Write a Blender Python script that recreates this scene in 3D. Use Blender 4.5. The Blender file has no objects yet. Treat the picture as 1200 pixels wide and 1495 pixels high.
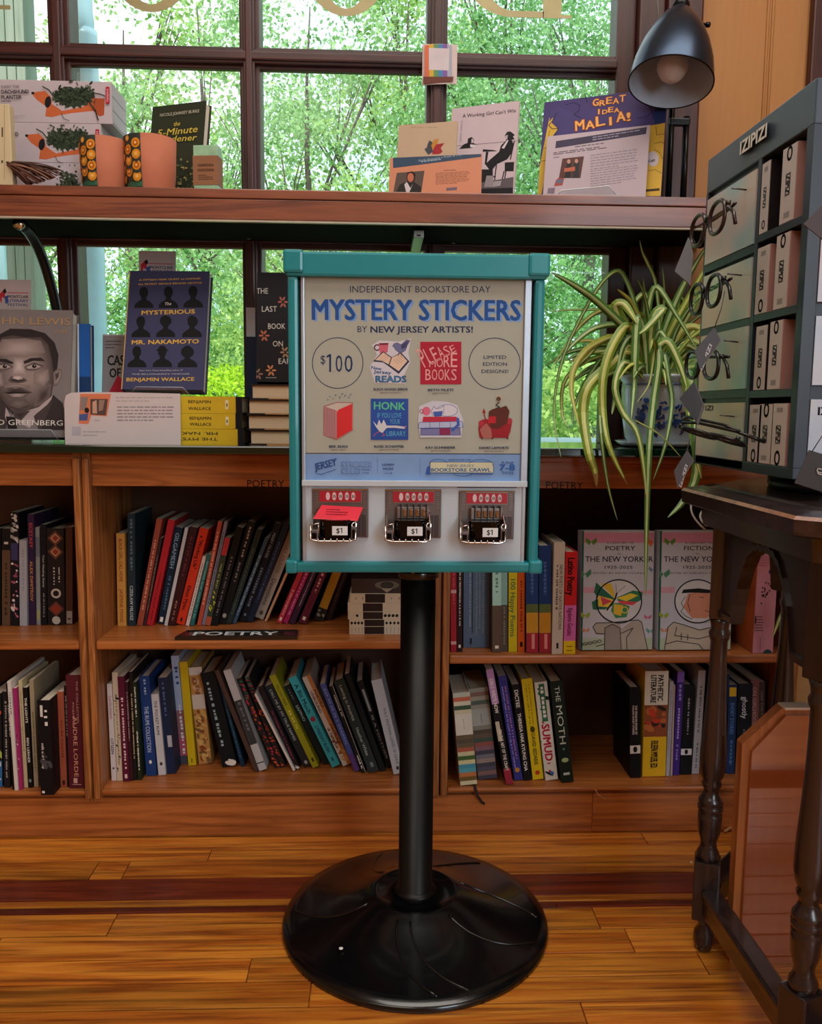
import bpy, bmesh, math, random
import numpy as np
from mathutils import Matrix, Vector
S = bpy.context.scene
COL = S.collection
random.seed(7)
# ------------------------------------------------------------------ camera, world, lights, exposure
FPX, EYE = 1230.0, 0.87
YAW, PIT, ROL = math.radians(2.2), math.radians(6.8), math.radians(0.5)
cF = Vector((math.sin(YAW)*math.cos(PIT), math.cos(YAW)*math.cos(PIT), -math.sin(PIT)))
_r = Vector((math.cos(YAW), -math.sin(YAW), 0)); _u = _r.cross(cF)
cR = _r*math.cos(ROL)+_u*math.sin(ROL); cU = -_r*math.sin(ROL)+_u*math.cos(ROL)
cO = Vector((0, 0, EYE))
cam = bpy.data.objects.new('camera', bpy.data.cameras.new('camera')); COL.objects.link(cam)
cam.data.sensor_fit = 'HORIZONTAL'; cam.data.sensor_width = 36; cam.data.lens = FPX/1200*36
cam.data.clip_start = 0.02; cam.data.clip_end = 200
cam.matrix_world = Matrix(((cR.x, cU.x, -cF.x, cO.x), (cR.y, cU.y, -cF.y, cO.y), (cR.z, cU.z, -cF.z, cO.z), (0, 0, 0, 1)))
S.camera = cam
w = bpy.data.worlds.new('overcast_sky'); S.world = w; w.use_nodes = True
nt = w.node_tree; nt.nodes.clear()
wo = nt.nodes.new('ShaderNodeOutputWorld'); bg = nt.nodes.new('ShaderNodeBackground')
tc = nt.nodes.new('ShaderNodeTexCoord'); nz = nt.nodes.new('ShaderNodeTexNoise'); cr = nt.nodes.new('ShaderNodeValToRGB')
nz.inputs['Scale'].default_value = 2.2; nz.inputs['Detail'].default_value = 5
cr.color_ramp.elements[0].position = .35; cr.color_ramp.elements[0].color = (.55, .82, .95, 1)
cr.color_ramp.elements[1].position = .6; cr.color_ramp.elements[1].color = (.93, 1.0, 1.0, 1)
bg.inputs['Strength'].default_value = 1.5
nt.links.new(tc.outputs['Generated'], nz.inputs['Vector']); nt.links.new(nz.outputs['Fac'], cr.inputs['Fac'])
nt.links.new(cr.outputs['Color'], bg.inputs['Color']); nt.links.new(bg.outputs['Background'], wo.inputs['Surface'])

def lamp(name, kind, loc, target, energy, color, size=1.0, size_y=None, angle=None, spread=None):
    l = bpy.data.lights.new(name, kind); l.energy = energy; l.color = color
    if kind == 'AREA':
        l.shape = 'RECTANGLE'; l.size = size; l.size_y = size_y or size
        if spread: l.spread = spread
    if kind in ('SPOT', 'POINT'): l.shadow_soft_size = size
    if angle is not None: l.angle = angle
    o = bpy.data.objects.new(name, l); COL.objects.link(o); o.location = loc
    o.rotation_euler = (Vector(target)-Vector(loc)).to_track_quat('-Z', 'Y').to_euler()
    return o
lamp('sun', 'SUN', (0, -8, 12), (0.8, 2, 0), 4.2, (1, .98, .92), angle=math.radians(12))
lamp('assumed_ceiling_light', 'AREA', (.30, .72, 2.56), (.30, .72, 0), 34, (1, .95, .87), 1.9, 1.1)  # unseen overhead panel, assumed from the steep warm light on the floor
lamp('assumed_ceiling_light', 'AREA', (-.9, -1.2, 2.56), (-.9, -1.2, 0), 22, (1, .94, .86), 1.6, 1.2)  # second unseen panel, assumed too; adds light on upright faces
lamp('assumed_daylight_lamp', 'AREA', (1.7, -2.0, 1.5), (.2, 1.4, .8), 56, (.76, .90, 1.0), 1.3, 1.5)  # added cool lamp, assumed from bluish reflections; no window is built there
S.view_settings.view_transform = 'Standard'; S.view_settings.look = 'None'
S.view_settings.gamma = 1; S.view_settings.exposure = 0; S.view_settings.use_curve_mapping = False
S.cycles.max_bounces = 8; S.cycles.transparent_max_bounces = 24; S.cycles.sample_clamp_indirect = 4
S.cycles.caustics_reflective = False; S.cycles.caustics_refractive = False

# ------------------------------------------------------------------ helpers
def ray(x, y): return cF+cR*((x-600)/FPX)-cU*((y-747.5)/FPX)
def PY(x, y, Y): d = ray(x, y); return cO+d*(Y/d.y)          # the point of the plane y=Y seen at a pixel
def PX(x, y, X): d = ray(x, y); return cO+d*(X/d.x)
def PZ(x, y, Z): d = ray(x, y); return cO+d*((Z-EYE)/d.z)
def proj(p):
    v = Vector(p)-cO; z = v.dot(cF); return 600+FPX*v.dot(cR)/z, 747.5-FPX*v.dot(cU)/z
def lin(h):
    if not isinstance(h, str): return tuple(h)
    h = h.lstrip('#'); h = h if len(h) == 6 else ''.join(x+x for x in h); c = [int(h[i:i+2], 16)/255 for i in (0, 2, 4)]
    return tuple(x/12.92 if x <= .04045 else ((x+.055)/1.055)**2.4 for x in c)
_mats = {}
def N(nt, t, **kw):
    n = nt.nodes.new(t)
    for k, v in kw.items():
        if k in n.inputs.keys(): n.inputs[k].default_value = v
        else: setattr(n, k, v)
    return n
def M(c, rough=.55, metal=0, var=.07, scale=25, bump=0, coat=0, spec=.5, stretch=(1, 1, 1), emit=0, trans=0, key=None):
    k = key or (c if isinstance(c, str) else tuple(c), rough, metal, var, scale, bump, coat, spec, stretch, emit, trans)
    if k in _mats: return _mats[k]
    m = bpy.data.materials.new('paint'); m.use_nodes = True; nt = m.node_tree; L = nt.links.new
    b = nt.nodes['Principled BSDF']; rgb = lin(c)
    b.inputs['Roughness'].default_value = rough; b.inputs['Metallic'].default_value = metal
    b.inputs['Coat Weight'].default_value = coat; b.inputs['Coat Roughness'].default_value = .08
    b.inputs['Specular IOR Level'].default_value = spec
    tx = N(nt, 'ShaderNodeTexCoord'); mp = N(nt, 'ShaderNodeMapping'); mp.inputs['Scale'].default_value = stretch
    n = N(nt, 'ShaderNodeTexNoise', Scale=scale, Detail=4)
    L(tx.outputs['Object'], mp.inputs['Vector']); L(mp.outputs['Vector'], n.inputs['Vector'])
    r = N(nt, 'ShaderNodeValToRGB'); e = r.color_ramp.elements
    e[0].position = .3; e[0].color = (*[max(0, x*(1-var)) for x in rgb], 1)
    e[1].position = .7; e[1].color = (*[min(1, x*(1+var)) for x in rgb], 1)
    L(n.outputs['Fac'], r.inputs['Fac']); L(r.outputs['Color'], b.inputs['Base Color'])
    if bump:
        bp = N(nt, 'ShaderNodeBump', Strength=bump, Distance=.002)
        L(n.outputs['Fac'], bp.inputs['Height']); L(bp.outputs['Normal'], b.inputs['Normal'])
    if emit:
        b.inputs['Emission Strength'].default_value = emit; L(r.outputs['Color'], b.inputs['Emission Color'])
    _mats[k] = m; return m
def wood(c1, c2, c3=None, rough=.4, axis='x', scale=1.0, coat=.15, rings=9, key=None, bump=.25, perobj=0.0, streak=0.0):
    k = key or ('w', c1, c2, c3, rough, axis, scale, coat, rings, bump, perobj)
    if k in _mats: return _mats[k]
    m = bpy.data.materials.new('wood'); m.use_nodes = True; nt = m.node_tree; L = nt.links.new
    b = nt.nodes['Principled BSDF']; b.inputs['Roughness'].default_value = rough
    b.inputs['Coat Weight'].default_value = coat; b.inputs['Coat Roughness'].default_value = .15
    tx = N(nt, 'ShaderNodeTexCoord'); mp = N(nt, 'ShaderNodeMapping')
    lo, hi = 1.2*scale, 22*scale
    mp.inputs['Scale'].default_value = {'x': (lo, hi, hi), 'y': (hi, lo, hi), 'z': (hi, hi, lo)}[axis]
    oi = N(nt, 'ShaderNodeObjectInfo'); ad = N(nt, 'ShaderNodeVectorMath', operation='ADD')
    ml = N(nt, 'ShaderNodeVectorMath', operation='SCALE'); ml.inputs['Scale'].default_value = 37
    cx = N(nt, 'ShaderNodeCombineXYZ'); [L(oi.outputs['Random'], cx.inputs[i]) for i in range(3)]
    L(cx.outputs[0], ml.inputs[0]); L(tx.outputs['Object'], ad.inputs[0]); L(ml.outputs[0], ad.inputs[1])
    L(ad.outputs[0], mp.inputs['Vector'])
    n1 = N(nt, 'ShaderNodeTexNoise', Scale=1.6, Detail=3, Distortion=.6)
    n2 = N(nt, 'ShaderNodeTexNoise', Scale=7.0, Detail=6, Roughness=.7)
    L(mp.outputs['Vector'], n1.inputs['Vector']); L(mp.outputs['Vector'], n2.inputs['Vector'])
    mu = N(nt, 'ShaderNodeMath', operation='MULTIPLY'); mu.inputs[1].default_value = rings; L(n1.outputs['Fac'], mu.inputs[0])
    fr = N(nt, 'ShaderNodeMath', operation='PINGPONG'); fr.inputs[1].default_value = 1; L(mu.outputs[0], fr.inputs[0])
    a2 = N(nt, 'ShaderNodeMath', operation='MULTIPLY_ADD'); a2.inputs[1].default_value = .55
    L(fr.outputs[0], a2.inputs[0]); s2 = N(nt, 'ShaderNodeMath', operation='MULTIPLY'); s2.inputs[1].default_value = .55
    L(n2.outputs['Fac'], s2.inputs[0]); L(s2.outputs[0], a2.inputs[2])
    r = N(nt, 'ShaderNodeValToRGB'); e = r.color_ramp.elements
    e[0].position = .12; e[0].color = (*lin(c2), 1); e[1].position = .85; e[1].color = (*lin(c1), 1)
    if c3: q = e.new(.32); q.color = (*lin(c3), 1)
    L(a2.outputs[0], r.inputs['Fac'])
    out = r.outputs['Color']
    if perobj:
        hs = N(nt, 'ShaderNodeHueSaturation'); mr = N(nt, 'ShaderNodeMapRange')
        mr.inputs['To Min'].default_value = 1-perobj; mr.inputs['To Max'].default_value = 1+perobj*.6
        L(oi.outputs['Random'], mr.inputs['Value']); L(mr.outputs[0], hs.inputs['Value']); L(out, hs.inputs['Color']); out = hs.outputs['Color']
    if streak:
        m3 = N(nt, 'ShaderNodeMapping'); m3.inputs['Scale'].default_value = {'x': (3, 90, 90), 'y': (90, 3, 90), 'z': (90, 90, 3)}[axis]; L(ad.outputs[0], m3.inputs['Vector'])
        n3 = N(nt, 'ShaderNodeTexNoise', Scale=1.0, Detail=5, Roughness=.65); L(m3.outputs[0], n3.inputs['Vector']); r3 = N(nt, 'ShaderNodeValToRGB'); q3 = r3.color_ramp.elements
        q3[0].position = .36; q3[0].color = (1-streak, 1-streak, 1-streak*.9, 1); q3[1].position = .52; q3[1].color = (1, 1, 1, 1); L(n3.outputs['Fac'], r3.inputs[0])
        mm = N(nt, 'ShaderNodeMix', data_type='RGBA', blend_type='MULTIPLY'); mm.inputs['Factor'].default_value = 1; L(out, mm.inputs['A']); L(r3.outputs[0], mm.inputs['B']); out = mm.outputs['Result']
    L(out, b.inputs['Base Color'])
    if bump:
        bp = N(nt, 'ShaderNodeBump', Strength=bump, Distance=.001); L(n2.outputs['Fac'], bp.inputs['Height']); L(bp.outputs['Normal'], b.inputs['Normal'])
    _mats[k] = m; return m
def clear(tint=(.95, .98, .98), gloss=.08, rough=.02, key=None):
    """thin clear pane: light passes straight through, a little is mirrored"""
    k = key or ('clear', tint, gloss, rough)
    if k in _mats: return _mats[k]
    m = bpy.data.materials.new('clear'); m.use_nodes = True; nt = m.node_tree; nt.nodes.clear(); L = nt.links.new
    o = N(nt, 'ShaderNodeOutputMaterial'); t = N(nt, 'ShaderNodeBsdfTransparent'); g = N(nt, 'ShaderNodeBsdfGlossy')
    t.inputs['Color'].default_value = (*tint, 1); g.inputs['Roughness'].default_value = rough
    fw = N(nt, 'ShaderNodeLayerWeight', Blend=.25); mr = N(nt, 'ShaderNodeMapRange')
    mr.inputs['To Min'].default_value = gloss*.5; mr.inputs['To Max'].default_value = min(1, gloss*5)
    mx = N(nt, 'ShaderNodeMixShader')
    L(fw.outputs['Fresnel'], mr.inputs['Value']); L(mr.outputs[0], mx.inputs[0]); L(t.outputs[0], mx.inputs[1]); L(g.outputs[0], mx.inputs[2]); L(mx.outputs[0], o.inputs[0])
    _mats[k] = m; return m
WM = {}                                                        # world matrix kept for every object made here
def thing(name, loc, label, cat, group=None, mat=None, kind=None):
    o = bpy.data.objects.new(name, None); COL.objects.link(o); o.empty_display_size = .05
    m = mat.copy() if mat is not None else Matrix.Translation(Vector(loc))
    o.matrix_world = m; WM[o] = m
    tag(o, label, cat, group, kind); return o
def tag(o, label=None, cat=None, group=None, kind=None):
    if label: o['label'] = label
    if cat: o['category'] = cat
    if group: o['group'] = group
    if kind: o['kind'] = kind
    return o
class MB:
    """collects shapes given in world coordinates; build() links them as ONE mesh object"""
    def __init__(s): s.v = []; s.f = []; s.m = []; s.mats = []; s.sm = []
    def mi(s, mat):
        if mat not in s.mats: s.mats.append(mat)
        return s.mats.index(mat)
    def add(s, vs, fs, mat, T=None, smooth=False):
        b = len(s.v); i = s.mi(mat)
        s.v += [(T @ Vector(v)) if T is not None else Vector(v) for v in vs]
        for f in fs: s.f.append([b+k for k in f]); s.m.append(i); s.sm.append(smooth)
        return s
    def box(s, a, b, mat, T=None, bev=0):
        x0, x1 = sorted((a[0], b[0])); y0, y1 = sorted((a[1], b[1])); z0, z1 = sorted((a[2], b[2]))
        if bev:
            c = min(bev, (x1-x0)*.45, (y1-y0)*.45, (z1-z0)*.45)
            bm = bmesh.new(); bmesh.ops.create_cube(bm, size=1)
            for v in bm.verts: v.co = Vector((x0+(v.co.x+.5)*(x1-x0), y0+(v.co.y+.5)*(y1-y0), z0+(v.co.z+.5)*(z1-z0)))
            bmesh.ops.bevel(bm, geom=bm.edges[:], offset=c, segments=2, affect='EDGES', profile=.6)
            bm.verts.index_update(); s.add([v.co.copy() for v in bm.verts], [[v.index for v in f.verts] for f in bm.faces], mat, T); bm.free(); return s
        vs = [(x0, y0, z0), (x1, y0, z0), (x1, y1, z0), (x0, y1, z0), (x0, y0, z1), (x1, y0, z1), (x1, y1, z1), (x0, y1, z1)]
        return s.add(vs, [(0, 3, 2, 1), (4, 5, 6, 7), (0, 1, 5, 4), (1, 2, 6, 5), (2, 3, 7, 6), (3, 0, 4, 7)], mat, T)
    def prism(s, pts, vec, mat, T=None):
        n = len(pts); vec = Vector(vec)
        vs = [Vector(p) for p in pts]+[Vector(p)+vec for p in pts]
        return s.add(vs, [list(range(n)), list(range(2*n-1, n-1, -1))]+[(i, i+n, (i+1) % n+n, (i+1) % n) for i in range(n)], mat, T)
    def lathe(s, prof, mat, T=None, seg=24, smooth=True, ang=(0, 2*math.pi), caps=True):
        full = abs(ang[1]-ang[0]-2*math.pi) < 1e-6; n = seg if full else seg+1; vs = []
        for r, z in prof:
            for i in range(n):
                a = ang[0]+(ang[1]-ang[0])*i/seg; vs.append((r*math.cos(a), r*math.sin(a), z))
        fs = []
        for j in range(len(prof)-1):
            for i in range(n if full else n-1):
                k = (i+1) % n; fs.append((j*n+i, j*n+k, (j+1)*n+k, (j+1)*n+i))
        if caps and full:
            fs += [list(range(n-1, -1, -1)), [(len(prof)-1)*n+i for i in range(n)]]
        return s.add(vs, fs, mat, T, smooth)
    def tube(s, pts, r, mat, seg=8, smooth=True, closed=False, flat=1.0):
        pts = [Vector(p) for p in pts]; n = len(pts); vs = []; up = None
        rr = r if isinstance(r, (list, tuple)) else [r]*n
        for i, p in enumerate(pts):
            if closed: t = pts[(i+1) % n]-pts[i-1]
            else: t = pts[min(i+1, n-1)]-pts[max(i-1, 0)]
            t.normalize()
            if up is None: up = Vector((0, 0, 1)) if abs(t.z) < .9 else Vector((1, 0, 0))
            a = t.cross(up); a.normalize(); b = a.cross(t); b.normalize(); up = b
            for k in range(seg):
                q = 2*math.pi*k/seg; vs.append(p+(a*math.cos(q)*flat+b*math.sin(q))*rr[i])
        fs = []
        for i in range(n if closed else n-1):
            j = (i+1) % n
            for k in range(seg): l = (k+1) % seg; fs.append((i*seg+k, i*seg+l, j*seg+l, j*seg+k))
        if not closed: fs += [list(range(seg-1, -1, -1)), [(n-1)*seg+k for k in range(seg)]]
        return s.add(vs, fs, mat, None, smooth)
    def join(s, o):
        b = len(s.v); s.v += o.v
        for f, m, g in zip(o.f, o.m, o.sm): s.f.append([b+k for k in f]); s.m.append(s.mi(o.mats[m])); s.sm.append(g)
        return s
    def build(s, name, parent=None, kind=None, label=None, cat=None, group=None, loc=None):
        me = bpy.data.meshes.new(name)
        if parent is not None: Mi = WM[parent].inverted()
        elif loc is not None: Mi = Matrix.Translation(-Vector(loc))
        else: Mi = None
        vs = [(Mi @ v)[:] if Mi is not None else v[:] for v in s.v]
        me.from_pydata(vs, [], s.f)
        for m in s.mats: me.materials.append(m)
        me.polygons.foreach_set('material_index', s.m); me.polygons.foreach_set('use_smooth', s.sm); me.update()
        o = bpy.data.objects.new(name, me); COL.objects.link(o)
        if parent is not None:
            o.parent = parent; WM[o] = WM[parent]
        elif loc is not None:
            o.location = loc; WM[o] = Matrix.Translation(Vector(loc))
        else: WM[o] = Matrix()
        return tag(o, label, cat, group, kind)
# flat lettering: outlines of the built-in font turned into faces, cached per string
_txt = {}
def glyphs(s, bold=0, mono=False):
    k = s
    if k in _txt: return _txt[k]
    c = bpy.data.curves.new('t', 'FONT'); c.body = s; c.size = 1; c.offset = 0; c.resolution_u = 2; c.fill_mode = 'BOTH'
    o = bpy.data.objects.new('t', c); me = bpy.data.meshes.new_from_object(o)
    v = np.zeros(len(me.vertices)*3); me.vertices.foreach_get('co', v); v = v.reshape(-1, 3)
    f = [list(p.vertices) for p in me.polygons]
    bpy.data.objects.remove(o); bpy.data.curves.remove(c); bpy.data.meshes.remove(me)
    if len(v) == 0: v = np.zeros((1, 3)); f = []
    x0, x1 = v[:, 0].min(), v[:, 0].max()
    _txt[k] = (v, f, x0, x1); return _txt[k]
CAP = .729
class Art:
    """flat print on a real surface; u,v in metres on the surface, each piece laid a hair above the last"""
    def __init__(s, O, ex, ez, n=None, lift=.0004):
        s.O = Vector(O); s.ex = Vector(ex).normalized(); s.ez = Vector(ez).normalized()
        s.n = Vector(n) if n is not None else s.ex.cross(s.ez).normalized()
        if n is None and s.n.dot(cO-s.O) < 0: s.n = -s.n
        s.mb = MB(); s.l = lift
    def hit(s, x, y):
        d = ray(x, y); t = (s.O-cO).dot(s.n)/d.dot(s.n); p = cO+d*t-s.O; return (p.dot(s.ex), p.dot(s.ez))
    def w(s, u, v, l): return s.O+s.ex*u+s.ez*v+s.n*l
    def up(s): s.l += .000012; return s.l
    def poly(s, pts, c, px=False, **k):
        l = s.up(); m = c if not isinstance(c, str) else M(c, **({'rough': .55, 'spec': .2, 'key': 'print'+c}|k))
        if px: pts = [s.hit(*p) for p in pts]
        s.mb.add([s.w(u, v, l) for u, v in pts], [list(range(len(pts)))], m); return s
    def rect(s, x0, y0, x1, y1, c, px=False, **k): return s.poly([(x0, y0), (x1, y0), (x1, y1), (x0, y1)], c, px, **k)
    def disc(s, x, y, rx, ry, c, px=False, n=20, a0=0, a1=360, rot=0, **k):
        ca, sa = math.cos(math.radians(rot)), math.sin(math.radians(rot))
        q = [(rx*math.cos(math.radians(a0+(a1-a0)*i/n)), ry*math.sin(math.radians(a0+(a1-a0)*i/n))) for i in range(n if a1-a0 == 360 else n+1)]
        return s.poly([(x+a*ca-b*sa, y+a*sa+b*ca) for a, b in q], c, px, **k)
    def line(s, pts, wd, c, px=False, close=False):
        l = s.up(); m = c if not isinstance(c, str) else M(c, .55, spec=.2, key='print'+c)
        if px:
            e = s.hit(pts[0][0]+1, pts[0][1]); g = s.hit(*pts[0]); wd *= math.hypot(e[0]-g[0], e[1]-g[1]); pts = [s.hit(*p) for p in pts]
        n = len(pts)
        for i in range(n if close else n-1):
            a = Vector(pts[i]); b = Vector(pts[(i+1) % n]); d = b-a
            if d.length < 1e-7: continue
            d.normalize(); q = Vector((-d.y, d.x))*wd/2; e = d*wd*.3
            s.mb.add([s.w(*(a-e+q), l), s.w(*(a-e-q), l), s.w(*(b+e-q), l), s.w(*(b+e+q), l)], [(0, 1, 2, 3)], m)
        return s
    def soft(s, pts, c0, c1, n=6, px=True, to=.25):
        a, b = lin(c0), lin(c1); cx = sum(p[0] for p in pts)/len(pts); cy = sum(p[1] for p in pts)/len(pts)
        for i in range(n):
            f = i/(n-1); k = 1-(1-to)*f; s.poly([(cx+(x-cx)*k, cy+(y-cy)*k) for x, y in pts], M(tuple(round(u+(v-u)*f, 4) for u, v in zip(a, b)), .55, spec=.2, var=.02), px)
        return s
    def ring(s, x, y, r, wd, c, px=False, n=36, ry=None):
        return s.line([(x+r*math.cos(2*math.pi*i/n), y+(ry or r)*math.sin(2*math.pi*i/n)) for i in range(n)], wd, c, px, True)
    def text(s, a, b, h, st, c, bold=0, px=False, ital=0):
        """baseline from a to b, cap height h"""
        if px:
            e = s.hit(a[0], a[1]-h); a = s.hit(*a); h = math.hypot(e[0]-a[0], e[1]-a[1]); b = s.hit(*b)
        l = s.up(); m = c if not isinstance(c, str) else M(c, .55, spec=.2, key='print'+c)
        v, f, x0, x1 = glyphs(st, bold); a = Vector(a); b = Vector(b); B = b-a
        if x1-x0 < 1e-6: return s
        U = Vector((-B.y, B.x)).normalized()*h/CAP; B = B/(x1-x0)
        sh = [(0, 0)]
        if bold > .012: e = bold*.75*h/CAP; sh = [(-e, -e*.6), (e, e*.6), (e, -e*.6), (-e, e*.6)] if h > .003 else [(-e, 0), (e, 0)]
        D = (b-a).normalized(); V = Vector((-D.y, D.x))
        for i, (q, r) in enumerate(sh): s.mb.add([s.w(*(a+D*q+V*r+B*(p[0]-x0+ital*p[1])+U*p[1]), l+i*.000003) for p in v], f, m)
        return s
    def lines(s, x0, y0, x1, y1, n, c, px=True, h=.45, seed=1, slope=0):
        """rows of small illegible print"""
        r = random.Random(seed); dy = (y1-y0)/n
        for i in range(n):
            y = y0+dy*(i+.5); x = x0; k = .9 if i < n-1 else .55
            while x < x0+(x1-x0)*k:
                e = min(x+(x1-x0)*r.uniform(.03, .12), x1)
                s.l = s.l; hh = abs(dy)*h/2
                P = [(x, y-hh+slope*(x-x0)), (e, y-hh+slope*(e-x0)), (e, y+hh+slope*(e-x0)), (x, y+hh+slope*(x-x0))]
                if px: P = [s.hit(*p) for p in P]
                s.mb.add([s.w(u, v, s.l+.000012) for u, v in P], [(0, 1, 2, 3)], M(c, .55, spec=.2, key='print'+c)); x = e+(x1-x0)*.018
        s.up(); return s
    def clip(s):
        m = s.mb; n = MB(); W, H = s.W-.0002, s.H-.0002
        for f, mi, g in zip(m.f, m.m, m.sm):
            P = []
            for k in f: d = m.v[k]-s.O; P.append((d.dot(s.ex), d.dot(s.ez), d.dot(s.n)))
            for ax, lim, sg in ((0, .0002, 1), (0, W, -1), (1, .0002, 1), (1, H, -1)):
                Q = []
                for i in range(len(P)):
                    a, b = P[i-1], P[i]; ia, ib = (a[ax]-lim)*sg >= 0, (b[ax]-lim)*sg >= 0
                    if ia != ib: t = (lim-a[ax])/(b[ax]-a[ax]); Q.append(tuple(x+(y-x)*t for x, y in zip(a, b)))
                    if ib: Q.append(b)
                P = Q
                if not P: break
            if len(P) > 2: n.add([s.w(*p) for p in P], [list(range(len(P)))], m.mats[mi])
        s.mb = n
    def build(s, parent, name='cover_print', label=None):
        if hasattr(s, 'W') and s.mb.f: s.clip()
        return s.mb.build(name, parent, label=label) if s.mb.f else None
def rz(loc, a): return Matrix.Translation(Vector(loc)) @ Matrix.Rotation(a, 4, 'Z')
# ------------------------------------------------------------------ the room
YF, YW, ZC, ZU = 1.655, 1.87, .802, 1.283
brown = wood('#47170f', '#1e0806', '#33100b', rough=.42, coat=.06, key='brownx'); brownz = wood('#47170f', '#1e0806', '#33100b', rough=.42, coat=.06, axis='z', key='brownz')
oakx = wood('#bc7038', '#793c18', '#a05a28', rough=.4, coat=.2, key='oakx', streak=.3); oakz = wood('#b87840', '#5f2f14', '#96582a', rough=.4, axis='z', coat=.15, key='oakz', rings=14, streak=.45)
oaky = wood('#c07c40', '#8c4d22', '#ab682f', rough=.38, coat=.2, axis='y', key='oaky')
floorw = wood('#d88a2e', '#83390e', '#b8641c', rough=.34, coat=.3, perobj=.30, rings=7, key='floorw', bump=.6, streak=.54)
redw = wood('#7c2f18', '#3c1006', '#5c1f0e', rough=.36, coat=.25, perobj=.15, rings=7, key='redw', bump=.5, streak=.45)
plaster = wood('#a87038', '#95602c', None, rough=.6, coat=0, axis='z', rings=2, key='tanw', bump=.05)
wallm = M('#b9935f', .8, var=.05, bump=.1); ceilm = M('#cfc0a4', .9)
XL, XR, YB, ZT = -2.4, 1.9, -3.0, 2.62
MB().box((XL, YB, -.06), (XR, YF+.01, -.006), floorw).box((XL, YF+.01, -.06), (XR, 2.0, -.0), floorw).build('floor', kind='structure')
fl = [o for o in bpy.data.objects if o.name == 'floor'][0]
# floor boards: rows read from the photograph, butt joints staggered
rows = [1.652, 1.600, 1.560, 1.4985, 1.4285, 1.408, 1.388, 1.325, 1.262, 1.205, 1.148, 1.09, 1.03, .97, .91, .85, .78, .72, .65, .58, .5]
rng = random.Random(3)
joint = {6: [-.45, .38], 7: [-.62, .42, .9], 8: [-.2, .52], 9: [-.1, .62], 3: [.75], 1: [-.33], 0: [.55]}
for i in range(len(rows)-1):
    y1, y0 = rows[i], rows[i+1]; js = joint.get(i, sorted(rng.uniform(-1.1, 1.3) for _ in range(2)))
    xs = [-1.5]+js+[1.8]
    for a, b in zip(xs, xs[1:]):
        m = redw if i in (3, 5) else floorw
        MB().box((a+.0006, y0+.0013, -.006), (b-.0009, y1-.0013, rng.uniform(-.0004, .0003)), m, bev=.0012).build('plank', fl)
def wallbox(name, a, b, m=wallm): return MB().box(a, b, m).build(name, kind='structure')
wallbox('wall_left', (XL-.1, YB, 0), (XL, 2.1, ZT)); wallbox('wall_right', (XR, YB, 0), (XR+.1, 2.1, ZT))
wallbox('wall_back', (XL, YB-.1, 0), (XR, YB, ZT)); wallbox('ceiling', (XL-.1, YB-.1, ZT), (XR+.1, 2.15, ZT+.1), ceilm)
WX0, WX1, WZ1 = -1.30, .5034, 2.15
wf = MB().box((XL, 1.965, 0), (XR, 2.05, .795), wallm).box((XL, YW, .795), (WX0-.2, 2.05, ZT), wallm).box((WX0-.2, YW, WZ1+.06), (.70, 2.05, ZT), wallm)
wf.box((.675, YW+.012, .795), (XR, 2.05, ZT), plaster)
wf = wf.build('wall_front', kind='structure')
for x in (.826, .8365): MB().tube([(x, YW+.012, .80), (x, YW+.012, ZT-.01)], .0035, plaster, 8).build('bead', wf)
MB().box((.915, YW-.01, .80), (1.06, YW+.012, ZT), brownz, bev=.004).build('trim_2', kind='structure')
# window: frame, glazing bars, panes each on its own
win = thing('window_1', (0, YW, ZC), None, None, kind='structure')
del win['kind']; win['kind'] = 'structure'
vb = [(WX0-.1, WX0-.06), (-.6934, -.6488), (-.2975, -.2550), (.0976, .1415), (.5034, .545)]
hb = [(1.219, 1.262), (1.5835, 1.629), (1.99, 2.03)]
MB().box((WX0-.25, YW+.01, 2.10), (.6, 1.95, 2.22), brown).build('window_frame', win)
j = MB().box((.5034, YW+.02, ZC), (.545, 1.95, 2.10), brownz, bev=.003).box((.545, YW-.004, ZC), (.60, 1.95, 2.14), brownz, bev=.004)
j.box((.60, YW-.02, ZC), (.676, 1.95, 2.14), brownz, bev=.005).build('jamb', win)
MB().box((-1.60, YW-.004, ZC), (-1.5, 1.95, 2.10), brownz, bev=.003).build('jamb', win)
xsn = [-1.5]+[-1.09, -1.045]+[-.6934, -.6488, -.2975, -.2550, .0976, .1415, .5034]
for x0, x1 in [(-1.09, -1.045), (-.6934, -.6488), (-.2975, -.2550), (.0976, .1415)]:
    q = MB().box((x0, YW+.018, ZC), (x1, 1.948, 2.10), brownz, bev=.003).box((x0+.009, YW+.006, ZC), (x1-.009, YW+.03, 2.10), brownz, bev=.002).box((x0+.014, YW, ZC), (x1-.014, YW+.02, 2.10), brownz, bev=.003)
    q.build('glazing_bar', win)
for z0, z1 in [(1.219, 1.262), (1.5835, 1.629)]:
    MB().box((-1.5, YW+.0185, z0), (.5034, 1.9035, z1), brown, bev=.003).box((-1.5, YW+.0065, z0+.009), (.5034, YW+.03, z1-.009), brown, bev=.002).box((-1.5, YW+.0005, z0+.014), (.5034, YW+.02, z1-.014), brown, bev=.003).build('glazing_bar', win)
gl = clear((.97, 1, .99), .018)
gx = [(-1.5, -1.09), (-1.045, -.6934), (-.6488, -.2975), (-.2550, .0976), (.1415, .5034)]
for x0, x1 in gx:
    for z0, z1 in [(ZC, 1.219), (1.262, 1.5835), (1.629, 2.10)]:
        MB().box((x0+.0005, 1.905, z0+.0005), (x1-.0005, 1.908, z1-.0005), gl).build('pane', win)
MB().box((-1.5, YW+.02, 1.2155), (.5034, YW+.024, 1.2185), M('#9a9488', .4, metal=.6)).build('trim_strip', win, label='thin pale metal strip along the glazing bar')
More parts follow.
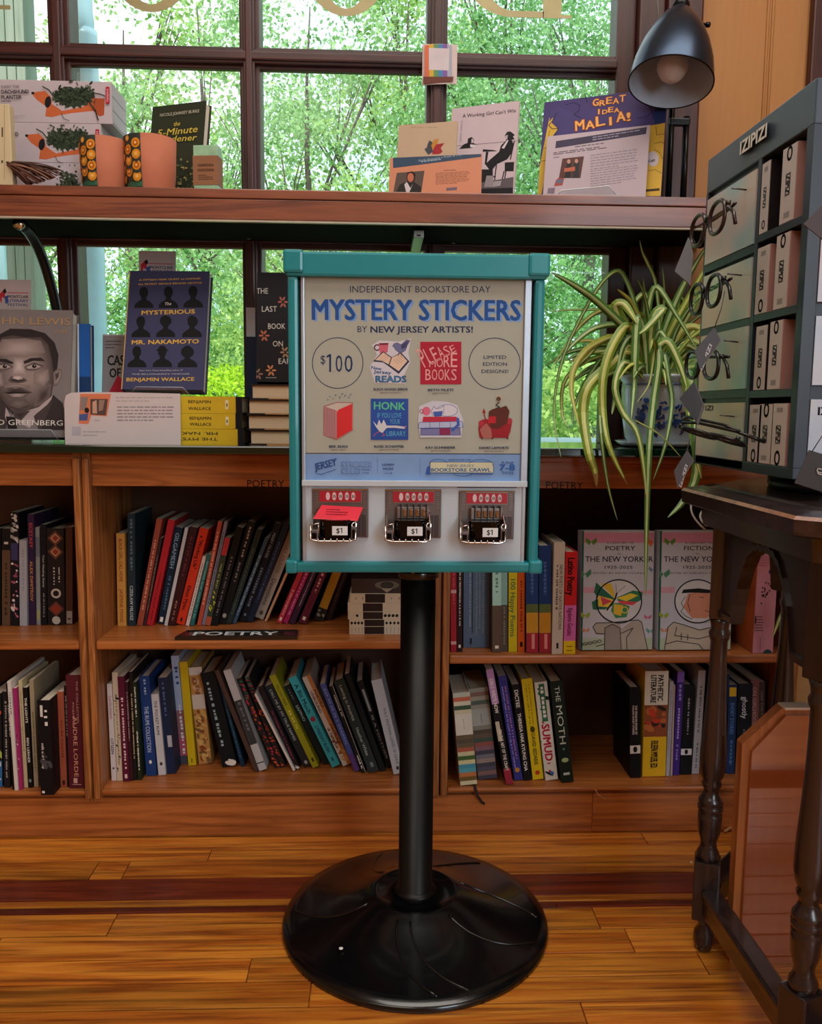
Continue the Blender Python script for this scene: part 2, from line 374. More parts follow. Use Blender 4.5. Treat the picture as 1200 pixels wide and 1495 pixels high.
# gilt lettering on the glass, seen from behind (mirrored)
gold = M('#a3966a', .45, metal=.2, var=.1)
def glass_letter(cx, rx_o, rx_i, cz, rz_o, rz_i, name='window_letter', lab=''):
    mb = MB(); n = 40; vs = []; fs = []
    for i in range(n):
        a = 2*math.pi*i/n; vs += [(cx+rx_o*math.cos(a), 1.9045, cz+rz_o*math.sin(a)), (cx+rx_i*math.cos(a), 1.9045, cz+rz_i*math.sin(a))]
    for i in range(n): k = (i+1) % n; fs.append((2*i, 2*k, 2*k+1, 2*i+1))
    mb.add(vs, fs, gold); vs2 = [Vector(v)-Vector((0, .0008, 0)) for v in vs]; mb.add(vs2, fs, gold)
    return mb
c1 = PY(221, 18, 1.905); c2 = PY(505, 24, 1.905)
for c, lab in ((c1, 'gold letter O on the window left of the next gold O'), (c2, 'gold letter O on the window pane right of the first')):
    glass_letter(c.x, .098, .058, c.z+.125, .125, .110).build('window_letter', label=lab, cat='letter', group='gold letters on the window', loc=(c.x, 1.905, c.z))
p = PY(770, 26, 1.905); mb = MB(); X0 = PY(834, 26, 1.905).x; X1 = PY(700, 26, 1.905).x
mb.box((X0, 1.9035, p.z), (X0-.0615, 1.9045, p.z+.007), gold)
mb.box((X0-.022, 1.9035, p.z+.0071), (X0-.062, 1.9045, p.z+.25), gold)
n = 24; vs = []; fs = []
for i in range(n+1):
    a = math.radians(90+180*i/n); vs += [(X0-.125+.095*math.cos(a), 1.904, p.z+.065+.065*math.sin(a)), (X0-.125+.055*math.cos(a), 1.904, p.z+.065+.052*math.sin(a))]
for i in range(n): fs.append((2*i, 2*i+2, 2*i+3, 2*i+1))
mb.add(vs, fs, gold).box((X0-.06, 1.9035, p.z), (X0-.126, 1.9045, p.z+.013), gold).box((X0-.06, 1.9035, p.z+.117), (X0-.126, 1.9045, p.z+.13), gold)
mb.build('window_letter', label='gold letter B seen in reverse near the right jamb', cat='letter', group='gold letters on the window', loc=(X0-.08, 1.904, p.z))
p = PY(10, 14, 1.905); MB().box((p.x-.06, 1.9035, p.z), (p.x+.008, 1.9045, p.z+.008), gold, bev=.0004).box((p.x-.045, 1.9035, p.z+.008), (p.x-.02, 1.9045, p.z+.2), gold).build('window_letter', label='foot of a gold letter at the leftmost pane', cat='letter', group='gold letters on the window', loc=(p.x, 1.904, p.z))
# ------------------------------------------------------------------ bookcases
def bookcase(x0, x1, zs, label, sl=.0155, sr=.0155):
    t = thing('bookcase', ((x0+x1)/2, YF, 0), label, 'bookcase', 'low wooden bookcases under the window')
    for a, b, s in ((x0, x0+sl, 1), (x1-sr, x1, -1)):
        m = MB().box((a, YF+.004, .075), (b, 1.955, .7850), oaky if False else oakz).box((a+.001, YF-.004, .082), (b-.001, YF+.004, .775), oakz, bev=.003)
        m.build('side_panel', t)
    MB().box((x0+sl, 1.94, .0), (x1-sr, 1.955, .7850), M('#4a2a18', .6)).build('back_panel', t)
    MB().box((x0+sl, YF+.012, .720), (x1-sr, YF+.026, .7838), oakx, bev=.001).box((x0+sl, YF+.006, .771), (x1-sr, YF+.02, .7838), oakx, bev=.003).build('top_rail', t)
    MB().box((x0+sl, YF+.012, zs-.0155), (x1-sr, 1.939, zs), oakx).box((x0+sl, YF-.001, zs-.017), (x1-sr, YF+.012, zs+.001), oakx, bev=.004).build('shelf', t)
    MB().box((x0+sl, YF+.012, .082), (x1-sr, 1.939, .098), oakx).box((x0+sl, YF-.001, .0905), (x1-sr, YF+.012, .0985), oakx, bev=.003).build('bottom_shelf', t)
    return t
bcl = bookcase(-1.25, -.5785, .4105, 'low oak bookcase leftmost under the window, packed with standing books')
bcm = bookcase(-.5765, .1262, .4105, 'low oak bookcase behind the black machine pole, holding the poetry books')
bcr = bookcase(.1285, .8645, .3795, 'low oak bookcase behind the dark octagonal table, with face-out books')
k = MB().box((-1.4, YF+.005, 0), (.448, YF+.02, .0815), oakx).build('baseboard_front', kind='structure')
MB().box((.449, YF+.0045, 0), (1.3, YF+.02, .0815), oakx).build('baseboard_front', kind='structure')
for x, y, p in ((361, 711, bcm), (797, 713.5, bcr)):
    a = Art((0, YF+.0118, 0), (1, 0, 0), (0, 0, 1), (0, -1, 0)); a.text((x, y), (x+54, y+.5), 11, 'POETRY', '#1c0d08', px=True); a.build(p, 'lettering')
green = M('#0b2018', .12, var=.15, coat=.6)
MB().box((-1.35, YF-.036, .7855), (.95, 1.958, ZC), green, bev=.003).build('worktop', label='long glossy dark green worktop along the top of the bookcases', cat='worktop', loc=(-.2, YF, .7855))
# upper shelf on its brackets
us = thing('display_shelf', (0, YF, 1.2225), 'long reddish brown shelf fixed across the window above the worktop', 'shelf')
shw = wood('#8a4a2c', '#4c2014', '#6a3420', rough=.35, coat=.3, key='shw')
MB().box((-1.45, YF, 1.2655), (.70, 1.865, ZU), shw, bev=.002).build('shelf_board', us)
MB().box((-1.45, YF+.002, 1.2275), (.70, YF+.02, 1.2645), shw, bev=.001).build('front_edge', us)
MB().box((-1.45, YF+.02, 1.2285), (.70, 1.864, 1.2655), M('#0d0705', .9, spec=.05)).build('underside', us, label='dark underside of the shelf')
MB().box((-1.45, YF+.003, 1.2235), (.70, YF+.012, 1.2272), M('#b3a795', .4)).build('edging', us, label='thin pale edging strip')
bl = M('#191514', .35, metal=.3)
bk = thing('shelf_bracket', (-.6711, 1.868, 1.2), 'black curved metal bracket under the left of the display shelf', 'bracket')
pts = [(-.688+.017*t, 1.69+.165*math.sin(t*math.pi/2), 1.219-.30*(1-math.cos(t*math.pi/2))) for t in [i/14 for i in range(15)]]+[(-.671, 1.858, .82)]
MB().tube(pts, .0105, bl, 10).build('arm', bk); MB().tube([(-.6885, 1.685, 1.219), (-.6883, 1.694, 1.219)], .0112, M('#c9ccc8', .15, metal=1), 12).build('end_cap', bk, label='chrome end cap')
MB().box((-.683, 1.862, .81), (-.659, 1.8695, .90), bl, bev=.001).build('wall_plate', bk)
a = PY(604, 335, 1.70); MB().box((a.x, 1.70, 1.208), (a.x+.02, 1.86, 1.2225), M('#8f938c', .35, metal=.8), bev=.001).box((a.x+.006, 1.699, 1.211), (a.x+.014, 1.7002, 1.214), bl).build('shelf_bracket', label='small silver flat bracket under the middle of the display shelf', cat='bracket', loc=(a.x, 1.78, 1.21))
for x, y in ((363, 348), (47, 342), (662, 354)):
    p = PY(x, y, YF+.11); p = PZ(x, y, 1.2284); MB().lathe([(.003, 1.2262), (.004, 1.2286)], M('#5d5550', .4, metal=.7), Matrix.Translation((p.x, p.y, 0)), 10).build('screw', us)
# ------------------------------------------------------------------ sticker machine
teal = M('#0c8088', .36, var=.04, coat=.3, bump=.03); blk = M('#07080a', .2, var=.3, coat=.25, bump=.06, scale=60)
chrome = M('#cfc6c2', .12, metal=1, var=.05); steel = M('#8d8380', .35, metal=.8, var=.1); white = M('#bcc8d2', .3, var=.03, coat=.3); alu = M('#b4bcc6', .3, metal=.5)
MX, MY, MF = .0575, 1.354, 1.29
mc = thing('vending_machine', (.065, MY, 0), 'teal framed mystery sticker vending machine on a black pole and round base', 'vending machine')
T = Matrix.Translation((.065, MY, 0))
b = MB().lathe([(.20, .0005), (.226, .0005), (.2262, .006), (.223, .0105), (.205, .0135), (.175, .0185), (.145, .026), (.118, .036), (.095, .047), (.080, .054), (.072, .0575), (.068, .0585), (.066, .0555), (.036, .0535)], blk, T, 96, caps=False)
base = b.build('base', mc)
mb = MB()                                                      # raised curved ribs cast in the base
for a0 in (200, 248, 262, 308, 20, 75, 130):
    q = []
    for i in range(15):
        r = .084+(.208-.084)*i/14; z = np.interp(r, [.066, .072, .08, .095, .118, .145, .175, .205, .223], [.0555, .0575, .054, .047, .036, .026, .0185, .0135, .0105])
        a = math.radians(a0)+(-.42 if a0 < 220 else .5)*(i/14)**1.3*(1 if a0 != 308 else 1.0); q.append((.065+r*math.cos(a), MY+r*math.sin(a), z+.0002))
    mb.tube(q, .0019, blk, 6)
mb.build('rib', base)
MB().lathe([(0.001, 0), (.0035, .0008), (.0032, .0018), (.001, .0022)], M('#e8e8e4', .5), Matrix.Translation((-.057, 1.245, .0245)), 10).build('paint_spot', base, label='white spot of paint')
MB().lathe([(.036, .052), (.036, .060), (.033, .064), (.0288, .066), (.0288, .6205)], M('#050506', .38, var=.3, spec=.3), T, 40).build('pole', mc)
MB().lathe([(.0288, .60), (.034, .603), (.034, .6195)], blk, T, 32).build('collar', mc)
x0, x1, z0, z1 = -.1435, .2555, .6205, 1.107
hs = MB().box((x0+.014, MF+.022, z0+.004), (x1-.014, MF+.125, z1-.006), blk, bev=.004); hs.build('cabinet', mc, label='black cabinet body')
MB().box((x0+.004, MF, z1-.0385), (x1-.004, MF+.035, z1-.002), teal, bev=.004).build('top_rail', mc)
MB().box((x0+.004, MF, z0), (x1-.004, MF+.035, z0+.0165), teal, bev=.004).build('bottom_rail', mc)
MB().box((x0+.006, MF+.002, z0+.015), (x0+.0215, MF+.035, z1-.038), teal, bev=.005).build('side_rail', mc)
MB().box((x1-.0215, MF+.002, z0+.015), (x1-.006, MF+.035, z1-.038), teal, bev=.005).build('side_rail', mc)
for cx, w in ((x0, .030), (x1-.033, .033)):
    MB().box((cx, MF-.004, z1-.034), (cx+w, MF+.036, z1), teal, bev=.0045).build('corner_cap', mc)
for cx, w in ((x0, .018), (x1-.021, .021)):
    MB().box((cx, MF-.004, z0-.001), (cx+w, MF+.036, z0+.020), teal, bev=.004).build('corner_cap', mc)
# inner white frame
def pz(y): return PY(600, y, MF).z
def px(x, y=560): return PY(x, y, MF).x
fx0, fx1 = -.1185, .2305; zl0, zl1 = pz(711), pz(702.5)
MB().box((fx0, MF+.010, zl0), (px(444), MF+.022, z1-.036), alu, bev=.001).build('poster_frame', mc)
MB().box((px(765), MF+.010, zl0), (fx1, MF+.022, z1-.036), alu, bev=.001).box((px(765), MF+.013, zl0), (px(768), MF+.016, z1-.036), M('#8a6a50', .5)).build('poster_frame', mc)
MB().box((fx0, MF+.006, zl0), (fx1, MF+.022, zl1), white, bev=.001).build('ledge', mc)
MB().box((fx0, MF+.012, z0+.016), (fx1-.002, MF+.022, zl0), white, bev=.0008).build('coin_panel', mc, label='glossy white lower panel')
for k in (0, 1): MB().box(((fx0, fx1-.008)[k]+.001, MF+.010, z0+.016), ((fx0+.006, fx1-.002)[k], MF+.0119, zl0), alu, bev=.0005).build('panel_strip', mc)
ps = MB().box((px(443), MF+.0145, zl1-.001), (px(766), MF+.0219, z1-.036), M('#aeb0a2', .6, var=.02)).build('poster', mc)
a = Art((0, MF+.0145, 0), (1, 0, 0), (0, 0, 1), (0, -1, 0), lift=.0001)
nv, bl1, bl2, cream, red = '#16355c', '#1a55a0', '#7fa6da', '#ded4b2', '#b31f3c'
Tx = lambda x0, x1, y, h, s, c, bold=0, **k: a.text((x0, y), (x1, y), h, s, c, bold, px=True, **k)
def cv(p): return (400+p[0]/2.857, 350+p[1]/2.857)                      # crop coordinates read off the poster
a.rect(444, 663, 764.5, 703, '#7fa4d6', px=True); a.line([(444, 661.8), (764.5, 663)], 1.3, nv, True)
Tx(511, 716, 427, 10, 'INDEPENDENT BOOKSTORE DAY', nv)
a.text((459, 468.5), (762, 469.5), 30, 'MYSTERY STICKERS', bl2, .034, px=True); a.text((456, 466.5), (759, 467.5), 31, 'MYSTERY STICKERS', bl1, .03, px=True)
Tx(522, 536, 485, 9.5, 'BY', nv); Tx(541, 690, 485.5, 9.5, 'NEW JERSEY ARTISTS!', nv, .035)
a.ring(493, 530, 37, 1.1, nv, True); a.ring(722, 531, 37.5, 1.1, nv, True)
Tx(468, 475, 531, 13, '$', nv); a.rect(480.6, 517, 483.4, 543, nv, True); a.poly([(480.8, 517), (480.8, 520.5), (477, 522.5), (477, 519.5)], nv, True); Tx(486, 488.5, 543, 3, '.', nv, .03); Tx(490, 500, 543, 26, '0', nv, .01); Tx(503, 515, 543, 26, '0', nv, .01)
for y, s, l, r in ((524, 'LIMITED', 706, 739), (534, 'EDITION', 705, 740), (544.5, 'DESIGNS!', 703, 742)): Tx(l, r, y, 5.2, s, nv, .014)
# sticker: mug, bird and open book
P = lambda pts, c: a.poly([cv(p) for p in pts], c, True)
L = lambda pts, wd, c: a.line([cv(p) for p in pts], wd, c, True)
P([(408, 440), (440, 420), (520, 425), (572, 412), (560, 470), (568, 510), (540, 570), (550, 600), (420, 598), (400, 530), (430, 480)], '#d5d2dc')
a.ring(*cv((430, 450)), 4, 1.8, '#7a3a48', True, 16); P([(436, 432), (478, 430), (474, 470), (442, 476)], '#d4657a'); P([(438, 432), (478, 431), (474, 438), (441, 439)], '#6b2633')
P([(412, 508), (455, 465), (492, 490), (530, 470), (565, 508), (520, 560), (478, 528), (455, 512)], '#27364f')
P([(422, 502), (456, 470), (488, 492), (478, 520), (450, 505)], '#e8c9b0'); P([(492, 492), (528, 475), (556, 506), (520, 548), (482, 522)], '#e8c9b0')
for i in range(4): L([(437+i*7, 498-i*7), (462+i*7, 505-i*5)], .35, '#8a6c60'); L([(498+i*9, 500-i*5), (520+i*9, 518-i*6)], .35, '#8a6c60')
P([(494, 445), (500, 434), (514, 430), (530, 438), (552, 418), (568, 420), (556, 440), (548, 462), (528, 474), (508, 460), (500, 448)], '#6f74a0'); P([(530, 440), (560, 420), (552, 448), (532, 458)], '#41466e')
L([(494, 445), (500, 434), (514, 430), (530, 438), (552, 418), (568, 420), (556, 440), (548, 462), (528, 474), (508, 460), (500, 448)], .6, '#252a48'); L([(520, 470), (518, 484)], .7, '#3a2a3a'); L([(530, 472), (532, 486)], .7, '#3a2a3a')
a.text(cv((405, 538)), cv((448, 545)), 4.5, 'New', '#1f5d96', .04, px=True); a.text(cv((416, 556)), cv((488, 562)), 5, 'Jersey', '#1f5d96', .04, px=True)
a.text(cv((425, 594)), cv((550, 594)), 9.5, 'READS', '#0c2c55', .07, px=True); a.text(cv((427, 593)), cv((548, 593)), 8.5, 'READS', '#3f83b4', .03, px=True)
# please more books
a.rect(613.5, 499, 673.5, 561, red, px=True)
pk = '#e9a9a8'
for s, l, r, y0, y1, h0 in (('PLEASE', 620, 667, 535, 517, 27),):
    for i, ch in enumerate(s):
        xa = l+i*8; a.text((xa, 537-i*4.2), (xa+6.4, 537-(i+.8)*4.2), 31-i*3.9, ch, pk, 0, px=True)
for i, ch in enumerate('MORE'): a.text((626.5+i*10.5, 536), (636+i*10.5, 536), 10+i*4.2, ch, pk, .005, px=True)
for i, ch in enumerate('BOOKS'): a.text((621+i*9.4, 555), (629+i*9.4, 555), 17, ch, pk, .0, px=True)
L([(632, 530), (765, 455)], .7, red)
# book with letters flying
P([(212, 700), (262, 680), (326, 680), (330, 790), (262, 832), (210, 815)], '#cdbfb4'); P([(210, 695), (262, 712), (262, 832), (210, 812)], '#b3878a')
P([(262, 712), (326, 684), (326, 792), (262, 830)], '#dd2f35'); P([(262, 720), (275, 698), (262, 705)], '#cdbfb4')
for i in range(6): L([(218+i*7, 700+i*2), (218+i*7, 812+i*3)], .5, '#a8404c')
L([(208, 695), (262, 678), (328, 680)], .8, '#b8404a'); L([(208, 695), (208, 814), (262, 832), (328, 792), (328, 682)], .7, '#c23a44')
for i, (xx, yy) in enumerate([(222, 672), (232, 660), (245, 668), (256, 652), (270, 662), (283, 648), (296, 655), (310, 662), (318, 650)]): a.text(cv((xx, yy)), cv((xx+7, yy-3)), 2.6, 'AVYKJNFXE'[i], '#5a5a86', .02, px=True)
# honk
a.rect(541.3, 582, 596, 642, '#2451a8', px=True)
a.text((546, 597.5), (591, 598.5), 11.5, 'HONK', '#5cc492', .03, px=True)
for s, l, r, y in (('IF YOU LOVE', 551, 586, 610), ('YOUR', 569, 584, 619), ('LIBRARY', 564, 592.5, 636.5)): Tx(l, r, y, 7.6, s, '#5fb4d4', .0)
P([(412, 755), (425, 780), (440, 800), (452, 806), (470, 785), (500, 784), (545, 789), (545, 780), (510, 775), (470, 775), (457, 750), (448, 770), (438, 750), (430, 775)], '#d6d8dc'); P([(540, 780), (552, 776), (546, 788)], '#d88a8a')
L([(440, 800), (425, 808), (415, 818)], 1, '#c65a70'); L([(452, 804), (462, 815), (450, 818)], 1, '#c65a70')
# cat on books
P([(600, 760), (605, 695), (660, 672), (720, 675), (765, 690), (790, 755), (780, 825), (610, 825)], '#cfd0dc')
P([(622, 738), (762, 738), (762, 758), (618, 760)], '#c12c48'); P([(605, 762), (785, 757), (788, 783), (602, 786)], '#b9c4e2'); P([(612, 788), (775, 785), (778, 815), (612, 815)], '#7c7fb2')
L([(605, 762), (785, 757), (788, 783), (602, 786), (605, 762)], .7, '#2c4a9c'); L([(612, 788), (775, 785), (778, 815), (612, 815), (612, 788)], .7, '#2c3a80'); P([(690, 787), (735, 786), (735, 814), (690, 814)], '#8e2c56')
for x in (650, 690, 735): L([(x, 762), (x, 784)], .6, '#2c4a9c')
a.disc(*cv((722, 712)), 15, 8.5, '#d9d6e2', True); a.ring(*cv((722, 712)), 15, .6, '#3a4aa0', True, 24, 8.5)
P([(655, 715), (668, 695), (676, 705), (694, 702), (708, 692), (708, 722), (690, 735), (664, 733)], '#d9d6e2'); P([(662, 718), (704, 714), (698, 736), (670, 738)], '#3f62b4'); L([(655, 715), (668, 695), (676, 705), (694, 702), (708, 692), (708, 722), (690, 735), (664, 733), (655, 715)], .6, '#3a4aa0')
a.disc(*cv((635, 715)), 6, 6.5, '#df6f8e', True); a.ring(*cv((615, 716)), 2.6, 1, '#b44a6a', True, 12); P([(760, 740), (772, 745), (775, 775), (745, 800), (735, 795), (762, 770)], '#3f62b4')
# devil cat in armchair
P([(856, 762), (868, 750), (960, 748), (985, 745), (992, 765), (985, 800), (975, 826), (858, 826), (852, 790)], '#9c1f2c'); a.disc(*cv((864, 766)), 4, 4.5, '#b23440', True); a.disc(*cv((982, 756)), 4, 4.5, '#b23440', True)
P([(893, 760), (896, 715), (915, 705), (945, 700), (968, 692), (982, 715), (972, 765), (935, 790), (905, 785)], '#5e2a24'); P([(895, 738), (925, 736), (925, 765), (893, 765)], '#c22030'); L([(893, 755), (880, 745), (875, 715)], 1.3, '#a01a26'); P([(868, 722), (875, 703), (883, 722)], '#a01a26')
a.disc(*cv((938, 662)), 4.6, 4.8, '#c8b49a', True); a.disc(*cv((936, 664)), 3.4, 3.4, '#5a4438', True); L([(938, 678), (925, 690), (940, 698), (922, 706)], 1.4, '#2c241e'); P([(858, 790), (885, 765), (905, 790), (910, 830), (870, 828)], '#b06a62')
for x in (862, 905, 968): P([(x, 824), (x+10, 824), (x+6, 834)], '#5a1a1a')
for n_, hd, x, y in (('SUCH GOOD BIRDS', '@SUCHGOODBIRDS', 570, 568), ('BETH FILETI', '@BETHFILETI', 643, 569), ('BEK SEAN', '@BEK_SEAN', 494, 651.5), ('ROSE SCHAFFER', '@ROSESCHAFFER', 568, 651.5), ('KAY SCHNEIDER', '@KAYSCHNEIDER', 643, 653), ('DAVID LAMORTE', '@DAVIDLAMORTE', 721, 653.5)):
    hw = len(n_)*1.66; Tx(x-hw, x+hw, y+2, 3.6, n_, nv, .04); hw = len(hd)*1.1; Tx(x-hw, x+hw, y+6.3, 2.2, hd, '#5c6470')
# blue footer
a.text(cv((172, 962)), cv((262, 940)), 10.5, 'JERSEY', '#27518f', .03, px=True, ital=.15); L([(172, 936), (262, 914)], .9, '#27518f'); L([(178, 975), (200, 978), (258, 957)], .9, '#27518f')
for s, q, r in (('STICKER', (281, 946), (408, 948)), ('CLUB', (281, 975), (358, 976))):
    a.text(cv(q), cv(r), 7.6, s, '#4a6ea8', .04, px=True)
    a.text((cv(q)[0]+.6, cv(q)[1]-.4), (cv(r)[0]-.6, cv(r)[1]-.4), 6.6, s, '#88aee2', -.005, px=True)
for s, q, r, h in (('BOOKS', (368, 962), (402, 962), 2), ('TOUR', (368, 975), (396, 975), 2), ('LEARN', (452, 942), (500, 942), 3.4), ('MORE', (455, 960), (498, 960), 3.4)): a.text(cv(q), cv(r), h, s, '#27518f', .03, px=True)
L([(460, 974), (490, 974)], .6, '#27518f'); P([(488, 970), (494, 974), (488, 978)], '#27518f'); L([(432, 905), (432, 975)], .4, '#5c84bc'); L([(610, 905), (610, 975)], .4, '#5c84bc')
P([(652, 927), (915, 928), (914, 972), (650, 971)], '#d8d8b8'); L([(652, 927), (915, 928), (914, 972), (650, 971), (652, 927)], .7, '#27518f')
a.line([(400+(685+38*math.cos(t))/2.857, 350+(937-22*math.sin(t))/2.857) for t in np.linspace(.3, 2.9, 12)], .7, '#27518f', True); a.line([(400+(862+50*math.cos(t))/2.857, 350+(940-24*math.sin(t))/2.857) for t in np.linspace(-.1, 2.8, 12)], .7, '#27518f', True); a.line([(400+(788+40*math.cos(t))/2.857, 350+(972+14*math.sin(t))/2.857) for t in np.linspace(.1, 3.0, 10)], .7, '#27518f', True)
a.text(cv((722, 948)), cv((834, 948)), 4, 'NEW JERSEY', '#2c5a8c', px=True); a.text(cv((654, 967)), cv((903, 967)), 5.3, 'BOOKSTORE CRAWL', '#2a6a9c', .05, px=True); a.text(cv((728, 921)), cv((820, 921)), 2.4, 'JOIN US FOR THE', '#27518f', .03, px=True)
P([(640, 945), (650, 945), (650, 978), (632, 978)], '#2c5ab0'); L([(815, 976), (912, 978)], .8, '#2c5ab0')
a.text(cv((946, 935)), cv((1000, 937)), 4.2, 'JUNE', '#2c5a9c', px=True); a.text(cv((940, 962)), cv((1003, 962)), 9, '7-8', '#2a62b0', .04, px=True); a.text(cv((950, 977)), cv((998, 979)), 4, '2025', '#2c5a9c', px=True)
a.build(ps, 'poster_print')
MB().box((px(444)+.0002, MF+.0112, zl1), (px(765)-.0002, MF+.0122, z1-.0365), clear((1, 1, 1), .035, .03)).build('poster_glass', mc)
# coin mechanisms
gunm = M('#6e6462', .38, metal=.6, var=.15); redl = M('#a3182a', .35)
def coin_mech(cx, top, card):
    s = 81/1230*1.3/84; u = lambda v: v*.00106                      # one source pixel
    y = MF+.012; c = PY(cx, top, y); x0, z0 = c.x, c.z
    m = thing('coin_mechanism', (x0, y, z0-.08), None, None); m.parent = mc; m.matrix_parent_inverse = WM[mc].inverted()
    for k in ('label', 'category'):
        if k in m: del m[k]
    b = MB().box((x0-u(44), y-.0012, z0+u(4)), (x0+u(44), y, z0+u(7)), M('#050505', .6)); b.build('slot', m)
    b = MB().box((x0-u(41), y-.0035, z0-u(72)), (x0+u(41), y, z0), gunm, bev=.0015).box((x0-u(31), y-.0042, z0-u(21)), (x0+u(31), y-.0034, z0-u(1.5)), steel, bev=.0003)
    for k in range(8):
        for sx in (-37, 33): b.box((x0+u(sx), y-.0046, z0-u(6+k*3.2)), (x0+u(sx+5), y-.0034, z0-u(4.6+k*3.2)), steel)
    for sx in (24, 31.5): b.box((x0+u(sx), y-.0045, z0-u(70)), (x0+u(sx+6), y-.0034, z0-u(38)), M('#4a4244', .4, metal=.5), bev=.0003)
    b.box((x0-u(40), y-.006, z0-u(2)), (x0+u(41), y-.0034, z0), chrome, bev=.0004); b.build('back_plate', m)
    l = MB().box((x0-u(30), y-.0052, z0-u(19)), (x0+u(30), y-.0043, z0-u(3.5)), redl)
    ar = Art((0, y-.0052, 0), (1, 0, 0), (0, 0, 1), (0, -1, 0), lift=.0001)
    for k, ch in enumerate(('', '25', '25', '25', '25')):
        ex = x0+u(-18+k*9.2); ar.disc(ex, z0-u(11), u(3), u(6), '#cfb6b8', n=16)
        if ch: ar.text((ex-u(2.2), z0-u(13)), (ex+u(2.2), z0-u(13)), u(4), ch, '#111111', .04)
    l.join(ar.mb).build('coin_label', m, label='red coin label with five ovals')
    # sliding tray: cheeks, coin slots, push front, rim
    t = MB()
    t.prism([(x0-u(40), y-.0045, z0-u(38)), (x0-u(40), y-.0045, z0-u(72)), (x0-u(40), y-.038, z0-u(72)), (x0-u(40), y-.038, z0-u(50))], (.0022, 0, 0), chrome)
    t.prism([(x0+u(22), y-.0045, z0-u(30)), (x0+u(22), y-.0045, z0-u(72)), (x0+u(22), y-.038, z0-u(72)), (x0+u(22), y-.038, z0-u(46))], (.0016, 0, 0), chrome)
    t.box((x0-u(38), y-.038, z0-u(72)), (x0+u(22), y-.0045, z0-u(69)), gunm, bev=.0005); t.build('tray', m)
    e = MB()
    for xa_, xb_, h_ in ((-41, -30, 52), (16.5, 24.5, 47)):
        e.box((x0+u(xa_), y-.040, z0-u(71.5)), (x0+u(xb_), y-.012, z0-u(h_+4)), gunm, bev=.0015).box((x0+u(xa_+2), y-.0425, z0-u(68)), (x0+u(xb_-2), y-.0395, z0-u(h_+8)), M('#2a2526', .2, metal=1), bev=.001)
    e.box((x0-u(30), y-.041, z0-u(72)), (x0+u(16), y-.030, z0-u(66.3)), M('#2a2526', .2, metal=1), bev=.001); e.build('tray_casting', m)
    g = MB()
    if not card:
        for k in range(5): g.box((x0-u(19)+k*u(9.2), y-.016, z0-u(41)), (x0-u(17.4)+k*u(9.2), y-.0046, z0-u(22)), M('#080808', .4))
        g.box((x0-u(24), y-.014, z0-u(42)), (x0+u(22), y-.0046, z0-u(25)), steel, bev=.001)
        for k in range(4): g.box((x0-u(15.5)+k*u(9.2), y-.017, z0-u(39)), (x0-u(10.5)+k*u(9.2), y-.0138, z0-u(28)), chrome, bev=.001)
        g.build('coin_slide', m)
    f = MB(); n = 10; vs = []
    prof = [(-28, .026), (-26, .034), (-20, .040), (-10, .043), (2, .043), (10, .041), (15, .035), (16, .026)]
    f.prism([(x0+u(a), y-d, z0-u(66)) for a, d in prof], (0, 0, u(24)), M('#3a3436', .1, metal=1))
    fo = f.build('push_front', m, label='dark mirror finished push plate')
    r = MB().tube([(x0-u(41), y-.036, z0-u(50)), (x0-u(41), y-.040, z0-u(70)), (x0-u(30), y-.043, z0-u(72)), (x0+u(16), y-.043, z0-u(72)), (x0+u(23), y-.040, z0-u(70)), (x0+u(24), y-.036, z0-u(46))], .0016, chrome, 8)
    r.tube([(x0-u(41), y-.034, z0-u(50)), (x0-u(30), y-.036, z0-u(47)), (x0-u(29), y-.036, z0-u(66))], .0013, chrome, 6)
    r.tube([(x0+u(18), y-.036, z0-u(66)), (x0+u(18), y-.038, z0-u(48)), (x0+u(24), y-.030, z0-u(44))], .0014, chrome, 6)
    for k in range(6): r.lathe([(.0008, 0), (.0018, .0006), (.0008, .0016)], chrome, Matrix.Translation((x0-u(30)+k*u(9), y-.044, z0-u(69))) @ Matrix.Rotation(math.pi/2, 4, 'X'), 8)
    r.build('rim', m)
    q = Art((0, y-.0436, 0), (1, 0, 0), (0, 0, 1), (0, -1, 0)); q.rect(x0-u(10), z0-u(63), x0+u(12), z0-u(50), '#d9dee2'); q.text((x0-u(4), z0-u(60)), (x0+u(.6), z0-u(60)), u(7.5), '$', '#15161a', .02); q.rect(x0+u(3), z0-u(60), x0+u(4.4), z0-u(52.5), '#15161a'); q.poly([(x0+u(3.1), z0-u(52.5)), (x0+u(3.1), z0-u(54)), (x0+u(1.4), z0-u(55)), (x0+u(1.4), z0-u(53.8))], '#15161a'); q.build(m, 'price_label', 'white price sticker')
    if card:
        k = MB().prism([(x0-u(37), y-.034, z0-u(40)), (x0-u(27), y-.0055, z0-u(24)), (x0+u(33), y-.0055, z0-u(27)), (x0+u(26), y-.034, z0-u(43))], (0, -.0006, -.0007), M('#d0122f', .5))
        aa = Art(Vector((x0-u(37), y-.034, z0-u(40))), (1, 0, -.02), (0, .0285, .0165)); aa.l = .0004
        aa.lines(.018, .008, .052, .026, 3, '#7c0c20', px=False, h=.25, seed=4); k.join(aa.mb).build('card', m, label='bright red card with handwriting laid in the coin slots')
coin_mech(497, 713, True); coin_mech(603.5, 714, False); coin_mech(710.5, 716, False)
for xx, zz in ((.0575-.02, z0),): MB().lathe([(.003, -.006), (.003, .0)], steel, Matrix.Translation((.055, 1.318, .6205)), 10).build('bolt', mc)
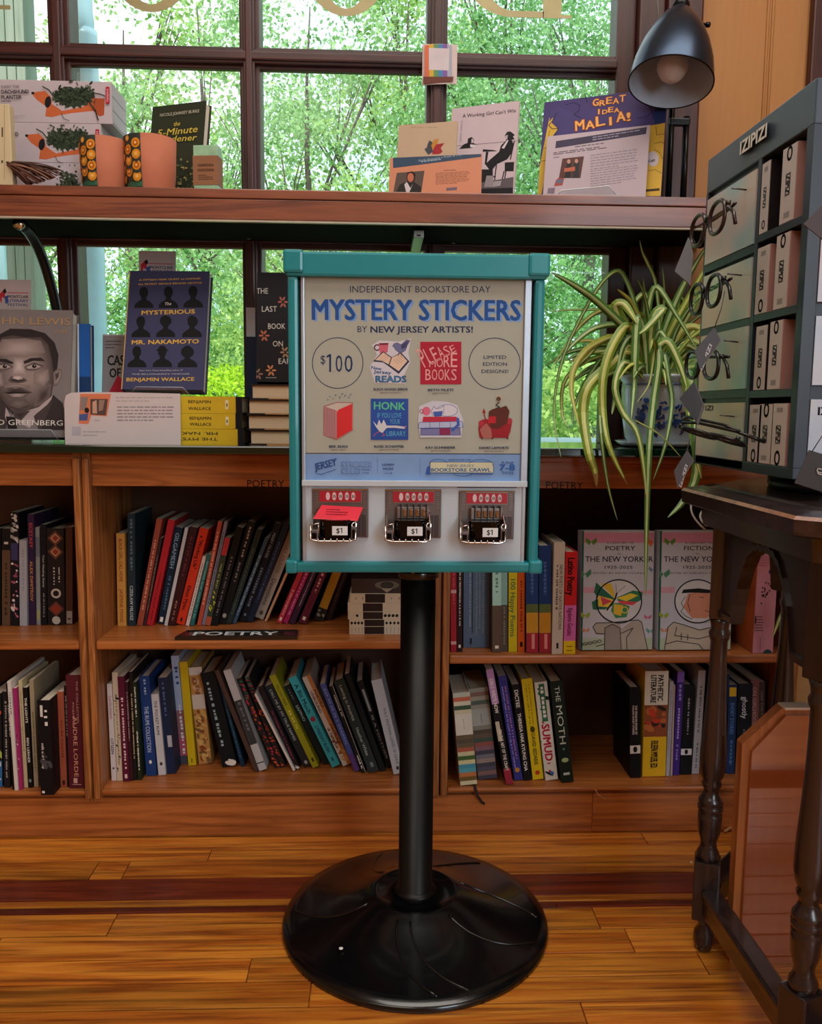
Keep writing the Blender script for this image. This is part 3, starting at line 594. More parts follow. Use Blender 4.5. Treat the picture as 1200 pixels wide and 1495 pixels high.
# ------------------------------------------------------------------ books
PGS = '#d8cdb8'
def inset2(p, q):                                              # do two convex XZ outlines overlap
    def axes(a): return [(a[(i+1) % 4][1]-a[i][1], a[i][0]-a[(i+1) % 4][0]) for i in range(4)]
    for ax in axes(p)+axes(q):
        d1 = [v[0]*ax[0]+v[1]*ax[1] for v in p]; d2 = [v[0]*ax[0]+v[1]*ax[1] for v in q]
        if max(d1) <= min(d2)+1e-7 or max(d2) <= min(d1)+1e-7: return False
    return True
def book_parts(t, B, ex, ez, ey, th, h, d, cov, hard, pages=PGS, front=None, spine='near'):
    """covers wrap the page block; B = lowest corner of the spine, ex across the spine, ez up, ey into the shelf"""
    T = Matrix(((ex.x, ey.x, ez.x, B.x), (ex.y, ey.y, ez.y, B.y), (ex.z, ey.z, ez.z, B.z), (0, 0, 0, 1)))
    cm = M(cov, .5, var=.05, spec=.2); fm = M(front, .5, spec=.2) if front else cm
    c = min(.0024 if hard else .0006, th*.2); o = .003 if hard else 0
    mb = MB().box((0, 0, 0), (c, d, h), fm, T).box((th-c, 0, 0), (th, d, h), cm, T).box((c, 0, 0), (th-c, c, h), cm, T)
    mb.build('cover', t)
    MB().box((c, c+.0005, o+.0002), (th-c, d-o-.0003, h-o-.0002), M(pages, .8, var=.12, scale=3, stretch=(400, 3, 3)), T).build('pages', t)
LEG = set('''ECSTASY|ALEX DIMITROV|BLACK GIRL, CALL HOME|JASMINE MANS|CZESLAW MILOSZ|GILGAMESH|a "Working Life"|Eileen Myles|MARY OLIVER|Devotions|Your Healing Starts|THE LIGHTS|BEN LERNER|milk and honey|THE COLLECTED|POEMS OF|AUDRE LORDE|CLAUDIA RANKINE|CITIZEN|THE RUMI COLLECTION|THE POCKET RUMI|CALL ME BY MY TRUE NAMES|YELLOW RAIN|SAPPHO|A Bit Much|LYNDSAY RUSH|POETRY|UNBOUND|PADRAIG|O TUAMA|Leaving in America|Heather White|IS A MOTHER|WALT WHITMAN LEAVES OF GRASS|100 Happy Poems|NEW POETS OF NATIVE NATIONS|Latino Poetry|Rigoberto Gonzalez|GIRLS WRITE NOW|ON THE ART OF THE CRAFT|DICTEE|THERESA HAK KYUNG CHA|DAVID SEDARIS|SUMUD|THE|MOTH|THE PENGUIN BOOK OF|ITALIAN SHORT STORIES|PATHETIC|LITERATURE|EILEEN MYLES, ED.|ghostly|ON GIRLHOOD|SHORT STORIES'''.split('|'))
def spine_book(B, ez, ex, ey, th, h, d, cov, texts, label, group, hard=False, pages=PGS, front=None, cat='book'):
    T = Matrix(((ex.x, ey.x, ez.x, B.x), (ex.y, ey.y, ez.y, B.y), (ex.z, ey.z, ez.z, B.z), (0, 0, 0, 1)))
    t = thing('book', B, label, cat, group, mat=T)
    book_parts(t, B, ex, ez, ey, th, h, d, cov, hard, pages, front)
    a = Art(B, ex, ez, -ey, lift=.0001); a.W, a.H = th, h
    for q in texts:
        if q[0] == 'b': a.rect(0, h*(1-q[2]), th, h*(1-q[1]), q[3])                    # band
        elif q[0] == 'v': a.rect(th*q[3], h*(1-q[2]), th*q[4], h*(1-q[1]), q[5])       # block
        elif q[0] == 'o': a.disc(th*.5, h*(1-q[1]), th*q[2], th*q[2]*q[3], q[4], n=12)
        elif q[0] == 'd':                                                               # diamonds
            for f in q[1]: a.poly([(th*.5, h*(1-f)+th*q[2]), (th*(.5-q[2]), h*(1-f)), (th*.5, h*(1-f)-th*q[2]), (th*(.5+q[2]), h*(1-f))], q[3])
        elif q[0] == 's':                                                               # scattered blotches
            r = random.Random(q[1])
            for i in range(q[2]): a.disc(th*r.uniform(.15, .85), h*(1-r.uniform(q[3], q[4])), th*r.uniform(.06, .2), th*r.uniform(.08, .4), q[5+i % (len(q)-5)], n=7, rot=r.uniform(0, 90))
        elif q[0] == 'h': a.rect(th*.25, h*(1-q[1]), th*.75, h*(1-q[1])+th*q[2]*.6, q[4]) if q[3] not in LEG else a.text((th*.1, h*(1-q[1])), (th*.9, h*(1-q[1])), th*q[2], q[3], q[4], .03)
        else:
            f0, f1, k, st, c = q[:5]; off = q[5] if len(q) > 5 else .5
            if st not in LEG:                                                           # print too small to read: uneven ticks
                r = random.Random(len(st)*7+int(f0*100)); v = f0; n = 0
                while v < f1 and n < 40:
                    e = min(f1, v+k*th/h*r.uniform(.5, 1.1)); a.rect(th*(off-k*r.uniform(.25, .45)), h*(1-e), th*(off+k*r.uniform(.25, .45)), h*(1-v), c)
                    v = e+k*th/h*r.choice((.3, .35, 1.0)); n += 1
                continue
            a.text((th*(off-k/2), h*(1-f0)), (th*(off-k/2), h*(1-f1)), th*k, st, c, q[6] if len(q) > 6 else .015)
    a.build(t, 'spine_print'); return t
def lab16(t):
    w_ = t.split(); return t if len(w_) <= 16 else ' '.join(t.replace(' in the ', ', ', 1).replace(' book ', ' ').replace(' bookcase,', ' bookcase').split()[:16])
def row(zs, specs, suffix, group, depth=.135, ymin=None, margin=.0004):
    prev = []
    for sp in specs:
        (xb, wd, xt, yb, yt, cov, texts, desc) = sp[:8]; o = sp[8] if len(sp) > 8 else {}
        b = PZ(xb, yb, zs); 
        if b.y < YF+.004 and not o.get('out'): b = PY(xb, yb, YF+.004); b.z = zs
        t = PY(xt, yt, b.y); ez = Vector((t.x-b.x, 0, t.z-b.z)); h = ez.length; ez.normalize(); ex = Vector((ez.z, 0, -ez.x))
        th = max(.004, (PY(xb+wd, yb, b.y).x-b.x)*ex.x-margin)
        B = Vector((b.x, b.y, zs+.0003))
        if ex.z < 0: B.z += -ex.z*th
        d = o.get('d', depth); d = min(d, 1.936-B.y)
        if ymin and B.y < ymin: pass
        for k in range(200):
            A = [(p.x, p.z) for p in (B, B+ex*th, B+ex*th+ez*h, B+ez*h)]
            if not any(inset2(A, q) for q in prev): break
            B.x += .0004
        prev.append(A)
        spine_book(B, ez, ex, Vector((0, 1, 0)), th, h, d, cov, texts, lab16(desc+' '+suffix), group, o.get('hard', th > .02), o.get('pg', PGS), o.get('front'))
W, K = '#e9e4da', '#121214'
# left bookcase
row(.4105, [
 (-14, 15, -14, 914, 772, K, [(.1, .8, .4, 'NIGHT SONGS', '#8d8a84')], 'plain black book cut by the frame edge,'),
 (3, 12, 3, 914, 772, '#5f4734', [('b', 0, .22, '#171514'), ('h', .16, .5, 'K', '#c8c2b4'), (.35, .9, .4, 'POEMS', '#3b2a1c')], 'kraft brown book with black top band'),
 (15.3, 12.3, 15, 914, 748, '#19161c', [('s', 3, 22, .02, .25, '#c9c4bd', '#9a9690'), ('v', .27, .42, .1, .9, '#3d3a66'), ('s', 5, 22, .45, .98, '#c36f86', '#8e4a5c', '#d1cbc4')], 'black book with white and pink flowers'),
 (29, 11, 28, 914, 789, '#a3a5ad', [(.1, .6, .3, 'SELECTED', '#8d8f98')], 'pale grey blank spined book'),
 (42, 9.5, 39.5, 913, 751, '#33203f', [(.08, .3, .5, 'ECSTASY', '#c24a3a', .5, .03), (.42, .78, .45, 'ALEX DIMITROV', '#c08a3a', .5, .03)], 'purple book with red and gold capitals'),
 (53, 6, 51, 912, 770, '#8f8f8c', [('b', .1, .3, '#70727c'), ('v', .85, .95, .1, .9, '#a9a06a')], 'thin grey white book beside the purple spine'),
 (60.3, 8.3, 59, 913, 766, '#15151a', [(.3, .62, .34, 'Your Healing Starts', '#b9b9b2'), (.68, .92, .3, 'here and now', '#8c8c88')], 'slim black book with small white words'),
 (70, 25, 68, 913, 772, '#201a1b', [('d', (.1, .24), .46, '#6b3a2a'), ('d', (.1, .24), .3, '#b08a62'), ('d', (.1, .24), .2, '#8e3524'), ('o', .67, .3, 1, '#b9b3a4'), ('o', .67, .18, 1, '#201a1b'), (.4, .56, .1, 'ANGELS', '#cfcabd', .7), (.4, .58, .1, 'COLLECTED', '#cfcabd', .4), ('d', (.83,), .46, '#6b3a2a'), ('d', (.83,), .3, '#8e3524'), ('o', .95, .25, 1, '#b9b3a4')], 'thick dark book with diamond pattern spine', {'hard': True}),
 (96, 10, 95.5, 912, 770, '#54352a', [('v', .86, .99, .1, .95, '#a79e94'), ('h', .95, .4, 'A', '#54352a')], 'brown book against the bookcase side, white tag low,'),
], 'in the leftmost bookcase, top row', 'books on the left bookcase top row')
row(.0985, [
 (-16, 20, -18, 1149, 1013, '#1c1c20', [('s', 8, 20, .1, .6, '#c95b33', '#4f8a3a', '#d8d3c8'), ('v', .72, 1, .2, 1, '#2f6ea8'), ('s', 9, 20, .6, .95, '#a8c04e', '#e4e0d4')], 'multicoloured zebra and blue patterned book'),
 (6, 9, 3.5, 1150, 1010, '#222024', [(.1, .9, .35, 'RAIN OF ASHES  NEW POEMS', '#aaa69e')], 'dark grey slim book with small capitals'),
 (17, 3.5, 7, 1153, 998, K, [(.2, .5, .5, 'NEW REPRISE', W)], 'very thin black book beside white one'),
 (21.5, 5.5, 10.5, 1154, 995, '#dad6cf', [(.1, .3, .4, 'BEN STEPHEN', '#2a2a2a')], 'tall white paperback, first from the frame,', {'d': .17}),
 (27.3, 5, 18, 1153, 1005, '#a92a6c', [('s', 12, 14, .3, .9, '#e6d6dd', '#3a2a3a')], 'magenta and white thin book'),
 (35, 5.6, 26, 1150, 994, '#c6bb90', [(.1, .8, .35, 'SELECTED POEMS', '#8c8460')], 'cream yellow book'),
 (41.2, 7, 33, 1150, 1004, '#141414', [(.1, .35, .5, 'THE LIGHTS', W, .5, .03), (.5, .75, .5, 'BEN LERNER', W, .5, .03), ('o', .93, .3, 1.4, '#7d8c8c')], 'black book with white capitals and round mark'),
 (50, 6.4, 42.5, 1149, 993, '#a3957a', [(.3, .85, .4, 'THE HUNTER GIRL', '#6d6148')], 'tan book with faint lettering'),
 (60, 19, 54, 1161, 1023, '#131317', [('v', .05, .17, .2, .4, '#d9d6ce'), (.1, .28, .32, 'SUN', W, .62, .03), (.45, .72, .2, 'milk and honey', W, .3), ('s', 4, 6, .55, .7, '#4a4a50'), ('v', .955, .98, .1, .3, W)], 'black book pulled out past the shelf edge', {'out': True, 'front': '#131317'}),
 (82, 9.3, 76.5, 1149, 1010, '#a7553c', [(.3, .7, .4, 'ROSE BOOK', '#7d3a28'), ('v', .93, .98, .3, .7, '#3d1a14')], 'salmon terracotta coloured book'),
 (92, 5, 87, 1149, 1001, '#191517', [(.1, .5, .5, 'THE BOOK OF FLOWERS', '#9a9690')], 'thin dark book beside the maroon one'),
 (97.5, 22.5, 92, 1151, 986, '#571d27', [(.05, .42, .13, 'THE COLLECTED', '#b98a7c', .7), (.24, .47, .12, 'POEMS OF', '#b98a7c', .42), (.36, .9, .27, 'AUDRE LORDE', '#d29a7a', .5, .0), ('v', .91, .955, .3, .55, '#c9a090'), ('v', .965, .97, .2, .8, '#c9a090')], 'thick maroon book with tall copper capitals', {'hard': True}),
], 'in the leftmost bookcase, bottom row', 'books on the left bookcase bottom row')
# middle bookcase, top row
row(.4105, [
 (172, 12.5, 169.5, 914, 779, '#d39a4a', [(.06, .52, .42, 'BLACK GIRL, CALL HOME', '#8a3a1c'), (.6, .96, .42, 'JASMINE MANS', '#8a3a1c')], 'mustard yellow book first from the side panel'),
 (187, 11, 186, 914, 750, '#23333a', [(.05, .5, .42, 'NEW AND COLLECTED POEMS', '#5e7480'), (.64, .95, .42, 'CZESLAW MILOSZ', '#c9cfd0')], 'tall slate teal book'),
 (200, 8.5, 229, 914, 758, '#9b4a38', [(.2, .85, .35, 'WHEN THE WORLD FALLS', '#d9a890')], 'brick red slim leaning book'),
 (209.3, 4, 233, 914, 786, '#3d2a2a', [(.2, .85, .5, 'FALLING', '#8c7464')], 'very thin dark brown book'),
 (214, 10, 246, 914, 760, '#b5232d', [(.5, .95, .3, 'THE LATHE', '#7c1620')], 'bright red book with dark top'),
 (227, 12, 252, 912, 771, '#16283c', [(.06, .42, .5, 'GILGAMESH', '#8fb3c0'), (.5, .85, .35, 'A NEW TRANSLATION', '#4f7080'), ('v', .93, .98, .2, .6, W)], 'navy book with pale blue tall capitals'),
 (239.5, 5, 270, 914, 771, '#c3c2c4', [], 'thin white spined book', {'pg': '#e8e4de'}),
 (245, 11, 278, 914, 771, '#3a161a', [(.1, .5, .35, 'DEVOTED', '#6b3034'), (.75, .95, .35, 'Winters', '#9a6a5a')], 'very dark maroon book'),
 (257, 13.5, 292, 913, 773, '#d4391f', [(.08, .42, .42, 'a "Working Life"', '#1c0f0c', .5, .03), (.6, .85, .42, 'Eileen Myles', '#1c0f0c', .5, .03), ('v', .93, .97, .4, .6, '#1c0f0c')], 'orange red book with black type'),
 (271, 5.5, 296, 914, 813, '#d9c3bd', [(.1, .9, .5, 'the small poems', '#a99088')], 'short pinkish white thin book'),
 (277.3, 6, 303, 914, 810, '#2c6a68', [(.1, .9, .5, 'SONGS OF RIVER', '#78aaa4')], 'teal green short book'),
 (284, 6.3, 315, 914, 762, '#b8503a', [(.1, .8, .5, 'FIRE SERMON NOTES', '#e0b49c')], 'orange and pink slim book'),
 (290.8, 5, 324, 913, 762, '#8a8da0', [(.1, .8, .5, 'LEFT ALONE', '#50546a')], 'lavender grey slim book'),
 (296.5, 8.5, 326, 914, 786, '#384230', [('b', 0, .2, '#c03a44'), ('s', 14, 9, .6, .9, '#d3d04a'), ('v', .9, 1, 0, 1, '#b0563c'), (.3, .6, .4, 'ISLANDS', '#9aa060')], 'green book with red top and yellow blotch'),
 (306, 10.5, 344, 914, 771, '#141418', [(.3, .9, .3, 'THE DREAM OF A LANGUAGE', '#77747c')], 'black leaning book with thin grey type'),
 (317.5, 11, 361, 912, 763, '#17171a', [(.05, .35, .38, 'MATTHEW', '#a8a49c'), (.4, .6, .35, 'SELECTED', '#8c8a86'), ('o', .92, .28, 1.2, '#a8a49c')], 'black leaning book with round mark at its foot'),
 (329.5, 8.5, 375, 912, 774, '#263230', [(.2, .9, .3, 'THE DREAM CATALOGUE', '#5a6c66')], 'dark green grey leaning book'),
 (339, 6, 387, 911, 787, '#3f5468', [(.2, .9, .45, 'THE TRADITION', '#9fb2c4')], 'steel blue thin leaning book'),
 (346, 11, 398, 909, 766, '#13161f', [(.1, .35, .4, 'MARY OLIVER', '#9aa3b5'), (.45, .85, .4, 'NEW POEMS', '#6f7a92'), ('o', .93, .18, 1.2, '#6f7a92')], 'black navy leaning book with two names'),
 (358, 9.5, 413, 909, 764, '#1b2438', [(.2, .8, .3, 'COLLECTED POETRY', '#54658c')], 'dark navy leaning book'),
 (370, 14, 424, 905, 768, '#b9aa9c', [(.16, .52, .45, 'MARY OLIVER', '#8a7a6c'), (.58, .86, .5, 'Devotions', '#5c4f46'), ('o', .94, .22, 1.3, '#5c4f46')], 'thick cream grey leaning book with serif lettering', {'hard': True}),
 (386, 4, 442, 908, 780, '#c99a72', [], 'thin apricot leaning book'),
 (404, 8, 456, 911, 790, '#b8303f', [(.6, .9, .4, 'LOVE', '#e0a0a0'), ('v', .93, .97, .3, .7, '#e8d4c8')], 'crimson leaning book'),
 (413, 8, 465, 911, 790, '#a32257', [(.4, .9, .4, 'INCARNATE', '#d98aa8')], 'magenta leaning book'),
 (422, 9, 474, 912, 792, '#3a1c33', [(.3, .9, .15, '. . . . . . . . . .', '#c9c0c4')], 'plum leaning book with white dots'),
 (436, 12, 486, 912, 792, '#5b1a2c', [(.3, .62, .4, 'VOICES', '#c9929a'), ('v', .92, .96, .3, .7, '#d8c8c0')], 'maroon leaning book with white mark'),
 (459, 13.5, 502, 908, 796, '#b98526', [('v', .84, 1, 0, 1, '#1c1a1a'), ('s', 3, 4, .88, .97, '#8a8270')], 'mustard leaning book with black foot'),
 (474, 9, 515, 906, 792, '#2b1d22', [(.3, .9, .3, 'SECOND EMPIRE', '#5a464c')], 'dark plum rightmost leaning book'),
], 'in the middle bookcase, top row', 'books on the middle bookcase top row')
# middle bookcase, bottom row
row(.0985, [
 (163, 7.5, 156, 1140, 999, '#d9d0d2', [(.12, .36, .5, 'CLAUDIA RANKINE', '#b06a78', .5, .02), (.56, .72, .55, 'CITIZEN', '#222226', .5, .03), ('v', .86, .88, .3, .7, '#555')], 'slim white book with pink and black capitals'),
 (171, 8.5, 163.5, 1140, 982, '#cfc0a8', [(.2, .85, .3, 'MS. HUNDRED DAYS', '#8a7a60'), ('s', 21, 10, .05, .95, '#1c1a1c')], 'cream book with black edge marks'),
 (180, 9.5, 171.5, 1141, 988, '#5c1a33', [(.2, .9, .4, 'DEVOTIONS TO A WILD TRANSLATION', '#e0c8cc'), ('v', .93, .97, .3, .7, '#e0c8cc')], 'wine red book with white lines of type'),
 (190, 5, 182, 1140, 996, '#3a1a22', [(.1, .6, .4, 'BEWITCHED', '#b39a94')], 'dark oxblood slim book'),
 (195.5, 5, 188, 1139, 981, '#1d1a1b', [(.2, .8, .5, 'LOW COUNTRY', '#c9b88c')], 'black slim book with yellowish type'),
 (201, 5.5, 193, 1139, 996, '#22301c', [(.05, .35, .45, 'AMANDA', W), (.5, .9, .45, 'AMERICAN SONNETS', W)], 'blackish green book with white capitals'),
 (209, 15, 198, 1133, 988, '#22407c', [(.03, .18, .3, 'JALALUDDIN', '#a9b8d8'), (.3, .76, .42, 'THE RUMI COLLECTION', '#b8c8e6'), ('o', .86, .14, 1.4, W)], 'royal blue book with pale capitals'),
 (227, 11, 216, 1132, 1014, '#c9cbd2', [(.08, .5, .4, 'THE POCKET RUMI', '#3a3a44', .5, .02), ('o', .86, .2, 1.3, '#3a3a44')], 'short white pocket book'),
 (239, 13, 225, 1130, 990, '#1d2b4a', [(.05, .4, .3, 'ROBERT BLY', '#5f7096'), ('v', .6, .72, .4, .9, '#b6bac4')], 'navy book with tilted white label'),
 (253, 11.5, 237.5, 1116, 958, '#a9bcdc', [('v', .5, .75, 0, 1, '#9a6a74'), ('v', .75, .92, 0, 1, '#b85a72'), ('b', .92, 1, '#4a4a5a'), (.1, .28, .5, 'MAN AND', '#35457a', .5, .02), (.45, .9, .4, 'THE WILD UNKNOWN', '#e6e6ea')], 'light blue and pink tall book'),
 (266, 11.5, 252.5, 1118, 967, '#d2b81e', [('v', .93, .97, .4, .6, '#8a7a14')], 'plain bright yellow book'),
 (280, 19, 264.5, 1116, 975, '#b98a4c', [('b', 0, .08, '#d8d2c8'), ('b', .28, .43, '#cfc6bc'), ('s', 31, 40, .45, .98, '#8a4a22', '#c9a45c', '#7a5a3a', '#d8b070'), ('s', 33, 12, .1, .27, '#8a5a3a', '#c9a480')], 'ochre patterned book with pale labels'),
 (309, 22, 276, 1121, 984, '#10161b', [(.1, .8, .24, 'PABLO NERUDA  THE POETRY OF', '#9ab0b4', .35), ('s', 5, 5, .955, .975, W)], 'thick black leaning book'),
 (332, 6, 296, 1120, 990, '#153246', [(.2, .9, .4, 'OCEANIC', '#3f7390')], 'dark blue thin leaning book'),
 (360, 7, 301, 1127, 980, '#4d3a34', [(.1, .95, .1, '- - - - - - - - - -', '#8c3a2a')], 'brown white leaning book, dashed spine,', {'hard': True}),
 (370, 12, 317, 1126, 980, '#b9b9bb', [('b', .3, .74, '#3a3c40'), ('b', .92, .93, '#333'), (.32, .6, .4, 'COLLECTED', '#6c6e72')], 'white grey and black leaning book'),
 (387, 9, 330, 1122, 992, '#242021', [('s', 41, 20, .0, .3, '#c23048', '#2f6a4c'), ('s', 43, 34, .3, 1, '#d2552c', '#8a2c1c', '#c23048')], 'black book with crimson and orange pattern', {'hard': False}),
 (397, 8, 343, 1121, 990, '#262123', [('s', 44, 20, .0, .3, '#b82c44', '#2f6a4c'), ('s', 47, 34, .35, 1, '#c94c28', '#8a2c1c')], 'second black and orange patterned book'),
 (416, 4, 359, 1126, 1014, '#d4cdc6', [], 'thin white leaning book'),
 (421, 7, 366, 1124, 1003, '#231a20', [(.3, .9, .4, 'TIME IS A MOTHER', '#8c3a54'), ('s', 4, 5, .95, .99, W)], 'dark book with pinkish type'),
 (432, 13, 374, 1121, 1003, '#25282b', [(.05, .68, .32, 'CALL ME BY MY TRUE NAMES', '#a9b2b0'), ('o', .95, .2, 1.3, '#9aa09c')], 'charcoal book with long pale capitals'),
 (446, 10.5, 382, 1122, 988, '#95951e', [(.1, .32, .4, 'YELLOW RAIN', '#4c4e12'), (.38, .6, .4, 'MAI DER VANG', '#c8c85a'), ('v', .9, .94, .4, .7, '#20200a')], 'olive yellow leaning book'),
 (459, 11, 400, 1117, 1003, '#1a2022', [(.05, .2, .25, 'translated', '#6c7a7a'), (.25, .45, .42, 'SAPPHO', '#a8b4b2')], 'black leaning book with one short name'),
 (485, 13.5, 421, 1121, 991, '#3aa6b4', [(.08, .4, .5, 'A Bit Much', '#15323c', .5, .03), ('o', .47, .3, 1.2, '#8a3040'), (.55, .84, .42, 'LYNDSAY RUSH', '#123a6a', .5, .03), ('v', .9, .94, .4, .6, '#123a6a')], 'turquoise cyan leaning book'),
 (501, 14, 441, 1119, 990, '#c7bdb4', [('v', 0, 1, .55, 1, '#b9783f'), ('s', 51, 16, .4, .95, '#8c4a22', '#c99a5a'), (.16, .36, .3, 'POETRY', '#3a2c26', .75, .03), (.16, .4, .3, 'UNBOUND', '#3a2c26', .3, .03), (.55, .78, .28, 'PADRAIG', '#3a2c26', .75, .03), (.57, .8, .28, 'O TUAMA', '#3a2c26', .3, .03)], 'white and tan leaning book'),
 (518, 9, 467, 1127, 1000, '#4a5aa4', [(.05, .7, .5, 'MARY RUEFLE DUNCE', '#7c8cd0'), ('v', .8, 1, 0, 1, '#5a3f84')], 'periwinkle blue leaning book'),
 (528, 7, 480, 1129, 1003, '#17191b', [(.1, .35, .45, 'Louise Gluck', '#b9b9b6'), ('v', 0, 1, .85, 1, '#a9a9a9'), (.8, .95, .4, 'Poems', W)], 'thin black book with white edge line'),
 (539, 16, 487, 1129, 995, '#2a3435', [(.06, .44, .3, 'Leaving in America', '#a4b2ae'), (.52, .82, .3, 'Heather White', '#a4b2ae'), ('v', .9, .95, .4, .7, '#6a7674')], 'thick charcoal book with script lettering', {'hard': True}),
 (556, 8, 503, 1127, 985, '#16191b', [], 'plain black leaning book beside the script one'),
 (566, 9, 521, 1122, 995, '#191516', [('v', .1, .35, .3, .7, '#8e8e8c'), (.4, .9, .35, 'IS A MOTHER', '#9c9a94')], 'black book with white flame shape'),
 (573, 16, 540, 1131, 994, '#aeb0b8', [(.3, .9, .3, 'WALT WHITMAN LEAVES OF GRASS', '#5f626c', .6), ('o', .94, .14, 1.4, '#333842')], 'pale lilac grey leaning book touching the pole'),
], 'in the middle bookcase, bottom row', 'books on the middle bookcase bottom row')
# right bookcase, top row
row(.3795, [
 (658, 8.6, 658, 952, 795, '#a32330', [(.1, .55, .35, 'SELECTED POEMS', '#c85a60'), ('b', .42, .45, '#d0a0a0'), ('b', .9, .93, '#d0a0a0')], 'red cloth spine with pale bands'),
 (667, 8, 668, 952, 800, '#2b1618', [(.2, .75, .3, 'A LITTLE HISTORY OF POETRY', '#d9cfc6'), ('v', .93, .96, .3, .7, W)], 'dark brown spine with white dotted capitals'),
 (676.5, 38, 677, 946, 800, '#5b6e86', [('v', .1, .85, .32, .36, '#2d3a4a'), (.1, .85, .05, 'FIRST WORDS OF THE SEA AND SKY', '#a9b8c4', .25), (.15, .9, .05, 'a reader of many verses collected here', '#8c9aa8', .5), (.15, .9, .05, 'notes on the long walk home by night', '#8c9aa8', .62), (.15, .9, .05, 'selected letters and other papers', '#8c9aa8', .75), ('v', .9, .96, .25, .32, '#1c2430')], 'wide slate blue back cover'),
 (717, 13.5, 717, 953, 806, '#5e4f44', [('b', 0, .53, '#a9d8cc'), (.15, .4, .4, 'HAIKU', '#5f8f86'), ('v', .93, .96, .3, .7, W)], 'mint and brown spine'),
 (731.5, 9.5, 731.5, 951, 806, '#5a5248', [('b', 0, .53, '#8fbcb4'), (.55, .95, .35, 'ZEN POEMS', '#8c8478')], 'sea green and grey spine'),
 (742.5, 12.5, 743, 952, 800, '#cdbd1c', [(.3, .85, .6, '100 Happy Poems', '#2b6a4a', .5, .02)], 'bright yellow spine'),
 (755.8, 10.5, 755.8, 952, 803, '#cf5a17', [(.3, .8, .35, 'POEMS TO LIVE BY', '#7c2a08'), ('v', .9, .95, .3, .7, '#20140c')], 'orange spine'),
 (768.5, 17.5, 768, 954, 797, '#1f3f78', [('b', .54, .62, '#5a6a3c'), ('b', .62, .81, '#c9932c'), ('b', .81, 1, '#a32c34'), ('v', .82, .96, .45, .7, '#d88c8c'), (.15, .45, .3, 'THE BEST POEMS', '#4a6aa0')], 'left blue, gold and red anthology', {'hard': True}),
 (787, 17.5, 787, 954, 797, '#1c3a70', [('b', .54, .62, '#5a6a3c'), ('b', .62, .81, '#c28a28'), ('b', .81, 1, '#9c2830'), ('v', .82, .96, .45, .7, '#d88c8c'), (.15, .45, .3, 'THE BEST POEMS', '#4a6aa0')], 'right blue, gold and red anthology', {'hard': True}),
 (805.5, 16, 809, 955, 792, '#c5bcb0', [(.2, .78, .3, 'NEW POETS OF NATIVE NATIONS', '#4a4744', .7), (.2, .62, .22, 'Edited by Heid E. Erdrich', '#5a5754', .35), ('v', .9, .95, .4, .6, '#1c1c1c')], 'thick cream spine with long grey capitals', {'pg': '#b5aea4'}),
 (822.5, 17.5, 826, 955, 806, '#c9242c', [('v', .52, .87, 0, 1, '#cf6db6'), ('v', .87, 1, 0, 1, '#e0c51e'), (.06, .42, .6, 'Latino Poetry', '#170d10', .5, .04), (.55, .82, .42, 'Rigoberto Gonzalez', '#5a1430', .5, .02), ('h', .93, .12, 'LIBRARY', '#6a5a10'), ('h', .97, .12, 'AMERICA', '#6a5a10')], 'red, pink and yellow spine'),
], 'in the right bookcase, top row', 'books on the right bookcase top row')
stripes1 = [('b', i/22, (i+1)/22, c) for i, c in enumerate(['#b9bfb0', '#c26a50', '#d8d2b8', '#3f5a44', '#d0c8a8', '#d8d4c8', '#d8d4c8', '#d8d4c8', '#d8d4c8', '#d8d4c8', '#6a5c48', '#5a5244', '#6a5c48', '#b0604a', '#d0c8a0', '#4a6a3c', '#d8d0a0', '#4a9ab0', '#5aa8bc', '#c27a4a', '#7a6030', '#d8d4b0'])]
stripes2 = [('b', i/22, (i+1)/22, c) for i, c in enumerate(['#9a9a90', '#8a6a60', '#a8a090', '#5a6a60', '#a09c90', '#aeb0ac', '#aeb0ac', '#aeb0ac', '#aeb0ac', '#8c8a80', '#5c5048', '#6a5c50', '#4a5a50', '#9a5a54', '#8c6a74', '#4c4a58', '#7c7a84', '#a08c84', '#4c4a5a', '#5a5868', '#8a6a64', '#4a485a'])]
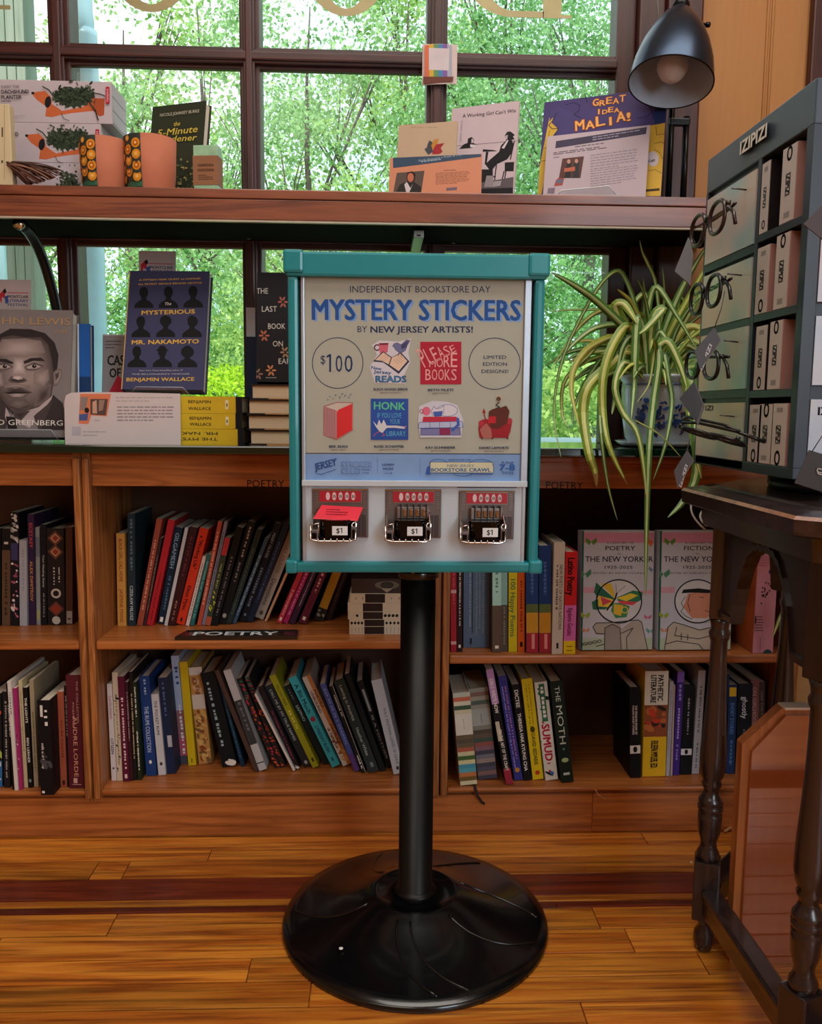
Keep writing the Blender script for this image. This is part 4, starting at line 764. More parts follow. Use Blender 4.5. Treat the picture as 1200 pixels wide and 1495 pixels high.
row(.0985, [
 (672, 25, 661, 1147, 1013, '#d0ccb8', stripes1+[(.28, .4, .05, 'collected', '#6c6a60', .5)], 'cloth bound book with bright horizontal stripes', {'hard': True}),
 (698, 28, 684, 1139, 1006, '#8c8a84', stripes2+[(.28, .4, .05, 'stories', '#4c4a44', .5)], 'cloth bound book with muted horizontal stripes', {'hard': True}),
 (737, 11, 707.5, 1146, 978, '#171418', [('v', 0, .3, 0, 1, '#b88ac0'), ('v', .86, 1, 0, 1, '#9c3040'), ('v', .45, .62, 0, .55, '#c9c0a8'), (.08, .38, .5, 'GIRLS WRITE NOW', W, .5, .02), (.52, .88, .45, 'ON THE ART OF THE CRAFT', W, .5, .02)], 'pink topped black book'),
 (751.5, 12.5, 727, 1140, 988, '#3a3a8c', [(.1, .9, .2, 'RADICAL AT THE EDGE OF WHAT IS', '#a89ad0', .3), (.1, .8, .2, 'AN AMERICAN MEMOIR', '#c07a94', .65), ('o', .9, .3, 1, '#c98a3a')], 'violet blue tall book'),
 (765, 11, 747, 1140, 1000, '#141416', [(.06, .24, .5, 'DICTEE', W, .5, .03), (.3, .9, .45, 'THERESA HAK KYUNG CHA', W, .5, .03)], 'black book with white capitals'),
 (778, 16, 761, 1139, 992, '#d9bf1c', [(.06, .48, .16, 'A CARNIVAL OF SNACKERY', '#8c7a14', .35), (.06, .46, .14, 'DIARIES', '#8c7a14', .62), ('o', .5, .22, 1.4, '#4c4410'), (.54, .85, .36, 'DAVID SEDARIS', '#3c3410', .5, .02), ('o', .93, .22, 1, '#c23a20')], 'lemon yellow thick book'),
 (796.5, 18.5, 780, 1140, 997, '#d8d6cc', [('s', 61, 26, .02, .95, '#1c1c22', '#3a6ab0', '#2f7a4c', '#c23048'), ('v', .42, .82, .06, .94, '#dcdad0'), ('v', .02, .4, .3, .75, '#2f6a4c'), (.05, .37, .3, 'PALESTINE MEMORY', W, .52, .03), (.43, .8, .62, 'SUMUD', '#b8203c', .5, .05)], 'white busy patterned book with crimson capitals'),
 (819.5, 18.5, 803, 1143, 996, '#18241f', [(.05, .2, .4, 'THE', '#c2d0c4', .5, 0), (.24, .62, .5, 'MOTH', '#c2d0c4', .5, 0), (.66, .7, .2, 'ALL THESE', '#5c9a8c'), ('o', .78, .28, .7, '#a8c08a'), ('h', .93, .35, '25', '#c2d0c4')], 'dark green hardback with tall pale letters', {'hard': True}),
 (920, 15.5, 919, 1136, 1004, '#0f1015', [(.2, .52, .2, 'THE PENGUIN BOOK OF', W, .62), (.2, .52, .18, 'ITALIAN SHORT STORIES', W, .35), ('b', .64, .73, '#d8d6d0'), ('o', .685, .2, 1.5, '#17171a')], 'black white-banded book left of the yellow one,', {'d': .13}),
 (937.5, 34, 942, 1134, 980, '#dcb023', [('b', 0, .32, '#dcd8ca'), ('v', .32, .62, 0, 1, '#8c4a2c'), ('s', 71, 14, .34, .6, '#c8402c', '#b86a3a', '#2a2420'), (.04, .28, .24, 'PATHETIC', '#221c14', .68, .04), (.04, .3, .24, 'LITERATURE', '#221c14', .38, .04), (.66, .92, .3, 'EILEEN MYLES, ED.', '#221c14', .5, .04)], 'thick white, red and yellow book'),
 (972, 5.5, 978, 1133, 995, '#a9a9b4', [(.1, .8, .4, 'essays', '#8a8a96')], 'thin silver grey book'),
 (978.5, 2.5, 983, 1133, 1000, '#b09a94', [], 'very thin beige pamphlet'),
 (981.5, 10, 989.5, 1132, 981, '#41287c', [('v', 0, .1, 0, 1, '#7c5ab4'), (.12, .28, .5, 'YELLOW', '#9a84d0'), (.35, .65, .4, 'Blood Sugar Canto', '#b09ad8'), (.7, .85, .4, 'Author', '#8a78c0')], 'purple paperback'),
 (992.5, 16, 998, 1131, 1000, '#0f1014', [(.15, .55, .2, 'The Penguin Book of Prose', '#9a9a9a', .55), ('b', .71, .78, '#d8d4dc'), ('o', .745, .16, 1.5, '#17171a')], 'black white-banded book right of the purple one,', {'d': .13}),
 (1010, 10.5, 1020, 1130, 979, '#b2b8c4', [(.15, .6, .3, 'THE BEST AMERICAN SHORT ESSAYS', '#5c6a7c'), (.7, .95, .3, 'Editors', '#5c6a7c')], 'pale blue white book beside the table leg'),
 (1043, 13, 1052, 1130, 985, '#1c2d4c', [('b', 0, .02, '#1c2d4c'), (.25, .95, .4, 'LONG SHORT STORIES', '#5a7cae')], 'navy book behind the table leg'),
 (1057.5, 12.5, 1062, 1130, 1000, '#1e3358', [('v', .03, .13, .1, .9, '#dcb41c'), (.2, .55, .45, 'SHORT STORIES', '#5a82c0'), (.62, .9, .4, 'Collected', '#4a6aa0')], 'blue book with yellow label at its top'),
 (1071, 21, 1075, 1131, 999, '#10141c', [(.14, .38, .38, 'ghostly', '#cfd4d8', .5, .02), (.5, .75, .2, 'Audrey Niffenegger', '#6c7480', .5), ('v', .93, .96, .3, .5, '#6c7480')], 'thick black book with pale lowercase word', {'hard': True}),
 (1093, 12.5, 1096, 1128, 993, '#84504c', [(.08, .5, .45, 'ON GIRLHOOD', '#c49a90', .5, .02)], 'dusty rose book'),
 (1106.5, 9, 1108, 1126, 996, '#4c3a34', [(.1, .6, .4, 'HOMELAND', '#7c6860')], 'dark taupe book against the bookcase side'),
], 'in the right bookcase, bottom row', 'books on the right bookcase bottom row')
# ribbon marker hanging from the striped book
p = PY(694, 1146, YF-.003); MB().tube([(p.x, YF+.03, .0995), (p.x, YF-.004, .100), (p.x+.004, YF-.006, .085), (p.x+.014, YF-.005, .070), (p.x+.02, YF-.004, .066)], .0014, M('#15120f', .7), 5, flat=2.2).build('ribbon_marker', label='black ribbon marker hanging over the shelf edge below the striped book', cat='ribbon', loc=(p.x, YF, .08))
# small books stacked flat at the end of the poetry shelf
zc = .4108; cream = '#c9bda6'
for i, (l, r, y0, y1, pat, lab) in enumerate([(510, 596, 922, 911, 'bars', 'small cream and brown book with bars, lowest of the flat stack'), (510, 597, 909.5, 900, 'diamonds', 'small cream and brown book with diamonds, second from bottom of the flat stack'), (508, 595, 898.5, 888, 'leaves', 'small cream and brown book with leaf shapes, third of the flat stack'), (507.7, 595, 887, 875, 'plain', 'small cream and brown book with plain label, fourth of the flat stack'), (511, 597, 874, 861, 'crosses', 'small cream and brown book with little crosses, upper of the cream spines')]):
    Y = 1.705; X0 = PY(l, 900, Y).x; X1 = PY(r, 900, Y).x; th = (y0-y1+1)*Y/FPX; z1 = zc+th
    t = thing('book', ((X0+X1)/2, Y, zc), lab, 'book', 'small books stacked flat behind the pole')
    MB().box((X0, Y, zc), (X1, Y+.001, z1), M(cream, .6)).box((X0, Y+.001, zc), (X1, Y+.16, zc+.0015), M(cream, .6)).box((X0, Y+.001, z1-.0015), (X1, Y+.16, z1), M(cream, .6)).build('cover', t)
    MB().box((X0+.003, Y+.0012, zc+.0016), (X1-.003, Y+.157, z1-.0016), M(PGS, .8)).build('pages', t)
    a = Art((0, Y, 0), (1, 0, 0), (0, 0, 1), (0, -1, 0), lift=.0001); xm = X0+.031; xn = X0+.072; zm = (zc+z1)/2
    a.rect(xm, zc+.0006, xn, z1-.0004, '#2a1c18')
    for q in range(4):
        for xx in (X0+.005+q*.007, xn+.005+q*.008):
            if pat == 'bars': a.rect(xx, zc+.002, xx+.001, z1-.002, '#8a7a68')
            elif pat == 'diamonds': a.disc(xx, zm, .0032, .004, '#1c1614', n=4)
            elif pat == 'leaves': a.disc(xx, zm, .0038 if xx > xm else (.003 if q == 2 else .0001), .0034, '#1c1614', n=6, rot=40)
            elif pat == 'crosses' and q % 2: a.line([(xx, zm-.003), (xx, zm+.003)], .0006, '#1c1614'); a.line([(xx-.0015, zm), (xx+.0015, zm)], .0006, '#1c1614')
    a.build(t, 'spine_print'); zc = z1+.0003
X0 = PY(513, 850, 1.71).x; X1 = PY(594, 850, 1.71).x
t = thing('book', ((X0+X1)/2, 1.71, zc), 'dark brown book with silvery oval ornament topmost on the flat stack', 'book', 'small books stacked flat behind the pole')
MB().box((X0, 1.71, zc), (X1, 1.7115, zc+.030), M('#2a1815', .5)).box((X0, 1.7115, zc), (X1, 1.86, zc+.002), M('#2a1815', .5)).box((X0, 1.7115, zc+.028), (X1, 1.86, zc+.030), M('#2a1815', .5)).build('cover', t)
MB().box((X0+.002, 1.712, zc+.0021), (X1-.003, 1.857, zc+.0279), M(PGS, .8)).build('pages', t)
a = Art((0, 1.71, 0), (1, 0, 0), (0, 0, 1), (0, -1, 0)); p = a.hit(565, 848)
a.disc(p[0], zc+.017, .025, .0085, '#6a665c', n=24); a.disc(p[0], zc+.017, .014, .0075, '#3a3834', n=20); a.poly([(p[0]-.012, zc+.010), (p[0]+.012, zc+.010), (p[0], zc+.001)], '#9a9484'); a.build(t, 'spine_print')
# POETRY block lying on the shelf edge
bx = [PZ(253, 934, .413), PZ(436, 930, .413)]
sg = thing('shelf_sign', ((bx[0].x+bx[1].x)/2, YF+.03, .4108), 'black raised-edge POETRY sign lying on the front of the shelf', 'sign')
A, Bq = bx[0].x, bx[1].x; y0, y1 = YF+.004, YF+.052; tk = M('#101113', .3, var=.2, coat=.3)
T = Matrix.Translation(((A+Bq)/2, (y0+y1)/2, .4158)) @ Matrix.Rotation(math.radians(.8), 4, 'Z') @ Matrix.Rotation(math.radians(.8), 4, 'X')
hw = (Bq-A)/2-.002
mb = MB().prism([(-hw-.0, -.023, -.0035), (hw, -.023, -.0035), (hw, .023, -.0035), (-hw+.012, .023, -.0035)], (0, 0, .0065), tk, T)
for q in (((-hw+.003, -.022, .003), (hw-.003, -.0195, .005)), ((-hw+.015, .0195, .003), (hw-.003, .022, .005))): mb.box(*q, tk, T)
mb.build('block', sg)
a = Art(T @ Vector((0, 0, .003)), T.to_3x3() @ Vector((1, 0, 0)), T.to_3x3() @ Vector((0, 1, 0)), T.to_3x3() @ Vector((0, 0, 1)))
a.text((-hw*.72, -.012), (hw*.66, -.012), .026, 'POETRY', '#c9ccd0', .035); a.build(sg, 'lettering', 'silver grey lettering')
# ------------------------------------------------------------------ face-out books, cards and goods on the worktop and shelf
def bis(f, lo, hi):
    s = f(hi) > f(lo)
    for _ in range(50):
        m = (lo+hi)/2
        if (f(m) > 0) == s: hi = m
        else: lo = m
    return (lo+hi)/2
def frame(xl, Y, z, yaw, tilt):
    y, t = math.radians(yaw), math.radians(tilt); P = PY(xl, 600, Y); B = Vector((P.x, Y, z))
    for _ in range(12):                                       # bottom left corner lands on column xl
        x, _y = proj(B); B.x += (xl-x)*Y/FPX
    ex = Vector((math.cos(y), math.sin(y), 0)); e0 = Vector((-math.sin(y), math.cos(y), 0)); up = Vector((0, 0, 1))
    return B, ex, e0*math.cos(t)-up*math.sin(t), up*math.cos(t)+e0*math.sin(t)
def face(name, xl, xr, yt, Y, z, yaw, tilt, th, label, cat, group=None, cov='#ffffff', pg=PGS, book=True, hard=True, w=None, h=None, mat=None):
    B, ex, ey, ez = frame(xl, Y, z, yaw, tilt)
    if w is None: w = bis(lambda q: proj(B+ex*q)[0]-xr, .01, .6)
    if h is None: h = bis(lambda q: yt-proj(B+ez*q)[1], .01, .6)
    B = B+Vector((0, 0, max(0, th*math.sin(math.radians(tilt)))))
    T = Matrix(((ex.x, ey.x, ez.x, B.x), (ex.y, ey.y, ez.y, B.y), (ex.z, ey.z, ez.z, B.z), (0, 0, 0, 1)))
    t = thing(name, B, label, cat, group, mat=T)
    if book:
        m = M(cov, .5, var=.03, spec=.15); c = .0022 if hard else .0006; o = .003 if hard else 0
        MB().box((0, 0, 0), (w, c, h), m, T).box((0, th-c, 0), (w, th, h), m, T).box((0, c, 0), (c, th-c, h), m, T).build('cover', t)
        MB().box((c, c+.0002, o), (w-o-.0005, th-c-.0002, h-o), M(pg, .8, var=.12, scale=3, stretch=(3, 400, 3)), T).build('pages', t)
    else: MB().box((0, 0, 0), (w, th, h), mat or M(cov, .6, var=.02), T, bev=th*.2).build('sheet', t)
    a = Art(B, ex, ez, -ey, lift=.00008); a.W, a.H, a.T = w, h, T
    return t, a
acr = clear((.93, .97, .98), .16, .04, key='acrylic')
acre = M('#b9c6cc', .15, spec=.8)
def stand(xl, xr, Y, z, label, up=.030, back=.05, tilt=20):
    """little bent acrylic easel: front lip, tray, back rest"""
    A = PY(xl, 600, Y).x; Bx = PY(xr, 600, Y).x
    t = thing('acrylic_easel', ((A+Bx)/2, Y, z), label, 'stand', 'clear acrylic easels')
    pts = [(A+.012, Y-.004, z+up), (Bx-.012, Y-.004, z+up), (Bx, Y+.001, z+.003), (A, Y+.001, z+.003)]
    MB().prism(pts, (0, .0016, 0), acr).tube([pts[3], pts[0], pts[1], pts[2]], .0006, acre, 4).build('lip', t)
    MB().box((A, Y+.0012, z+.0004), (Bx, Y+back, z+.0022), acr).build('tray', t)
    return t
# --- worktop row
# grey portrait book on the left
t, a = face('book', -42, 101, 456, 1.715, ZC+.004, 0, 11, .034, 'large grey portrait book facing out at the left end of the worktop', 'book', 'face-out books on the worktop', '#6f6668')
a.rect(.0, .0, a.W, a.H, M('#746b6d', .4, var=.15, scale=9))
q = lambda pts, c, s=6.667, ox=0, oy=440: a.poly([(ox+x/s, oy+y/s) for x, y in pts], c, True)
g = ['#2a2324', '#3c3334', '#5a4e4e', '#7c6d6b', '#9a8a87', '#b3a3a0', '#1c1718']
qs = lambda pts, c0, c1, n=6, to=.3: a.soft([(x/6.667, 440+y/6.667) for x, y in pts], c0, c1, n, True, to)
q([(-90, 600), (-60, 420), (0, 320), (100, 265), (300, 270), (440, 310), (530, 400), (570, 520), (560, 640), (530, 740), (500, 920), (420, 1030), (250, 1080), (120, 1100), (0, 960), (-80, 800)], g[0])
qs([(-80, 560), (-40, 420), (20, 350), (120, 330), (250, 350), (400, 350), (470, 420), (505, 560), (522, 700), (515, 840), (490, 930), (400, 1020), (250, 1075), (120, 1080), (20, 960), (-60, 820)], '#4c4141', '#8f7f7c', 12, .35)
qs([(20, 370), (240, 360), (400, 385), (440, 500), (250, 545), (0, 530), (-50, 500)], '#7c6d6b', '#a3938f', 7); qs([(330, 690), (470, 660), (480, 760), (430, 830), (330, 800)], '#7c6d6b', '#988884', 6)
qs([(140, 545), (230, 545), (262, 720), (115, 720)], '#8f7f7c', '#b9aaa6', 6); qs([(380, 860), (500, 800), (490, 920), (420, 1000), (330, 1030)], '#6a5c5b', '#433838', 6); qs([(-60, 700), (20, 690), (40, 820), (-50, 850)], '#7c6d6b', '#9a8a87', 5)
qs([(520, 690), (560, 655), (605, 665), (600, 740), (560, 820), (522, 830)], '#6a5c5b', '#a39490', 5); qs([(535, 705), (578, 685), (575, 735), (542, 780)], '#5a4e4e', '#3c3334', 4)
q([(-30, 560), (60, 560), (135, 596), (120, 612), (0, 586), (-30, 592)], g[0]); q([(230, 585), (300, 552), (400, 548), (440, 582), (330, 578), (240, 608)], g[0])
qs([(-30, 600), (60, 596), (130, 640), (60, 672), (-30, 668)], '#6a5c5b', '#5a4e4e', 3, .6); qs([(235, 640), (330, 592), (430, 632), (350, 675), (260, 675)], '#6a5c5b', '#5a4e4e', 3, .6)
q([(-20, 628), (60, 612), (110, 640), (50, 656), (-20, 652)], '#a3938f'); q([(255, 640), (330, 610), (405, 636), (350, 656), (272, 656)], '#a3938f')
for cx, cy in ((48, 634), (335, 632)): a.disc(cx/6.667, 440+cy/6.667, 3.3, 2.8, g[6], True); a.disc(cx/6.667+.8, 440+cy/6.667-.8, .6, .6, '#d8d0cc', True)
a.line([(x/6.667, 440+y/6.667) for x, y in [(-20, 622), (55, 602), (125, 640)]], .8, g[0], True); a.line([(x/6.667, 440+y/6.667) for x, y in [(245, 640), (330, 600), (420, 630)]], .8, g[0], True)
qs([(82, 765), (115, 725), (150, 750), (190, 760), (235, 745), (268, 770), (230, 788), (180, 795), (100, 785)], '#5a4e4e', '#2a2324', 4, .5); qs([(130, 725), (215, 725), (225, 757), (180, 768), (122, 752)], '#9a8a87', '#c3b5b1', 4)
qs([(40, 815), (150, 800), (300, 820), (290, 850), (150, 830), (50, 850)], '#7c6d6b', '#8f7f7c', 3)
qs([(35, 885), (95, 838), (150, 850), (200, 838), (285, 872), (322, 892), (200, 884), (90, 890)], '#5a4e4e', '#3c3334', 4, .5); q([(55, 889), (150, 877), (305, 889), (230, 897), (90, 901)], g[6]); qs([(68, 903), (160, 895), (285, 898), (225, 938), (115, 938)], '#6a5c5b', '#a3938f', 5)
qs([(100, 955), (250, 950), (300, 1010), (180, 1050), (90, 1020)], '#5a4e4e', '#6f6260', 4)
q([(-60, 1000), (0, 930), (50, 1000), (100, 1090), (60, 1240), (-60, 1240)], g[1]); q([(520, 910), (610, 990), (640, 1100), (630, 1250), (380, 1250), (350, 1170), (330, 1120)], '#322a2b'); q([(150, 1100), (380, 1030), (515, 915), (500, 960), (330, 1170), (290, 1240), (150, 1150)], '#a8999a'); q([(60, 1030), (100, 1110), (70, 1180), (50, 1120)], '#a8999a')
qs([(130, 1082), (300, 1062), (210, 1160), (150, 1140)], '#4c4141', '#322a2b', 4); q([(60, 1120), (150, 1130), (170, 1240), (80, 1240)], g[6]); q([(330, 1120), (350, 1100), (520, 960), (470, 1080), (400, 1250), (380, 1250)], '#433838')
a.text((-24, 473), (103, 475), 11, 'JOHN LEWIS', '#a98a5c', .0, px=True); a.text((80, 486.5), (98, 487), 5, 'A LIFE', '#a98a5c', 0, px=True); a.text((-36, 620), (92, 621.5), 8, 'DAVID GREENBERG', '#d8d2cc', 0, px=True); a.build(t)
stand(-40, 84, 1.700, ZC, 'clear acrylic easel holding the grey portrait book', .026)
t, a = face('book', 114, 133, 474, 1.765, ZC, 0, 5, .022, 'dark blue book standing behind the grey portrait book', 'book', 'face-out books on the worktop', '#1c3a66'); a.rect(.0, a.H*.55, a.W, a.H, '#1f5aa8'); a.rect(0, 0, a.W*.12, a.H, '#c9d2d8'); a.build(t)
def fest(xl, xr, yt, Y, z, h, lab):
    t, a = face('flyer', xl, xr, yt, Y, z, 1, 6, .0006, lab, 'card', 'literary festival cards', '#c3b4b4', book=False)
    W, H = a.W, a.H
    a.poly([(W*.05, H-.030), (W*.14, H-.023), (W*.22, H-.024), (W*.2, H-.04), (W*.12, H-.036), (W*.1, H-.05), (W*.06, H-.045)], '#c4303a'); a.poly([(W*.14, H-.023), (W*.22, H-.018), (W*.26, H-.026), (W*.2, H-.03)], '#17171a'); a.poly([(W*.2, H-.035), (W*.3, H-.033), (W*.3, H-.05), (W*.22, H-.05)], '#3d5a9c')
    a.rect(W*.27, H-.028, W*.93, H-.0265, '#c4303a')
    for i, (s, c) in enumerate((('MONTCLAIR', '#26262c'), ('LITERARY', '#3d4a8c'), ('FESTIVAL', '#5a5c78'))): a.text((W*.3, H-.038-i*.0085), (W*.92, H-.038-i*.0085), .006, s, c, .03)
    a.lines(W*.08, H-.072, W*.92, H-.064, 1, '#3a3438', px=False, seed=5); a.build(t, 'print')
fest(-2, 46, 408, 1.80, ZC, 0, 'pale pink card sticking up behind the grey portrait book'); fest(203, 257, 366, 1.845, ZC+.001, 0, 'pale pink card sticking up above the navy silhouettes book'); fest(150, 190, 488, 1.835, ZC+.001, 0, 'pale pink card low behind the grey book with black capitals')
t, a = face('book', 147, 203, 492, 1.80, ZC, 0, 10, .016, 'grey book with black condensed capitals behind the navy silhouettes book', 'book', 'face-out books on the worktop', '#8f8888', hard=False)
a.lines(154, 496, 178, 510, 3, '#3a3638', seed=8, h=.3); a.text((157, 533), (188, 533), 15, 'CASE', '#17161a', .03, px=True); a.text((160, 551), (176, 551), 14, 'OF', '#17161a', .03, px=True); a.poly([(158, 575), (172, 548), (182, 556), (184, 578)], '#b01c34', True); a.build(t)
# stack of yellow-spined books, the navy book stands on it
zz = ZC; g1 = 'yellow-spined books stacked flat'
tops = [(645, 624), (623, 603.5), (602.5, 578)]
for i, (yb, yt) in enumerate(tops):
    Y = 1.70; th = .030 if i < 2 else .0335; X0 = PY(200, 600, Y).x+[.0, .003, .001][i]; X1 = PY(356, 600, Y).x-[.0, .004, .003][i]
    t = thing('book', ((X0+X1)/2, Y, zz), ['yellow-spined black book at the bottom of the stack, title upside down', 'yellow-spined black book in the middle of the stack', 'yellow-spined black book on top of the stack under the navy book'][i], 'book', g1)
    b = MB(); kk = M('#14151c', .4); ye = M('#d3b01f', .45)
    b.box((X0, Y, zz), (X1, Y+.0022, zz+th), ye).box((X0, Y+.0022, zz), (X1, Y+.155, zz+.0022), kk).box((X0, Y+.0022, zz+th-.0022), (X1, Y+.155, zz+th), kk).build('cover', t)
    MB().box((X0+.003, Y+.0024, zz+.0024), (X1-.003, Y+.152, zz+th-.0024), M(PGS, .8, var=.12, scale=3, stretch=(3, 3, 400))).build('pages', t)
    a = Art((0, Y, 0), (1, 0, 0), (0, 0, 1), (0, -1, 0), lift=.00008); xm = PY(308, 600, Y).x; xe = PY(338, 600, Y).x
    if i: 
        a.text((X0+.10, zz+th*.60), (xm, zz+th*.60), .006, 'BENJAMIN', '#2c2816', .03); a.text((X0+.10, zz+th*.2), (xm, zz+th*.2), .006, 'WALLACE', '#2c2816', .03); a.rect(xe-.012, zz+th*.25, xe-.006, zz+th*.8, '#e6dcae'); a.rect(xe-.010, zz+th*.4, xe-.008, zz+th*.6, '#222')
    else: a.text((xm+.012, zz+th*.8), (X0+.02, zz+th*.8), .006, 'MR. NAKAMOTO', '#2c2816', .03); a.text((xm+.012, zz+th*.42), (X0+.02, zz+th*.42), .006, 'THE MYSTERIOUS', '#2c2816', .03)
    a.rect(X1-.013, zz, X1, zz+th, '#17181e'); a.build(t, 'spine_print'); zz += th+.0004
zs = zz
stand(191, 277, 1.703, zs, 'clear acrylic easel on top of the yellow-spined stack', .017, .08)
t, a = face('book', 177, 297, 401.5, 1.718, zs+.0035, -2, 17, .030, 'navy book with nine black silhouettes facing out on the stack', 'book', 'face-out books on the worktop', '#3d3e5e')
a.rect(0, 0, .0018, a.H, '#c9a45c')
q = lambda x, y: (170+x/7.867, 390+y/7.867)
for cx, cy, s, hd in ((315, 470, 1, 0), (597, 470, 1.02, 0), (880, 465, 1.03, 0), (280, 805, 1, 0), (565, 803, 1, 1), (868, 805, 1.03, 2), (235, 1150, 1, 0), (527, 1148, 1.02, 3), (815, 1150, 1.03, 4)):
    pts = [(-110, 0), (-105, -40), (-70, -72), (-30, -95), (-28, -120), (-48, -150), (-52, -200), (-30, -235), (0, -243), (34, -232), (50, -198), (46, -150), (28, -118), (30, -95), (75, -72), (105, -42), (112, 0)]
    a.poly([q(cx+x*s, cy+y*s) for x, y in pts], '#08080e', True)
    if hd == 1: a.disc(*q(cx, cy-185), 8.6, 8, '#08080e', True)
    if hd == 2: a.disc(*q(cx+8, cy-180), 7.6, 8, '#08080e', True)
    if hd == 3: a.poly([q(cx+x, cy-190+y) for x, y in ((-75, 0), (-60, -12), (60, -12), (75, 0), (40, 8), (-40, 8))], '#08080e', True)
    if hd == 4: a.disc(*q(cx, cy-175), 9.6, 8.4, '#08080e', True)
ye = '#d3a83c'
for s, x0, y0, x1, y1, h, b in (('A FIFTEEN-YEAR QUEST to UNMASK', 262, 158, 970, 140, 20, .02), ('the SECRET GENIUS BEHIND CRYPTO', 252, 207, 980, 190, 20, .02), ('MYSTERIOUS', 290, 548, 900, 532, 50, .035), ('MR. NAKAMOTO', 176, 888, 945, 875, 50, .03), ('BENJAMIN WALLACE', 116, 1312, 892, 1305, 42, .02), ('THE BILLIONAIRE\'S VINEGAR', 176, 1238, 842, 1234, 16, .01), ('New York Times bestselling author of', 265, 1196, 760, 1190, 16, .01)):
    a.text(q(x0, y0), q(x1, y1), h/7.867, s, ye if h > 17 else '#b8b4bc', b, px=True)
a.text(q(552, 440), q(628, 436), 4.5, 'The', '#e4e0dc', 0, px=True, ital=.2); a.build(t)
# white bent flyer in front of the stack
Y = 1.688; B, ex, ey, ez = frame(95, Y, ZC, 0, 3)
t = thing('flyer', B, 'white curved flyer with two small photos standing before the yellow-spined stack', 'flyer')
w_ = bis(lambda q_: proj(B+ex*q_)[0]-264, .01, .6); hh = bis(lambda q_: 572-proj(B+ez*q_)[1], .01, .3)
prof = [(0, 0), (w_, 0), (w_, hh*.985), (w_*.5, hh*1.0), (w_*.2, hh), (w_*.06, hh*.985), (w_*.015, hh*.93), (0, hh*.8)]
MB().prism([B+ex*u+ez*v for u, v in prof], ey*.0008, M('#c9bcbc', .6, var=.02)).build('sheet', t)
a = Art(B, ex, ez, -ey, lift=.00008); s = 6.667
def q(x, y): return (x/6.667, 440+y/6.667)
a.poly([q(780, 900), q(1080, 900), q(1040, 1120), q(890, 1110), q(860, 1195), q(765, 1190)], '#d47a56', True); a.poly([q(785, 930), q(860, 930), q(835, 1050), q(780, 1060)], '#8a7c74', True); a.poly([q(880, 950), q(1050, 950), q(1030, 1110), q(880, 1100)], '#5a4540', True); a.poly([q(900, 980), q(940, 960), q(945, 1090), q(900, 1090)], '#c99c84', True); a.poly([q(965, 960), q(1020, 960), q(1000, 1060), q(960, 1070)], '#9a7a6c', True); a.poly([q(770, 1100), q(860, 1090), q(850, 1160), q(770, 1160)], '#4a5a8c', True); a.disc(*q(845, 1060), 3.4, 4, '#221c1e', True)
a.lines(169, 578, 257, 588, 2, '#b0a0a2', seed=3, h=.3); a.lines(171, 592, 256, 616, 5, '#8c7e82', seed=5, h=.35); a.lines(138, 612.5, 152, 615, 1, '#8c8288', seed=6); a.lines(121, 628, 158, 638, 2, '#a29aa0', seed=9, h=.35); a.rect(105, 623, 118, 636, '#b3aab2', True); a.build(t, 'print')
# stack of four books, fore-edges out, tall dark book on top
zz = ZC; L4 = [(363, 648), (360, 626), (361, 604.5), (366, 583)]
for i, (xl, yb) in enumerate(L4):
    Y = 1.682+.002*(i % 2); X0 = PY(xl, 600, Y).x; X1 = X0+.235; th = .0295
    t = thing('book', ((X0+X1)/2, Y, zz), 'black book lying flat beside the machine with cream page edges out, %s' % ['lowest of four', 'second from bottom', 'third from bottom', 'topmost of four'][i], 'book', 'black books stacked fore-edge out')
    kk = M('#17161b', .4)
    MB().box((X0, Y, zz), (X1, Y+.155, zz+.0024), kk).box((X0, Y, zz+th-.0024), (X1, Y+.155, zz+th), kk).box((X0, Y+.1526, zz+.0024), (X1, Y+.155, zz+th-.0024), kk).build('cover', t)
    MB().box((X0+.004, Y+.003, zz+.0026), (X1-.003, Y+.152, zz+th-.0026), M('#cbb79a', .8, var=.15, scale=3, stretch=(3, 3, 500))).build('pages', t)
    MB().box((X0+.035, Y-.0002, zz+.0004), (X1, Y+.0008, zz+.0022), M('#cf9a62', .5)).build('jacket_flap', t, label='orange edge of the jacket flap')
    zz += th+.0003
t, a = face('book', 374, 478, 401, 1.70, zz, 0, 9, .03, 'tall black book with floral cover standing on the four black books', 'book', 'face-out books on the worktop', '#19171c')
q = lambda x, y: (x/2.857, 350+y/2.857)
for s_, x0, x1, y in (('THE', 1070, 1118, 225), ('LAST', 1092, 1155, 300), ('BOOK', 1118, 1190, 372), ('ON', 1138, 1180, 445), ('EARTH', 1162, 1250, 518)): a.text(q(x0, y), q(x1, y), 8.5, s_, '#c3bfb8', .0, px=True)
for cx, cy, c in ((1102, 400, '#a8604a'), (1130, 545, '#b87a50'), (1180, 260, '#a05a4c'), (1075, 560, '#8c6a5a'), (1190, 470, '#9c7a5c')):
    for k in range(6): a.disc(*q(cx+13*math.cos(k), cy+16*math.sin(k*1.05)), 3.4, 1.5, c, True, n=8, rot=k*60)
a.lines(388, 550, 414, 553, 1, '#8c8880', seed=2); a.build(t)
t, a = face('book', 360, 378, 492, 1.79, ZC, 0, 4, .012, 'dark navy book edge just left of the tall floral book', 'book', 'face-out books on the worktop', '#1c2a44', hard=False); a.build(t)
face('flyer', 361, 374, 449, 1.815, ZC, 0, 2, .0006, 'blank white card rising behind the tall floral book', 'card', None, '#b9c0d0', book=False)
